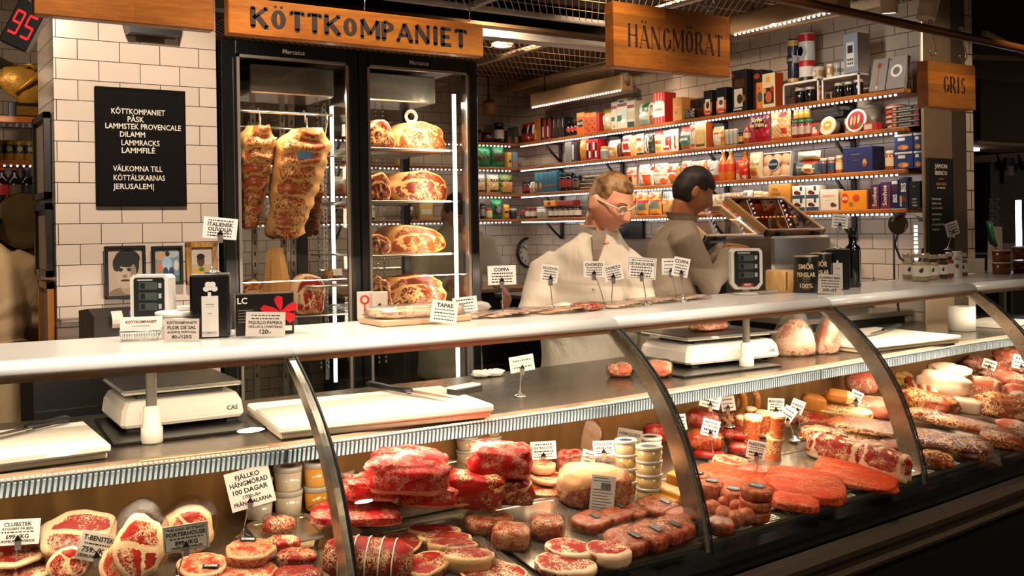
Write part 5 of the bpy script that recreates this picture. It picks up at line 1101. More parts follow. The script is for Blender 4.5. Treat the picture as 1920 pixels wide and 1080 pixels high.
# flat vacuum packs of sliced meat along the top
SLICE=meat('sliced_ham','#d07c62','#e6a88c','#f8e6d4',40,1.0,rough=.4,coat=.2)
def flat_pack(px,py,w,d,label,mat=SLICE,turn=0,n=5,seed=0):
 p=top_at(px,py);k=depth(p)/FPX;W=w*k
 t=T('sliced_meat_pack',label,'meat pack',p+Vector((0,.04,0)),R(turn),'flat packs of sliced meat on the counter top')
 rnd=random.Random(seed);m=MB()
 for i in range(n):
  mm=MB();steak(mm,W*.2,d*.42,.004,seed+i,.15,fatband(.16),.05,24,5);o=W*.33*(2*i/(n-1)-1)if n>1 else 0
  m.add([(a+o,b+rnd.uniform(-.006,.006),c+.0025+.0022*i)for a,b,c in mm.v],mm.f,0,True,[mm.at.get(q,0)for q in range(len(mm.v))])
 m.build('slices',mat,t)
 m=MB();blob(m,W*.62,d*.6,.009,seed,.1,5,None,40,10,0,5);m.build('vacuum_film',FILM,t)
 return t
DARKSLICE=meat('sliced_cured','#a83a26','#c8583c','#f4d0b0',60,1.6,rough=.4,coat=.2)
for i,a in enumerate([(905,597,56,.10,'flat pack of pale sliced meat left of the first Coppa card',SLICE,8),(952,595,88,.11,'flat pack of sliced ham under the first Coppa card',SLICE,-6),(1004,589,74,.10,'flat pack of red slices between the Coppa and salami cards',SLICE,5),(1060,588,86,.10,'flat pack of dark salami slices at the foot of the salami card',DARKSLICE,-4),(1174,577,84,.10,'flat pack of pale slices right of the crinkled red pack',SLICE,6),(1240,569,84,.10,'flat pack of pink slices at the foot of the cecina card',SLICE,-3),(1300,563,76,.10,'flat pack of orange slices at the right end of the pack row',SLICE,4)]):
 flat_pack(*a[:5],mat=a[5],turn=a[6],n=5,seed=i*7)
p=top_at(1113,583);k=depth(p)/FPX
t=T('chorizo_pack','crinkled bright red chorizo pack standing proud on the counter top','meat pack',p+Vector((0,.03,0)),R(4))
m=MB();blob(m,29*k,.035,.011,5,.3,3,lambda q:.3*nz(q,4,1));m.build('chorizo',meat('chorizo_red','#a81a10','#cf3a1e','#f0d2b0',30,.9,rough=.3,coat=.6),t)
m=MB();blob(m,32*k,.042,.0135,6,.25,3.4,None,36,12,0,5);m.build('vacuum_film',FILM,t)
def L(*s):return list(s)
price_card((943,589),(941,516),53,36,L(('COPPA',.2),('~',.12),('~',.1),('~',.1),('~',.1)),'white price card reading Coppa, left of the fair worker',1,0,z=CT)
price_card((1037,583),(1030,513),32,33,L(('SALCHICHÓN',.16),('~',.1),('~',.1),('~',.1),('~',.1)),'narrow white price card standing before the fair worker\'s sleeve',-9,30,z=CT)
price_card((1133,576),(1114,505),40,30,L(('CHORIZO',.2),('~',.1),('~',.1),('~',.1),('~',.1)),'white price card reading Chorizo, left of the overlapping pair',0,0,z=CT)
price_card((1136,574),(1150,511),36,31,L(('CHORIZO',.2),('~',.1),('~',.1),('~',.1),('~',.1)),'tilted white price card reading Chorizo, right of the overlapping pair',12,0,loc=top_at(1139,575)+Vector((.012,-.006,0)),basep=False)
price_card((1212,573),(1203,503),54,40,L(('~',.08),('CECINA DE KOBE',.15),('~',.09),('~',.09),('~',.09),('~',.09)),'white price card reading Cecina de Kobe between the two workers',-5,0,z=CT,border=True)
price_card((1268,562),(1258,500),34,31,L(('~',.1),('~',.1),('~',.1),('~',.1)),'white card partly behind the right Coppa card',0,0,z=CT)
price_card((1282,566),(1277,501),30,36,L(('COPPA',.2),('~',.1),('~',.1),('~',.1),('~',.1)),'tilted white price card reading Coppa before the dark haired worker',-12,12,z=CT)
# round wooden box
p=top_at(1487,548);k=depth(p)/FPX;r=30*k
t=T('wooden_box','round pale wooden box with a dark stave before the butter tins','box',p+Vector((0,r*.9,0)),0)
m=MB();m.lathe([(r*.93,0),(r*.93,.006),(r,.008),(r,39*k),(r*.95,41*k)],32);m.build('box_body',wood('pale_wood','#d99a52','#f0c88a',3,2,.5,0),t)
m=MB();a0=facing(p)-pi/2+.25;m.add([(r*1.004*cos(a0+a),r*1.004*sin(a0+a),z)for z in(.009,39*k)for a in(0,.06,.12)],[(0,1,4,3),(1,2,5,4)]);m.build('dark_stave',wood('dark_stave_wood','#7a4a1c','#9c6428',3,2,.5,0),t)
# butter tins
for i,(x,y,w,h,dy,lb)in enumerate(((1530,549,46,68,.045,'black tin reading Smör penslar, left of the pair behind the butter card'),(1569,546,40,70,.075,'black tin reading Smör penslar, right of the pair beside the oil tin'))):
 p=top_at(x,y);k=depth(p)/FPX;r=w/2*k;h=h*k
 t=T('butter_tin',lb,'tin',p+Vector((0,dy,0)),facing(p));m=MB();m.lathe([(r*.97,0),(r,.004),(r,h-.004),(r*.97,h)],28);m.lathe([(r*.99,h-.002),(r*1.01,h),(r*.99,h+.003),(r*.9,h+.002)],28,1);m.build('tin_body',[M('#14110f',.3,coat=.4),M('#b9a890',.3,.7)],t)
 m=MB()
 def ct(s,z,sz,mi,fit):
  n0=len(m.v);m.text(s,0,z,sz,0,mi,.03,fit=fit)
  for q in range(n0,len(m.v)):a=m.v[q][0]/r;m.v[q]=(r*1.006*sin(a),-r*1.006*cos(a),m.v[q][2])
 ct('SMÖR',h*.66,h*.14,0,r*1.3);ct('PENSLAR',h*.45,h*.12,0,r*1.6);ct('100%',h*.14,h*.13,0,r*1.1)
 for z in(.40,.36,.3,.09):ct('=====',h*z,h*.05,1,r*1.5)
 m.build('print',[M('#d9c49a',.4),M('#8c7444',.5)],t)
price_card((1556,552),(1556,532),42,36,L(('KLARIFIERAT SMÖR',.12),('~',.09),('~',.09),('~',.09),('200:-/ST',.17)),'grey price card reading klarifierat smör before the butter tins',-3,0,GREYCARD,z=CT,stem=False)
t,p,Hh=oil_tin(1586,543,42,76,'smaller black oil tin with white label right of the butter tins',False)
price_card(None,(1575,415),29,26,L(('~',.12),('~',.12),('~',.12),('~',.12)),'small tilted white card standing on the smaller oil tin',-6,0,loc=p+Vector((-.008,.035,Hh+.0015)))
p=top_at(1612,539);k=depth(p)/FPX;r=15*k
t=T('oil_bottle','tall black square-shouldered oil bottle right of the smaller oil tin','bottle',p+Vector((0,r,0)),facing(p));m=MB();m.lathe([(r*.9,0),(r,.005),(r,70*k),(r*.9,76*k),(r*.48,82*k),(r*.46,96*k)],24);m.build('bottle_body',M('#0c0b0a',.15,coat=.7),t)
m=MB();m.lathe([(r*.52,94*k),(r*.52,108*k),(r*.4,113*k)],18);m.build('cap',M('#141210',.3),t)
m=MB();m.box((r*.85,-r*.62,40*k),(.002,.012,62*k),0);m.build('label_strip',M('#c9c3b8',.5),t)
# preserve jars
def jar(px,py,w,h,body,lid,lab,label,motif=True,chunk=None,dy=.03):
 p=top_at(px,py);k=depth(p)/FPX;r,h=w/2*k,h*k
 t=T('preserve_jar',label,'jar',p+Vector((0,dy,0)),facing(p),None)
 m=MB();m.lathe([(r*.82,0),(r*.98,.004),(r,h*.7),(r*.86,h*.8),(r*.84,h*.86)],24);m.build('glass_body',glass('jar_glass','#e9e6df',1.0),t)
 m=MB();rnd=random.Random(px)
 if chunk:
  for j in range(4):
   for i in range(7):m.lathe([(0.0001,-chunk),(chunk*.7,-chunk*.7),(chunk,0),(chunk*.7,chunk*.7),(.0001,chunk)],10,0,((r*.62)*cos(i*.9+j),(r*.62)*sin(i*.9+j),.008+chunk+j*(h*.6-chunk)/3.4),caps=False)
 m.lathe([(r*.74,.004),(r*.86,.01),(r*.86,h*.66),(r*.7,h*.7)],20,0);m.build('preserve',M(body,.35,sc=160,var=.4,coat=.3),t)
 m=MB();m.lathe([(r*.9,h*.84),(r*.95,h*.86),(r*.95,h*.97),(r*.9,h)],24);m.build('lid',M(lid,.25,.6),t)
 m=MB();m.lathe([(r*1.012,h*.2),(r*1.012,h*.58)],24,caps=False)
 if motif:m.disc((0,h*.39),r*.22,h*.07,-r*1.03,1,14);m.disc((r*.12,h*.45),r*.12,h*.05,-r*1.035,1,10)
 m.build('paper_label',[M('#e2dacd',.5),M('#3a342e',.5)],t)
 return t
jar(1716,525,26,50,'#d2b892','#b9ae9a',1,'jar of pale onions, leftmost of the jar row on the counter',True,.009)
jar(1745,529,34,54,'#dcc6a0','#c2b8a6',1,'largest jar of pale onions, second in the jar row',True,.010,.045)
jar(1769,526,20,48,'#d2b68c','#b9ae9a',1,'jar of pale onions partly behind the largest one',True,.008,.05)
jar(1786,524,18,47,'#4a1e10','#c9beaa',1,'jar of dark brown preserve between onion and chilli jars',True,None,.045)
jar(1800,523,16,50,'#a5341c','#c9beaa',1,'jar with bright red chillies under its lid',False,.006,.05)
p=top_at(1814,521);k=depth(p)/FPX;r=9*k
t=T('label_can','slim can with a grey printed label beside the last small jar','can',p+Vector((0,.05,0)),facing(p));m=MB();m.lathe([(r*.95,0),(r,.003),(r,48*k),(r*.94,50*k)],22);m.build('can_body',M('#cfc8bd',.4),t)
m=MB();m.disc((0,22*k),r*.4,r*.5,-r*1.02,0,14);m.quad(-r*.5,34*k,r*.5,36*k,-r*1.02,0);m.quad(-r*.5,38*k,r*.4,39*k,-r*1.02,0);m.build('print',M('#5a544c',.5),t)
jar(1829,520,15,46,'#8a6a34','#c9beaa',1,'small jar with white label, rightmost of the jar row',True,None,.06)
price_card(None,(1789,429),22,26,L(('~',.12),('~',.12),('~',.12),('~',.12)),'small steeply tilted card standing on the jars',16,40,loc=top_at(1799,519)+Vector((0,.055,50*depth(top_at(1799,519))/FPX+.001)))
p=top_at(1857,513);k=depth(p)/FPX;t=T('white_carton','plain white carton between the jars and the brown tubs','box',p+Vector((0,.09,0)),facing(p));m=MB();m.box((0,0,14*k),(40*k,.06,28*k),0,.001);m.build('carton',M('#d9d2c8',.5),t)
for x,y,w,h,up,lb in((1889,514,34,23,0,'lower left of the brown chutney tubs'),(1889,514,34,23,1,'upper left of the brown chutney tubs'),(1927,512,34,24,0,'lower right of the brown chutney tubs'),(1927,512,34,25,1,'upper right of the brown chutney tubs')):
 p=top_at(x,y);k=depth(p)/FPX;r=w/2*k;h=h*k
 t=T('chutney_tub',lb+' at the right end','tub',p+Vector((0,.03,up*(h+.001))),facing(p));m=MB();m.lathe([(r*.88,0),(r*.95,h*.86)],24);m.build('tub_body',M('#7a3a18',.2,sc=140,var=.5,coat=.6),t)
 m=MB();m.lathe([(r*.95,h*.85),(r,h*.87),(r,h*.97),(r*.9,h)],24);m.build('lid',M('#cbb8a4',.25,coat=.4),t)
# ---------------------------------------------------------------- meat in the display
SE=.32
def spot_on(x0,y0,x1,y1,df=.6,up=0.0):
 """where a piece seen in the px box stands on the deck, and its width, depth, height"""
 q=onDeck((x0+x1)/2,y1,up);k=depth(q)/FPX;w=(x1-x0)*k;V=(y1-y0)*k;d=w*df
 d=min(d,V/SE*.8);h=max(.012,(V-SE*d)/.95)
 p=onDeck((x0+x1)/2,y1-SE*d/2/k,up);return p,w,d,h
SLOPE=math.atan(.16)
def rotd(rz):return(Matrix.Rotation(SLOPE,3,'X')@Matrix.Rotation(rz,3,'Z')).to_euler()
def piece(box,kind,mat,label,df=.6,up=0.0,turn=0,band=None,seed=None,film=False,amp=.14,p=2.8,fat=None,name='beef_cut',cat='meat',group=None,sticker=None,lean=0,seam=None,t=None,tilt=0,power=2.0,lump=.14):
 P,w,d,h=spot_on(*box,df,up);rz=facing(P,R(turn));seed=seed if seed is not None else len(label)+box[0]%97
 th=T(name,label,cat,P+Vector((0,0,.002)),0,group,rotd(rz))
 m=MB()
 if kind=='blob':blob(m,w/2,d/2,h/1.94,seed,amp,p,fat)
 elif kind=='steak':steak(m,w/2,d/2,h,seed,lump,band,.15,seam=seam,power=power)
 elif kind=='stand':
  k=depth(P)/FPX;V=(box[3]-box[1])*k;tt=t or.03;a=R(90-lean)
  steak(m,w/2,V/2/max(.55,sin(a)+.0),tt,seed,lump,band,.12,seam=seam,power=power)
  X=Matrix.Rotation(a,4,'X');m.v=[tuple(X@Vector(v))for v in m.v]
  zm=min(v[2]for v in m.v);m.v=[(a_,b,c-zm)for a_,b,c in m.v]
 if tilt:X=Matrix.Rotation(R(tilt),4,'Y');m.v=[tuple(X@Vector(v))for v in m.v];zm=min(v[2]for v in m.v);m.v=[(a_,b,c-zm)for a_,b,c in m.v]
 m.build('meat',mat,th)
 xs=[v[0]for v in m.v];ys=[v[1]for v in m.v];zs_=[v[2]for v in m.v];H=max(zs_)
 if film:
  f=MB();ins=(max(xs)-min(xs))/2
  if kind=='stand':
   cy=(max(ys)+min(ys))/2;steak(f,w/2*1.12,(H/2)*1.08/max(.6,sin(a)),(t or.03)*1.5,seed+1,.1,None,.3);f.v=[tuple(X@Vector((v[0],v[1],v[2]-(t or.03)*.25)))for v in f.v];zm=min(v[2]for v in f.v);f.v=[(a_,b,c-zm)for a_,b,c in f.v]
   f.at={}
  else:sheath(f,ins*1.08,(max(ys)-min(ys))/2*1.1,H*.535,seed+2,4,.06)
  f.build('vacuum_film',FILM,th)
 if sticker:
  st,sw,sh,fx,fz,bg,fg=sticker;s=MB();k=depth(P)/FPX
  y=-(max(ys))*.5;s.box((0,0,0),(sw*k,sh*k,.001),0);
  if st:s.text(st,0,-sh*k*.28,sh*k*.55,.0009,1,.03,fit=sw*k*.8,flat=True)
  s.build('sticker',[M(bg,.4),M(fg,.5)],th,(fx*ins if film else fx*w/2,fz*max(ys),H*(1.06 if kind!='stand' else.6)+.001),(R(0),0,R(-8)))
 return th
def gastro(X0,X1,Y0,Y1,label,h=.010,up=.0025,mat=None,rim=.012):
 """steel serving tray lying on the sloped deck"""
 cx,cy=(X0+X1)/2,(Y0+Y1)/2
 t=T('steel_tray',label,'tray',(cx,cy,deck_z(cx,cy)+up),0,None,(SLOPE,0,0));m=MB();w,d=(X1-X0)/2,(Y1-Y0)/2/cos(SLOPE)
 def rr(w,d,r,z):
  out=[]
  for sx,sy,a0 in((1,1,0),(-1,1,90),(-1,-1,180),(1,-1,270)):
   for i in range(5):a=R(a0+i*22.5);out.append((sx*(w-r)+r*cos(a),sy*(d-r)+r*sin(a),z))
  return out
 m.loft([rr(w,d,.025,h-.003),rr(w,d,.025,h),rr(w-rim,d-rim,.02,h),rr(w-rim-.004,d-rim-.004,.018,.003),rr(w*.4,d*.4,.01,.003)],0,True,False)
 m.build('pan',mat or TRAY,t);return t
TRAY=steel('tray_steel','#cabfae',.18,(4,4,4),.2)
def X_(a,b):return onDeck(a,b).x
def Y_(a,b):return onDeck(a,b).y
gastro(X_(692,1012),X_(868,986),1.945,Y_(780,990),'steel tray of film wrapped strip steaks at the left of the middle section')
gastro(X_(876,978),X_(1058,950),1.945,Y_(960,952),'steel tray of chunky marbled steaks in the middle section')
gastro(X_(1064,975),X_(1300,960),1.945,Y_(1180,945),'steel tray of black stickered film packs beside the second rib')
gastro(X_(1300,950),X_(1690,880),1.985,Y_(1500,850),'steel tray of flat red steaks and patties in the third section')
gastro(X_(660,990),X_(1000,948),Y_(820,968),2.56,'raised steel tray below the pile of red beef joints',.05,.002)
gastro(X_(480,1035),X_(610,1020),Y_(560,1040),Y_(560,985),'small bright steel tray under the short stack of cuts',.03)
fb=fatband
eye=lambda u,v:.8*(1-smoothstep(.03,.14,abs(u*.8+v*.55-.12*sin(v*4))))+.7*(1-smoothstep(.02,.1,abs((u-.25)**2+(v+.1)**2-.22)))
tb=lambda u,v:.95*(1-smoothstep(.06,.16,abs(v+.12*sin(u*3))))+.85*(1-smoothstep(.04,.12,abs(u-.15))if v<0 else 0)
LOWFAT=lambda q:.95*smoothstep(-.45,-.75,q.z)
def strip(q):return.9*smoothstep(-.35,-.6,q.z)+.35*nz(q,5,3)
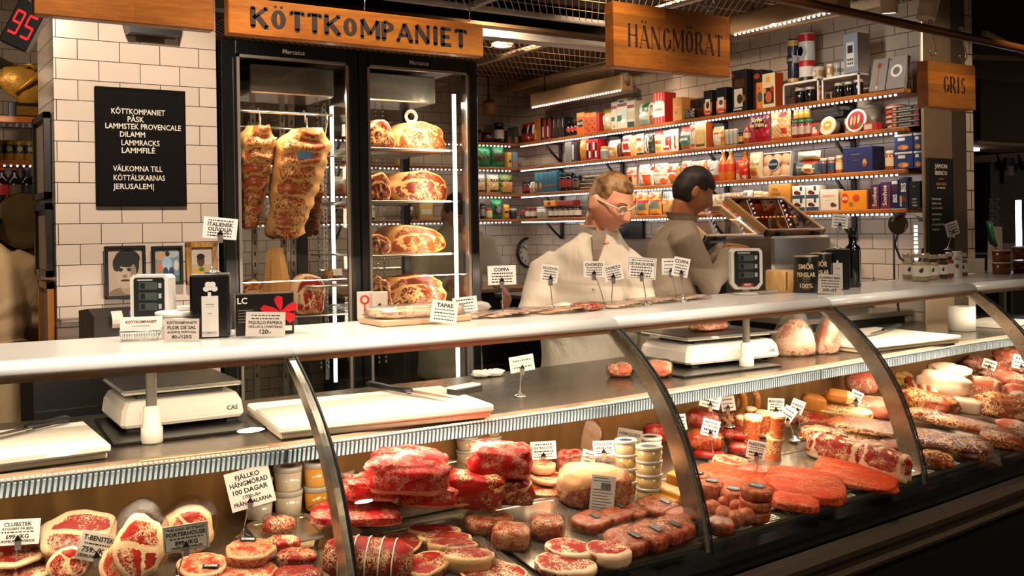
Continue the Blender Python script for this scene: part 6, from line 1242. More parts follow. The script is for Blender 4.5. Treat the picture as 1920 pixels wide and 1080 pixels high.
# --- left section
PC=[((-30,1022,76,1062),'steak',STEAKM,'club steak with white fat rim, upper of two below the Clubstek card',dict(df=.9,band=fb(.12,[(-1.6,1.4,.2)]),up=.03)),((-30,1050,92,1095),'steak',STEAKM,'club steak with amber fat rim, lower of two below the Clubstek card',dict(df=.9,band=fb(.12,[(-1.6,1.4,.22)]))),((78,984,216,1052),'stand',STEAKM,'large T-bone steak propped behind the T-benstek card',dict(lean=38,up=.02,t=.035,band=fb(.14,[(2.6,.8,.26),(1.6,1.2,.2)]),seam=tb)),((92,1036,162,1092),'stand',STEAKM,'dark edged porterhouse wedge in film below the large T-bone',dict(lean=24,t=.04,film=True,band=fb(.12),seam=eye)),((214,984,306,1086),'stand',STEAKM,'upright T-bone steak with a white bone edge right of the T-benstek card',dict(lean=26,t=.045,up=.0,band=fb(.12,[(0,.8,.28),(1.6,.6,.2)]),seam=tb,film=True)),((190,1030,262,1094),'stand',MARB,'pale marbled steak with a bone knuckle in front of the upright T-bone',dict(lean=30,t=.03,band=fb(.16))),((303,955,398,1038),'stand',STEAKM,'thick porterhouse in a clear bag behind the Porterhouse card',dict(lean=15,t=.06,film=True,band=fb(.14,[(2.9,.8,.34)]),seam=eye)),((332,1040,424,1092),'steak',MARB,'heavily marbled steak with a black Kobe sticker, left of three',dict(df=1.0,band=fb(.1),sticker=('KOBE',30,12,.35,-.5,'#121010','#e8e0d2'))),((424,1012,514,1062),'steak',MARB,'heavily marbled steak with a black Kobe sticker, topmost of three',dict(df=.9,up=.012,band=fb(.1),film=True,sticker=('KOBE',30,12,-.1,.55,'#121010','#e8e0d2'))),((400,1056,520,1095),'steak',MARB,'heavily marbled pale steak at the very bottom right of the Kobe group',dict(df=.9,band=fb(.1))),((494,964,552,1006),'blob',STEAKM,'small red cut sitting on the bright tray, topmost of the stack',dict(df=.7,up=.028,film=True,fat=LOWFAT)),((500,1002,562,1038),'blob',BEEF,'folded brown red cut, second in the stack by the first rib',dict(df=.6,up=.014)),((518,1026,592,1066),'blob',BEEF,'dark glossy cut in film, third in the stack by the first rib',dict(df=.6,film=True)),((514,1060,600,1094),'blob',BEEF,'dark glossy cut in film, lowest in the stack by the first rib',dict(df=.6,film=True)),((584,940,748,988),'blob',RIB,'long red joint with fat base, lowest left of the beef pile',dict(p=4.5,amp=.2,df=.5,up=.052,fat=strip)),((640,885,748,942),'blob',RIB,'red joint with white fat base, middle left of the beef pile',dict(p=4.5,amp=.22,df=.6,up=.105,fat=strip,seed=5)),((748,898,856,956),'blob',RIB,'bright red joint with yellow fat base in the centre of the pile',dict(p=4.5,amp=.22,df=.6,up=.07,fat=strip,seed=9)),((684,834,840,932),'blob',RIB,'biggest red joint crowning the left of the beef pile',dict(df=.75,up=.13,fat=strip,seed=12,p=4.6,amp=.2)),((838,880,944,958),'blob',BEEF,'rib eye joint with amber fat seam right of the pile centre',dict(df=.55,up=.06,fat=lambda q:.8*(1-smoothstep(.05,.2,abs(q.z-q.x*.8+.2))),seed=14,p=4.6,amp=.18)),((904,886,998,950),'blob',BEEF,'dark rib eye joint with amber fat, lower right of the beef pile',dict(df=.55,up=.055,fat=lambda q:.85*(1-smoothstep(.06,.22,abs(q.z-q.x*.9+.1))),seed=15,p=4.6,amp=.18)),((878,820,996,902),'blob',RIB,'pale topped rib joint crowning the right of the beef pile',dict(df=.7,up=.13,fat=lambda q:.5*smoothstep(.2,.7,q.z)*(.7+.6*nz(q,4,2))+.7*(1-smoothstep(.05,.2,abs(q.z+q.x*.5+.2))),seed=18,p=4.4,amp=.22)),((706,1002,788,1044),'steak',STEAKM,'film wrapped steak with a wide white fat tail, left on the strip steak tray',dict(df=1.4,up=.012,turn=-30,film=True,band=fb(.1,[(-2.4,1.2,.45)]))),((760,984,862,1010),'steak',BEEF,'strip steak standing on its amber fat edge, rearmost on its tray',dict(df=.45,up=.014,band=fb(.1,[(-1.6,1.5,.2)]))),((782,998,888,1026),'steak',BEEF,'strip steak on its fat edge, second from the rear on its tray',dict(df=.45,up=.012,band=fb(.1,[(-1.6,1.5,.2)]),seed=33)),((800,1010,894,1042),'steak',BEEF,'strip steak on its fat edge, third from the rear on its tray',dict(df=.45,up=.010,film=True,band=fb(.1,[(-1.6,1.5,.2)]),seed=34)),((828,1026,926,1076),'steak',BEEF,'darker strip steak in film, nearest the marbled chunks',dict(df=.6,up=.008,film=True,band=fb(.1,[(-1.6,1.5,.22)]),seed=35)),((762,1034,836,1094),'steak',BEEF,'dark strip steak turned endwise at the front of its tray',dict(df=1.5,up=.006,turn=-35,band=fb(.1,[(1.6,1.2,.2)]),seed=36)),((870,956,958,1006),'blob',MARB,'square marbled chunk in film at the rear of the chunk tray',dict(df=.8,up=.006,film=True,p=4,amp=.07)),((920,976,992,1036),'blob',MARB,'round marbled chunk in film, middle of the chunk tray',dict(df=.85,up=.006,film=True,p=3.4,amp=.07,seed=3)),((992,962,1056,1018),'blob',MARB,'round marbled chunk with purple stamp, right of the chunk tray',dict(df=.9,up=.006,film=True,p=3.4,amp=.07,seed=4)),((856,1056,988,1098),'steak',STEAKM,'bright red sirloin with fat rim at the front left of the chunk tray',dict(df=.8,up=.004,band=fb(.08,[(-1.5,.9,.14)]))),((1002,1040,1116,1086),'steak',STEAKM,'bright red sirloin with white fat edge, lower of the front pair',dict(df=.75,up=.004,band=fb(.07,[(-.7,.9,.24)]),seed=6)),((1022,1012,1112,1052),'steak',STEAKM,'bright red sirloin behind the lower of the front pair',dict(df=.8,up=.016,band=fb(.07,[(-1.2,.9,.22)]),seed=7)),((1098,1014,1180,1066),'steak',STEAKM,'bright red sirloin with amber fat side at the right of the front group',dict(df=.85,up=.006,band=fb(.08,[(-1.0,1.3,.24)]),seed=8)),((996,804,1046,848),'stand',CURED,'glazed dark cured disc leaning on the back panel, left of two',dict(lean=18,t=.03,band=fb(.18),up=.0,seed=2)),((1030,800,1066,846),'stand',CURED,'glazed dark cured disc leaning on the back panel, right of two',dict(lean=20,t=.03,band=fb(.14),seed=4)),((1068,794,1124,850),'stand',SKINF,'large beige sausage slice in film leaning on the back panel',dict(lean=14,t=.02,band=fb(.0),film=True)),((1036,838,1098,892),'blob',RIB,'red and white marbled joint behind the wrapped roast',dict(df=.7,fat=lambda q:.5+.5*nz(q,4,1),up=.02)),((1096,838,1170,872),'blob',MARB,'pink marbled joint behind the Spindelstek card',dict(df=.6,up=.05)),((986,908,1064,934),'steak',MARB,'layered marbled pack, lowest by the foot of the Entrecote card',dict(df=.7,up=.006,film=True)),((990,884,1066,912),'steak',MARB,'layered marbled pack, middle by the foot of the Entrecote card',dict(df=.7,up=.028,band=fb(.15))),((992,862,1040,892),'steak',MARB,'layered marbled pack, topmost by the foot of the Entrecote card',dict(df=.7,up=.05,band=fb(.15))),((1040,862,1182,962),'blob',MARB,'very large film wrapped marbled roast with a grey printed label',dict(df=.62,p=3.2,amp=.1,up=.004,fat=lambda q:.9*smoothstep(.1,.5,q.z-q.x*.6-.1),name='wrapped_roast')),((1076,958,1140,1002),'steak',MINCE,'minced meat pack with grey sticker, leftmost in the rear row of packs',dict(df=1.1,up=.008,turn=-38,film=True,power=3.5,band=fb(0),sticker=('',22,11,.1,.1,'#4a4642','#e8e0d2'))),((1128,948,1178,990),'steak',MINCE,'minced meat pack, second in the rear row of packs',dict(df=1.3,up=.008,turn=-38,film=True,power=3.5,band=fb(0),sticker=('',18,10,-.2,.6,'#4a4642','#e8e0d2'))),((1160,942,1216,976),'steak',MINCE,'minced meat pack, third in the rear row below the pale tubs',dict(df=1.0,up=.008,turn=-38,film=True,power=3.5,band=fb(0))),((1200,932,1266,974),'steak',MINCE,'minced meat pack with no sticker below the yellow cheese',dict(df=1.0,up=.008,turn=-38,film=True,power=3.5,band=fb(0),sticker=('',22,10,.2,.3,'#6a6660','#e8e0d2'))),((1140,986,1222,1044),'steak',MINCE,'minced meat pack with black sticker, left in the front row of packs',dict(df=1.1,up=.006,turn=-36,film=True,power=3.5,band=fb(0),sticker=('',28,13,.25,-.1,'#2e2b28','#e8e0d2'))),((1184,976,1258,1034),'steak',MINCE,'minced meat pack with black sticker, middle in the front row of packs',dict(df=1.1,up=.012,turn=-36,film=True,power=3.5,band=fb(0),sticker=('',27,13,.25,-.1,'#2e2b28','#e8e0d2'))),((1222,968,1294,1022),'steak',MINCE,'minced meat pack with black sticker, right in the front row by the rib',dict(df=1.1,up=.018,turn=-36,film=True,power=3.5,band=fb(0),sticker=('',27,13,.25,-.1,'#2e2b28','#e8e0d2'))),((1252,952,1306,996),'steak',MINCE,'minced meat pack half behind the second rib',dict(df=1.1,up=.01,turn=-36,film=True,power=3.5,band=fb(0))),((1206,792,1262,832),'blob',RIB,'red joints in film at the back behind the second rib',dict(df=.6,up=.02)),((1284,764,1346,808),'blob',RIB,'red vacuum packed joint behind the Coeur card, leftmost of its row',dict(df=.7,up=.05,film=True)),((1334,768,1386,806),'blob',CURED,'nearly black cured joint under the grey backed card',dict(df=.7,up=.03)),((1286,800,1352,850),'blob',FLAT,'flat red vacuum pack with a fat stripe, upper of two by the second rib',dict(df=.8,film=True,amp=.08,up=.02)),((1348,796,1414,832),'blob',RIB,'red vacuum pack with a small white label beside the bones',dict(df=.8,film=True,amp=.08,up=.02)),((1300,836,1356,866),'blob',RIB,'red vacuum pack with white edge, lower of two by the second rib',dict(df=.8,film=True,amp=.08)),((1366,828,1404,858),'blob',RIB,'small pink vacuum pack left of the Pariston card',dict(df=.8,film=True,amp=.08)),((1338,852,1404,884),'steak',MARB,'pink striped folded slices behind the patties',dict(df=.8,up=.014,band=fb(.1))),((1376,868,1448,900),'blob',MINCE,'coarse minced mound in film under the Pariston card',dict(df=.7,up=.012,film=True)),((1304,868,1436,925),'steak',FLAT,'flat orange red steak behind the stickered patties',dict(df=1.0,up=.012,band=fb(0),power=2.6)),((1432,872,1584,950),'blob',FLAT,'largest flat smooth red steak in the front of the third section',dict(df=1.0,up=.006,amp=.08,p=3.4)),((1524,858,1684,924),'blob',FLAT,'second flat smooth red steak, right of the largest',dict(df=.9,up=.006,amp=.1,p=3.0,seed=5)),((1446,922,1534,964),'blob',FLAT,'small red steak strip in front of the largest flat steak',dict(df=.7,up=.006,amp=.1,p=3.4,seed=6)),((1326,968,1376,1004),'steak',MINCE,'film wrapped mince pack at the front corner by the second rib',dict(df=.9,up=.006,film=True,band=fb(0))),((1500,736,1548,776),'blob',SMOKED,'bright orange smoked piece left of the smoked pork',dict(df=.6,up=.02,p=4,amp=.05)),((1546,728,1598,760),'blob',SMOKED,'smoked pork piece with pale rind lying on the bacon slab',dict(df=.6,up=.07,fat=lambda q:.8*smoothstep(.3,.7,q.x),p=3)),((1524,750,1632,790),'blob',SMOKED,'long smoked bacon slab with a white fat end',dict(df=.5,up=.012,fat=lambda q:.9*smoothstep(.1,.5,q.x)+.8*(1-smoothstep(.05,.2,abs(q.z))),p=4)),((1582,688,1644,746),'blob',PORK,'netted pink ham with a grey label in the far corner of the third section',dict(df=.8,up=.05,p=2.4,amp=.05,name='netted_ham')),((1590,736,1676,794),'blob',PORK,'pink pork joint half behind the third rib',dict(df=.8,up=.01)),((1478,768,1560,808),'blob',BEEF,'dark red vacuum pack right of the two standing bones',dict(df=.7,film=True,up=.01)),((1556,782,1684,822),'blob',AGEDF,'marinated rib rack in film, upper of the rack pile',dict(df=.6,up=.06,film=True,amp=.2)),((1500,796,1580,836),'blob',AGEDF,'marinated rib rack in film, left of the rack pile',dict(df=.6,up=.04,film=True,amp=.2,seed=5)),((1572,816,1672,852),'blob',AGEDF,'marinated rib rack in film, middle of the rack pile',dict(df=.6,up=.03,film=True,amp=.2,seed=6)),((1508,816,1622,874),'blob',STEAKM,'rib rack with pale bones edging the right tray, left half',dict(df=.35,up=.012,turn=-22,fat=lambda q:.75*(1-smoothstep(.15,.3,abs((q.x*2.2)%1-.5)))+.6*smoothstep(-.2,-.6,q.z),p=4)),((1604,838,1704,902),'blob',STEAKM,'rib rack with pale bones edging the right tray, right half',dict(df=.35,up=.012,turn=-22,fat=lambda q:.75*(1-smoothstep(.15,.3,abs((q.x*2.2)%1-.5)))+.8*smoothstep(.0,-.4,q.z),p=4,seed=4)),((1640,820,1706,862),'steak',MINCE,'brown vacuum packs beside the third rib',dict(df=.8,up=.02,film=True)),((1716,690,1816,752),'blob',SKINF,'long pale pork loin wrapped in fat in the right section',dict(df=.5,up=.05,turn=-18,name='pork_cut',p=2.6,fat=lambda q:.9)),((1740,676,1818,716),'blob',SKINF,'curled pale pork rind topping the pork pile',dict(df=.7,up=.11,name='pork_cut',fat=lambda q:.9,amp=.2)),((1806,704,1872,756),'blob',PORK,'pale pork rib rack standing right of the pork loin',dict(df=.5,up=.03,name='pork_cut',fat=lambda q:.6*(1-smoothstep(.1,.3,abs((q.x*2.5)%1-.5))),p=4)),((1784,742,1838,780),'blob',SKINF,'square pale pork belly block before the pork rib rack',dict(df=.7,up=.02,name='pork_cut',p=5,amp=.04,fat=lambda q:.7+.2*smoothstep(0,.5,q.z))),((1826,734,1930,794),'blob',AGEDF,'large brown marinated bird half at the right edge',dict(df=.6,up=.02,name='marinated_cut',amp=.22)),((1808,664,1884,708),'blob',PORK,'loose pile of pink diced pork behind the right cards',dict(df=.8,up=.04,name='diced_pork',amp=.4)),((1864,650,1935,706),'blob',PORK,'heap of pink pork shreds in the far right corner',dict(df=.8,up=.06,name='diced_pork',amp=.35,seed=9)),((1880,716,1935,764),'blob',PORK,'pork shank slice showing its round bone',dict(df=.7,up=.03,name='pork_cut',fat=lambda q:.9*(1-smoothstep(.1,.25,abs((q.x**2+q.z**2)**.5-.45))))),((1838,690,1930,728),'blob',PORK,'pink pork slices behind the shank slice',dict(df=.6,up=.03,name='pork_cut',amp=.3)),((1684,728,1796,780),'blob',AGEDF,'marinated orange pork neck left in the right section',dict(df=.5,up=.02,turn=-25,name='marinated_cut',amp=.2)),((1702,762,1760,794),'blob',AGEDF,'glossy marinated piece in film by the third rib',dict(df=.7,up=.02,film=True,name='marinated_cut',seed=4)),((1732,778,1862,812),'blob',AGEDF,'long glossy marinated fillet in film across the right section',dict(df=.4,up=.02,film=True,turn=-12,name='marinated_cut',seed=5)),((1712,808,1846,862),'blob',CURED,'wide dark marinated rib rack in film at the front of the right section',dict(df=.7,up=.008,film=True,name='marinated_cut',fat=lambda q:.55*(1-smoothstep(.1,.3,abs((q.x*3+q.y)%1-.5))),p=4)),((1838,806,1914,848),'blob',AGEDF,'glossy marinated bird quarter at the front right',dict(df=.7,up=.008,film=True,name='marinated_cut',seed=7)),((1724,842,1784,884),'blob',AGEDF,'yellowish marinated rib piece at the front beside the third rib',dict(df=.7,up=.004,name='marinated_cut',seed=8)),((1868,784,1935,824),'blob',PORK,'pale boneless pork piece at the lower right edge',dict(df=.6,up=.01,name='pork_cut',seed=8)),]
for box,kind,mat,label,kw in PC:th=piece(box,kind,mat,label,**kw)
# grey label on the wrapped roast
for o in COL.objects:
 if o.name=='wrapped_roast':
  m=MB();k=depth(o.location)/FPX;w,h=44*k,66*k;m.box((0,0,0),(w,.0012,h),0)
  for i in range(11):
   if i in(2,3):continue
   m.quad(-w*.42,h*(.42-.08*i),w*(.2+.2*((i*7)%3)/2),h*(.435-.08*i),-.001,1)
  for i in range(14):m.quad(-w*.1+i*w*.03,h*.12,-w*.1+i*w*.03+w*.014*(1+i%2),h*.3,-.001,1)
  m.build('printed_label',[M('#bdb6ae',.4),M('#3a3632',.5)],o,(.022,-min(.075,.5),.065),(R(-12),0,R(-4)))
  f=MB();sheath(f,.098,.068,.066,6,3.4,.08);f.build('vacuum_film',FILM,o)
# rolled roast with strings
P,w,d,h=spot_on(652,1026,726,1098,.9,.004)
t=T('rolled_roast','tied rolled beef roast with white strings behind the first rib','meat',P,0,None,rotd(R(-35)));m=MB()
m.loft([[(x,.052*f_*cos(a),.05+.048*f_*sin(a))for a in(2*pi*i/24 for i in range(24))]for x,f_ in((-.10,.2),(-.098,.7),(-.07,.97),(-.03,1),(.03,1),(.07,.97),(.098,.7),(.1,.2))]);m.build('meat',BEEF,t)
for x in(-.06,-.03,0,.03,.06):m=MB();m.tube([(x,.054*cos(a),.05+.05*sin(a))for a in(2*pi*i/24 for i in range(25))],.0016,6);m.build('string',M('#e8dcc6',.7),t)
# tubs
def tub(px,py,w,h,up,body,label,lid='#b5ada0',disc_='#2b2927',group=None):
 p=onDeck(px,py,0);k=depth(p)/FPX;r=w/2*k;h=h*k
 t=T('sauce_tub',label,'tub',p+Vector((0,r*.8,r*.8*.16+.002))+Vector((0,0,.002+up)),facing(p),group)
 m=MB();m.lathe([(r*.84,0),(r*.87,.003),(r*.95,h*.8)],24);m.build('tub_body',M(body,.2,sc=90,var=.14,coat=.5),t)
 m=MB();m.lathe([(r*.96,h*.76),(r,h*.8),(r,h*.94),(r*.93,h),(r*.86,h*.96)],26);
 if disc_:m.disc((0,0),r*.55,r*.5,h*.965,1,22,'z')
 m.build('lid',[M(lid,.2,coat=.5,var=.05),M(disc_ or '#2b2927',.4)],t);return h
def tubs(px,py,w,hs,cols,what,up=.002):
 n=len(cols);lv={1:[''],2:['lower','upper'],3:['lowest','middle','topmost'],4:['lowest','second lowest','second highest','topmost']}[n];u=up
 for i,c in enumerate(cols):
  u+=tub(px,py,w,hs,u,c,(lv[i]+' '+what if lv[i]else what))*.985
tubs(493,983,54,38,['#c9bda8','#d39a4e'],'tub of the stack half behind the Fjällko card')
tubs(549,975,55,46,['#cdbfa4','#cdbfa4'],'white lidded tub of the two tub stack left of the first rib')
tubs(602,966,50,46,['#d8952e','#dca04a'],'orange sauce tub of the stack behind the first rib')
tubs(650,930,44,40,['#c9a878'],'single tub with a printed lid just right of the first rib',.001)
tubs(886,900,44,25,['#c8ad84','#c8ad84','#c8ad84','#c4a87e'],'beige tub of the tall stack left of the pale topped joint',.001)
tubs(929,880,46,28,['#c8ad84','#c8ad84','#c4a87e'],'beige tub of the stack behind the pale topped joint',.001)
tubs(980,868,42,40,['#d39838'],'amber tub behind the Entrecote card',.001)
tubs(1186,936,44,26,['#c0924a','#c49a52','#c8a468','#cdb486'],'dark lidded tub of the left stack by the wrapped roast')
tubs(1232,950,52,26,['#cdaa68','#cfae70','#d0b078','#d2b47c'],'dark lidded tub of the front stack by the second rib',.004)
tubs(1232,882,46,28,['#d8903a','#d9b488'],'dark lidded tub of the rear stack by the second rib',.001)
# yellow cheese blocks
for i,(x0,y0,x1,y1,up,tn,lb)in enumerate(((1250,886,1290,918,.03,-30,'rear'),(1226,910,1286,942,.02,-30,'middle'),(1222,928,1272,958,.006,-32,'front'))):
 P,w,d,h=spot_on(x0,y0,x1,y1,.55,up);t=T('cheese_block',f'{lb} one of three yellow cheese wedges beside the second rib','cheese',P+Vector((0,0,.001)),0,None,rotd(facing(P,R(tn))))
 m=MB();m.box((0,0,h/2),(w,d,h),0,.004);m.build('cheese',M('#e8a93c',.45,var=.08,sc=60),t);m=MB();sheath(m,w*.53,d*.54,h*.54,i,6,.04);m.build('cling_film',FILM,t)
# patties and meatballs
def patty(px,py,w,h,up,label,stick=True):
 p=onDeck(px,py,.004);k=depth(p)/FPX;r=w/2*k;h=h*k
 t=T('burger_patty',label,'patty',p+Vector((0,r*.8,r*.13))+Vector((0,-.158,.987))*up,0,None,rotd(facing(p)));m=MB();steak(m,r,r*.95,h,int(px),.05,fb(0),.12);m.build('meat',MINCE,t)
 if stick:m=MB();m.disc((0,0),r*.55,r*.42,h*1.07,0,20,'z');m.text('BURGER',0,-.003,r*.16,h*1.07+.0004,1,.02,fit=r*.7,flat=True);m.build('sticker',[M('#191614',.35),M('#cfc6b8',.5)],t)
 return h
patty(1318,918,44,20,.01,'burger patty with black sticker half behind the second rib')
patty(1344,945,46,34,.006,'thick burger patty with black sticker, left of three')
patty(1386,956,48,30,.006,'burger patty with black sticker, middle of three')
u=.004
for i,lb in enumerate(('lowest patty of the tall stack right of the meatballs','middle patty of the tall stack right of the meatballs')):u+=patty(1430,984,58,22,u,lb,False)*.93
patty(1430,984,58,24,u,'black stickered patty topping the tall stack right of the meatballs')
for i,(x,y,w,lb)in enumerate(((1341,973,34,'leftmost, large'),(1362,958,26,'rear left, small'),(1386,966,28,'rear right'),(1362,982,32,'front left'),(1386,992,34,'front middle'),(1407,987,34,'front right'))):
 p=onDeck(x,y,.004);k=depth(p)/FPX;r=w/2*k;m=MB();blob(m,r,r,r*.98,i*3,.07,2.1,None,24,16)
 tag(m.build('meatball',MINCE,None,p+Vector((0,r*.5,r*.1)),R(40*i)),f'{lb} of six raw meatballs before the patties','meatball')
# marrow bones
def bone(px,py,w,h,label,up=.004,name='marrow_bone'):
 p=onDeck(px,py,.003);k=depth(p)/FPX;r=w/2*k;h=h*k
 t=T(name,label,'bone',p+Vector((0,r,r*.16))+Vector((0,-.158,.987))*up,0,None,rotd(px));m=MB();rings=[];fat=[]
 for j in range(9):
  u_=j/8;rings.append([(r*(1+.16*(2*u_-1)**2-.1+.08*nz((cos(a),sin(a),u_*2),1.5,px))*cos(a),r*(1+.16*(2*u_-1)**2-.1)*sin(a),h*u_)for a in(2*pi*i/18 for i in range(18))]);fat+=[.35+.5*smoothstep(.8,1,abs(2*u_-1))]*18
 m.loft(rings,0,True,True,True,fat);m.build('bone_shaft',meat('bone_skin','#b3401c','#cf6a38','#f0c48a',20,.7),t)
 m=MB();m.lathe([(r*.98,h),(r*.92,h+.003),(r*.5,h+.0035)],18);m.build('cut_face',BONE,t);return h
bone(1418,846,34,60,'wide marrow bone standing behind the Pariston card');bone(1396,826,24,40,'short red marrow bone at the left of the bones');bone(1437,822,30,44,'amber marrow bone at the back of the bones')
h=bone(1460,870,32,46,'lower of the two stacked marrow bones on the tray');bone(1460,870,28,40,'upper of the two stacked marrow bones',.007+h)
bone(1412,812,22,34,'pale topped marrow bone at the rear left of the bones',.02)
# ham rings at the back
for i,(x,y,r_)in enumerate(((1398,800,28),(1424,797,27))):
 p=onDeck(x,y,.01);k=depth(p)/FPX;rr=r_*k;t=T('sausage_ring',['left','right'][i]+' smoked sausage ring propped behind the marrow bones','sausage',p+Vector((0,.06,.02)),facing(p));m=MB()
 m.tube([(rr*.72*sin(a),.01*sin(a*2),rr*1.15+rr*1.0*-cos(a))for a in(2*pi*j/28+.12 for j in range(28))]+[(rr*.72*sin(.12),0,rr*1.15-rr*cos(.12))],rr*.26,12);m.build('sausage',SMOKED,t)
# sausages on the right
for i in range(6):
 x,y=(1688,726)if i==0 else(1688+8*i-(i>3)*20,736-(i>3)*14-i%2*3);p=onDeck(x,y,.01+(.02 if i>3 else 0));m=MB()
 m.tube([(0,-.05+.1*j/8,.014+.012*sin(pi*j/8))for j in range(9)],[.004,.011,.0135,.0145,.0145,.0145,.0135,.011,.004],12)
 tag(m.build('pale_sausage',M('#dba65c',.35,coat=.4),None,p+Vector((0,.05,.01)),R(-30+14*i)),f'{["leftmost", "second", "third", "fourth", "upper left", "upper right"][i]} of six pale yellow sausages left of the pork loin','sausage')
for i in range(6):
 x,y=1728+i*9.5,748+i*4.5;p=onDeck(x,y,.02);m=MB()
 m.tube([(0,-.075+.12*j/8,.012+.05*sin(pi*j/10))for j in range(9)],[.005,.011,.012,.0125,.0125,.0125,.012,.011,.005],12)
 tag(m.build('red_sausage',M(['#a8331c','#e0b090'][i%2],.35,coat=.4),None,p+Vector((0,.06,.012)),R(-38)),f'{NTH[i]} of six red and pale links along the pork loin','sausage')
# price cards in the display
def dcard(base,cc,w,h,lines,label,roll=0,turn=0,mat=None,up=.004,**kw):return price_card(None,cc,w,h,lines,label,roll,turn,mat,loc=onDeck(*base,up),**kw)
dcard((29,1086),(33,999),76,48,L(('CLUBSTEK',.17),('RYGGBIFF PÅ BEN',.11),('~',.08),('699:-/KG',.18),('URSPRUNG: SVERIGE',.11)),'white price card reading Clubstek at the far left',-5,0)
dcard((190,1094),(181,1026),64,54,L(('T-BENSTEK',.19),('~',.09),('759:-/KG',.2),('URSPRUNG: SVERIGE',.12)),'tilted grey price card reading T-benstek',-19,0,GREYCARD)
dcard((333,1092),(349,1010),82,50,L(('"THE KING OF STEAKS"',.11),('PORTERHOUSE',.17),('~',.08),('899:-/KG',.18),('URSPRUNG: SVERIGE',.1)),'framed grey price card reading Porterhouse',3,0,GREYCARD,border=True)
dcard((456,1007),(469,916),82,74,L(('FJÄLLKO',.13),('HÄNGMÖRAD',.14),('100 DAGAR',.14),('1700:-/kg',.1),('FRÅN: DALARNA',.11)),'large tilted white price card reading Fjällko hängmörad 100 dagar',12,0)
dcard((1022,908),(1019,845),48,34,L(('~',.12),('ENTRECOTE',.15),('~',.13),('~',.08),('~',.09)),'white price card reading Entrecote behind the beef pile',3,0)
dcard((1104,900),(1103,861),26,32,L(('~',.14),('KANDIDAT',.14),('~',.12),('~',.1)),'narrow tilted white card left of the Spindelstek card',-14,0,up=.06,stem=True)
dcard((1134,890),(1132,841),40,28,L(('SPINDELSTEK',.2),('ARANITA',.2),('~',.1),('~',.1)),'white price card reading Spindelstek aranita above the wrapped roast',2,0,up=.05)
dcard((1180,880),(1180,821),46,32,L(('HEMGJORD',.2),('MARMELAD',.2)),'tilted grey brown card with pale print behind the tubs',-10,0,M('#7d7166',.5),up=.02)
dcard((1274,840),(1275,792),24,30,L(('~',.18),('~',.12),('~',.18),('~',.1)),'small white card half behind the second rib',8,0,up=.02)
dcard((1341,800),(1332,752),38,27,L(('OXFILÉ',.2),('~',.2),('~',.12)),'white card highest at the back, left of the grey backed one',-14,0,up=.08)
dcard((1368,800),(1365,757),26,28,L(('~',.16),('~',.12),('~',.16)),'dull card above the black cured joint',8,0,GREYCARD,up=.06)
dcard((1338,866),(1332,803),32,32,L(('~',.14),('HÖGREVSBIFF',.14),('~',.2),('~',.1)),'white card standing among the red vacuum packs',-14,0)
dcard((1421,897),(1418,844),35,33,L(('PARISTON',.2),('~',.1),('~',.08),('~',.2),('~',.1)),'white price card reading Pariston before the marrow bones',-10,0,up=.012)
dcard((1455,800),(1455,761),30,28,L(('MÄRGBEN',.2),('~',.1),('~',.1),('~',.18)),'white price card reading Märgben at the back',-2,0,up=.03)
dcard((1490,826),(1477,779),24,32,L(('~',.16),('~',.16),('~',.16)),'steeply tilted white card beside the stacked bones',-32,0,up=.01)
dcard((1502,820),(1495,763),24,26,L(('~',.1),('KARRÉ',.22),('~',.16),('~',.1)),'tilted white price card reading Karré',-22,0,up=.01)
dcard((1608,790),(1605,745),22,24,L(('~',.2),('~',.16),('~',.16)),'small tilted card standing before the bacon slab',-24,0,up=.01)
dcard((1862,716),(1855,684),24,18,L(('~',.3),('~',.3)),'small tilted card on the diced pork',-18,0,up=.06)
dcard((1920,716),(1915,680),30,26,L(('~',.22),('~',.14),('~',.14)),'small card at the right edge among pork shreds',-12,0,up=.06)
# label strips along the front rim
rnd=random.Random(4)
for i,(x,y)in enumerate([(722,1079),(830,1074),(1165,1034),(1240,1022),(1335,1004),(1395,992),(1450,978),(1500,964),(1545,951),(1600,938),(1650,924),(1690,913),(1745,890),(1800,878),(1855,862),(1905,848)]):
 p=onDeck(x,y,.0);y_=Yf(p.x)-.338;k=depth(p)/FPX;m=MB();w=46*k
 m.box((0,0,0),(w,.03,.001),0)
 for j in range(3):
  xx=-w*.4
  while xx<w*.36:d=w*rnd.uniform(.05,.12);m.box((xx+d/2,.009-.009*j,.0008),(d,.004,.0006),1);xx+=d+w*.03
 tag(m.build('rim_label',[M('#cfc8be',.4),M('#3a3530',.5)],None,(p.x,y_+.014,deck_z(p.x,y_+.014)+.0015),(SLOPE,0,0)),f'small printed ingredient label on the front rim, {["first", "second", "third", "fourth", "fifth", "sixth", "seventh", "eighth", "ninth", "tenth", "eleventh", "twelfth", "thirteenth", "fourteenth", "fifteenth", "last"][i]} from the left','label','labels along the front rim')
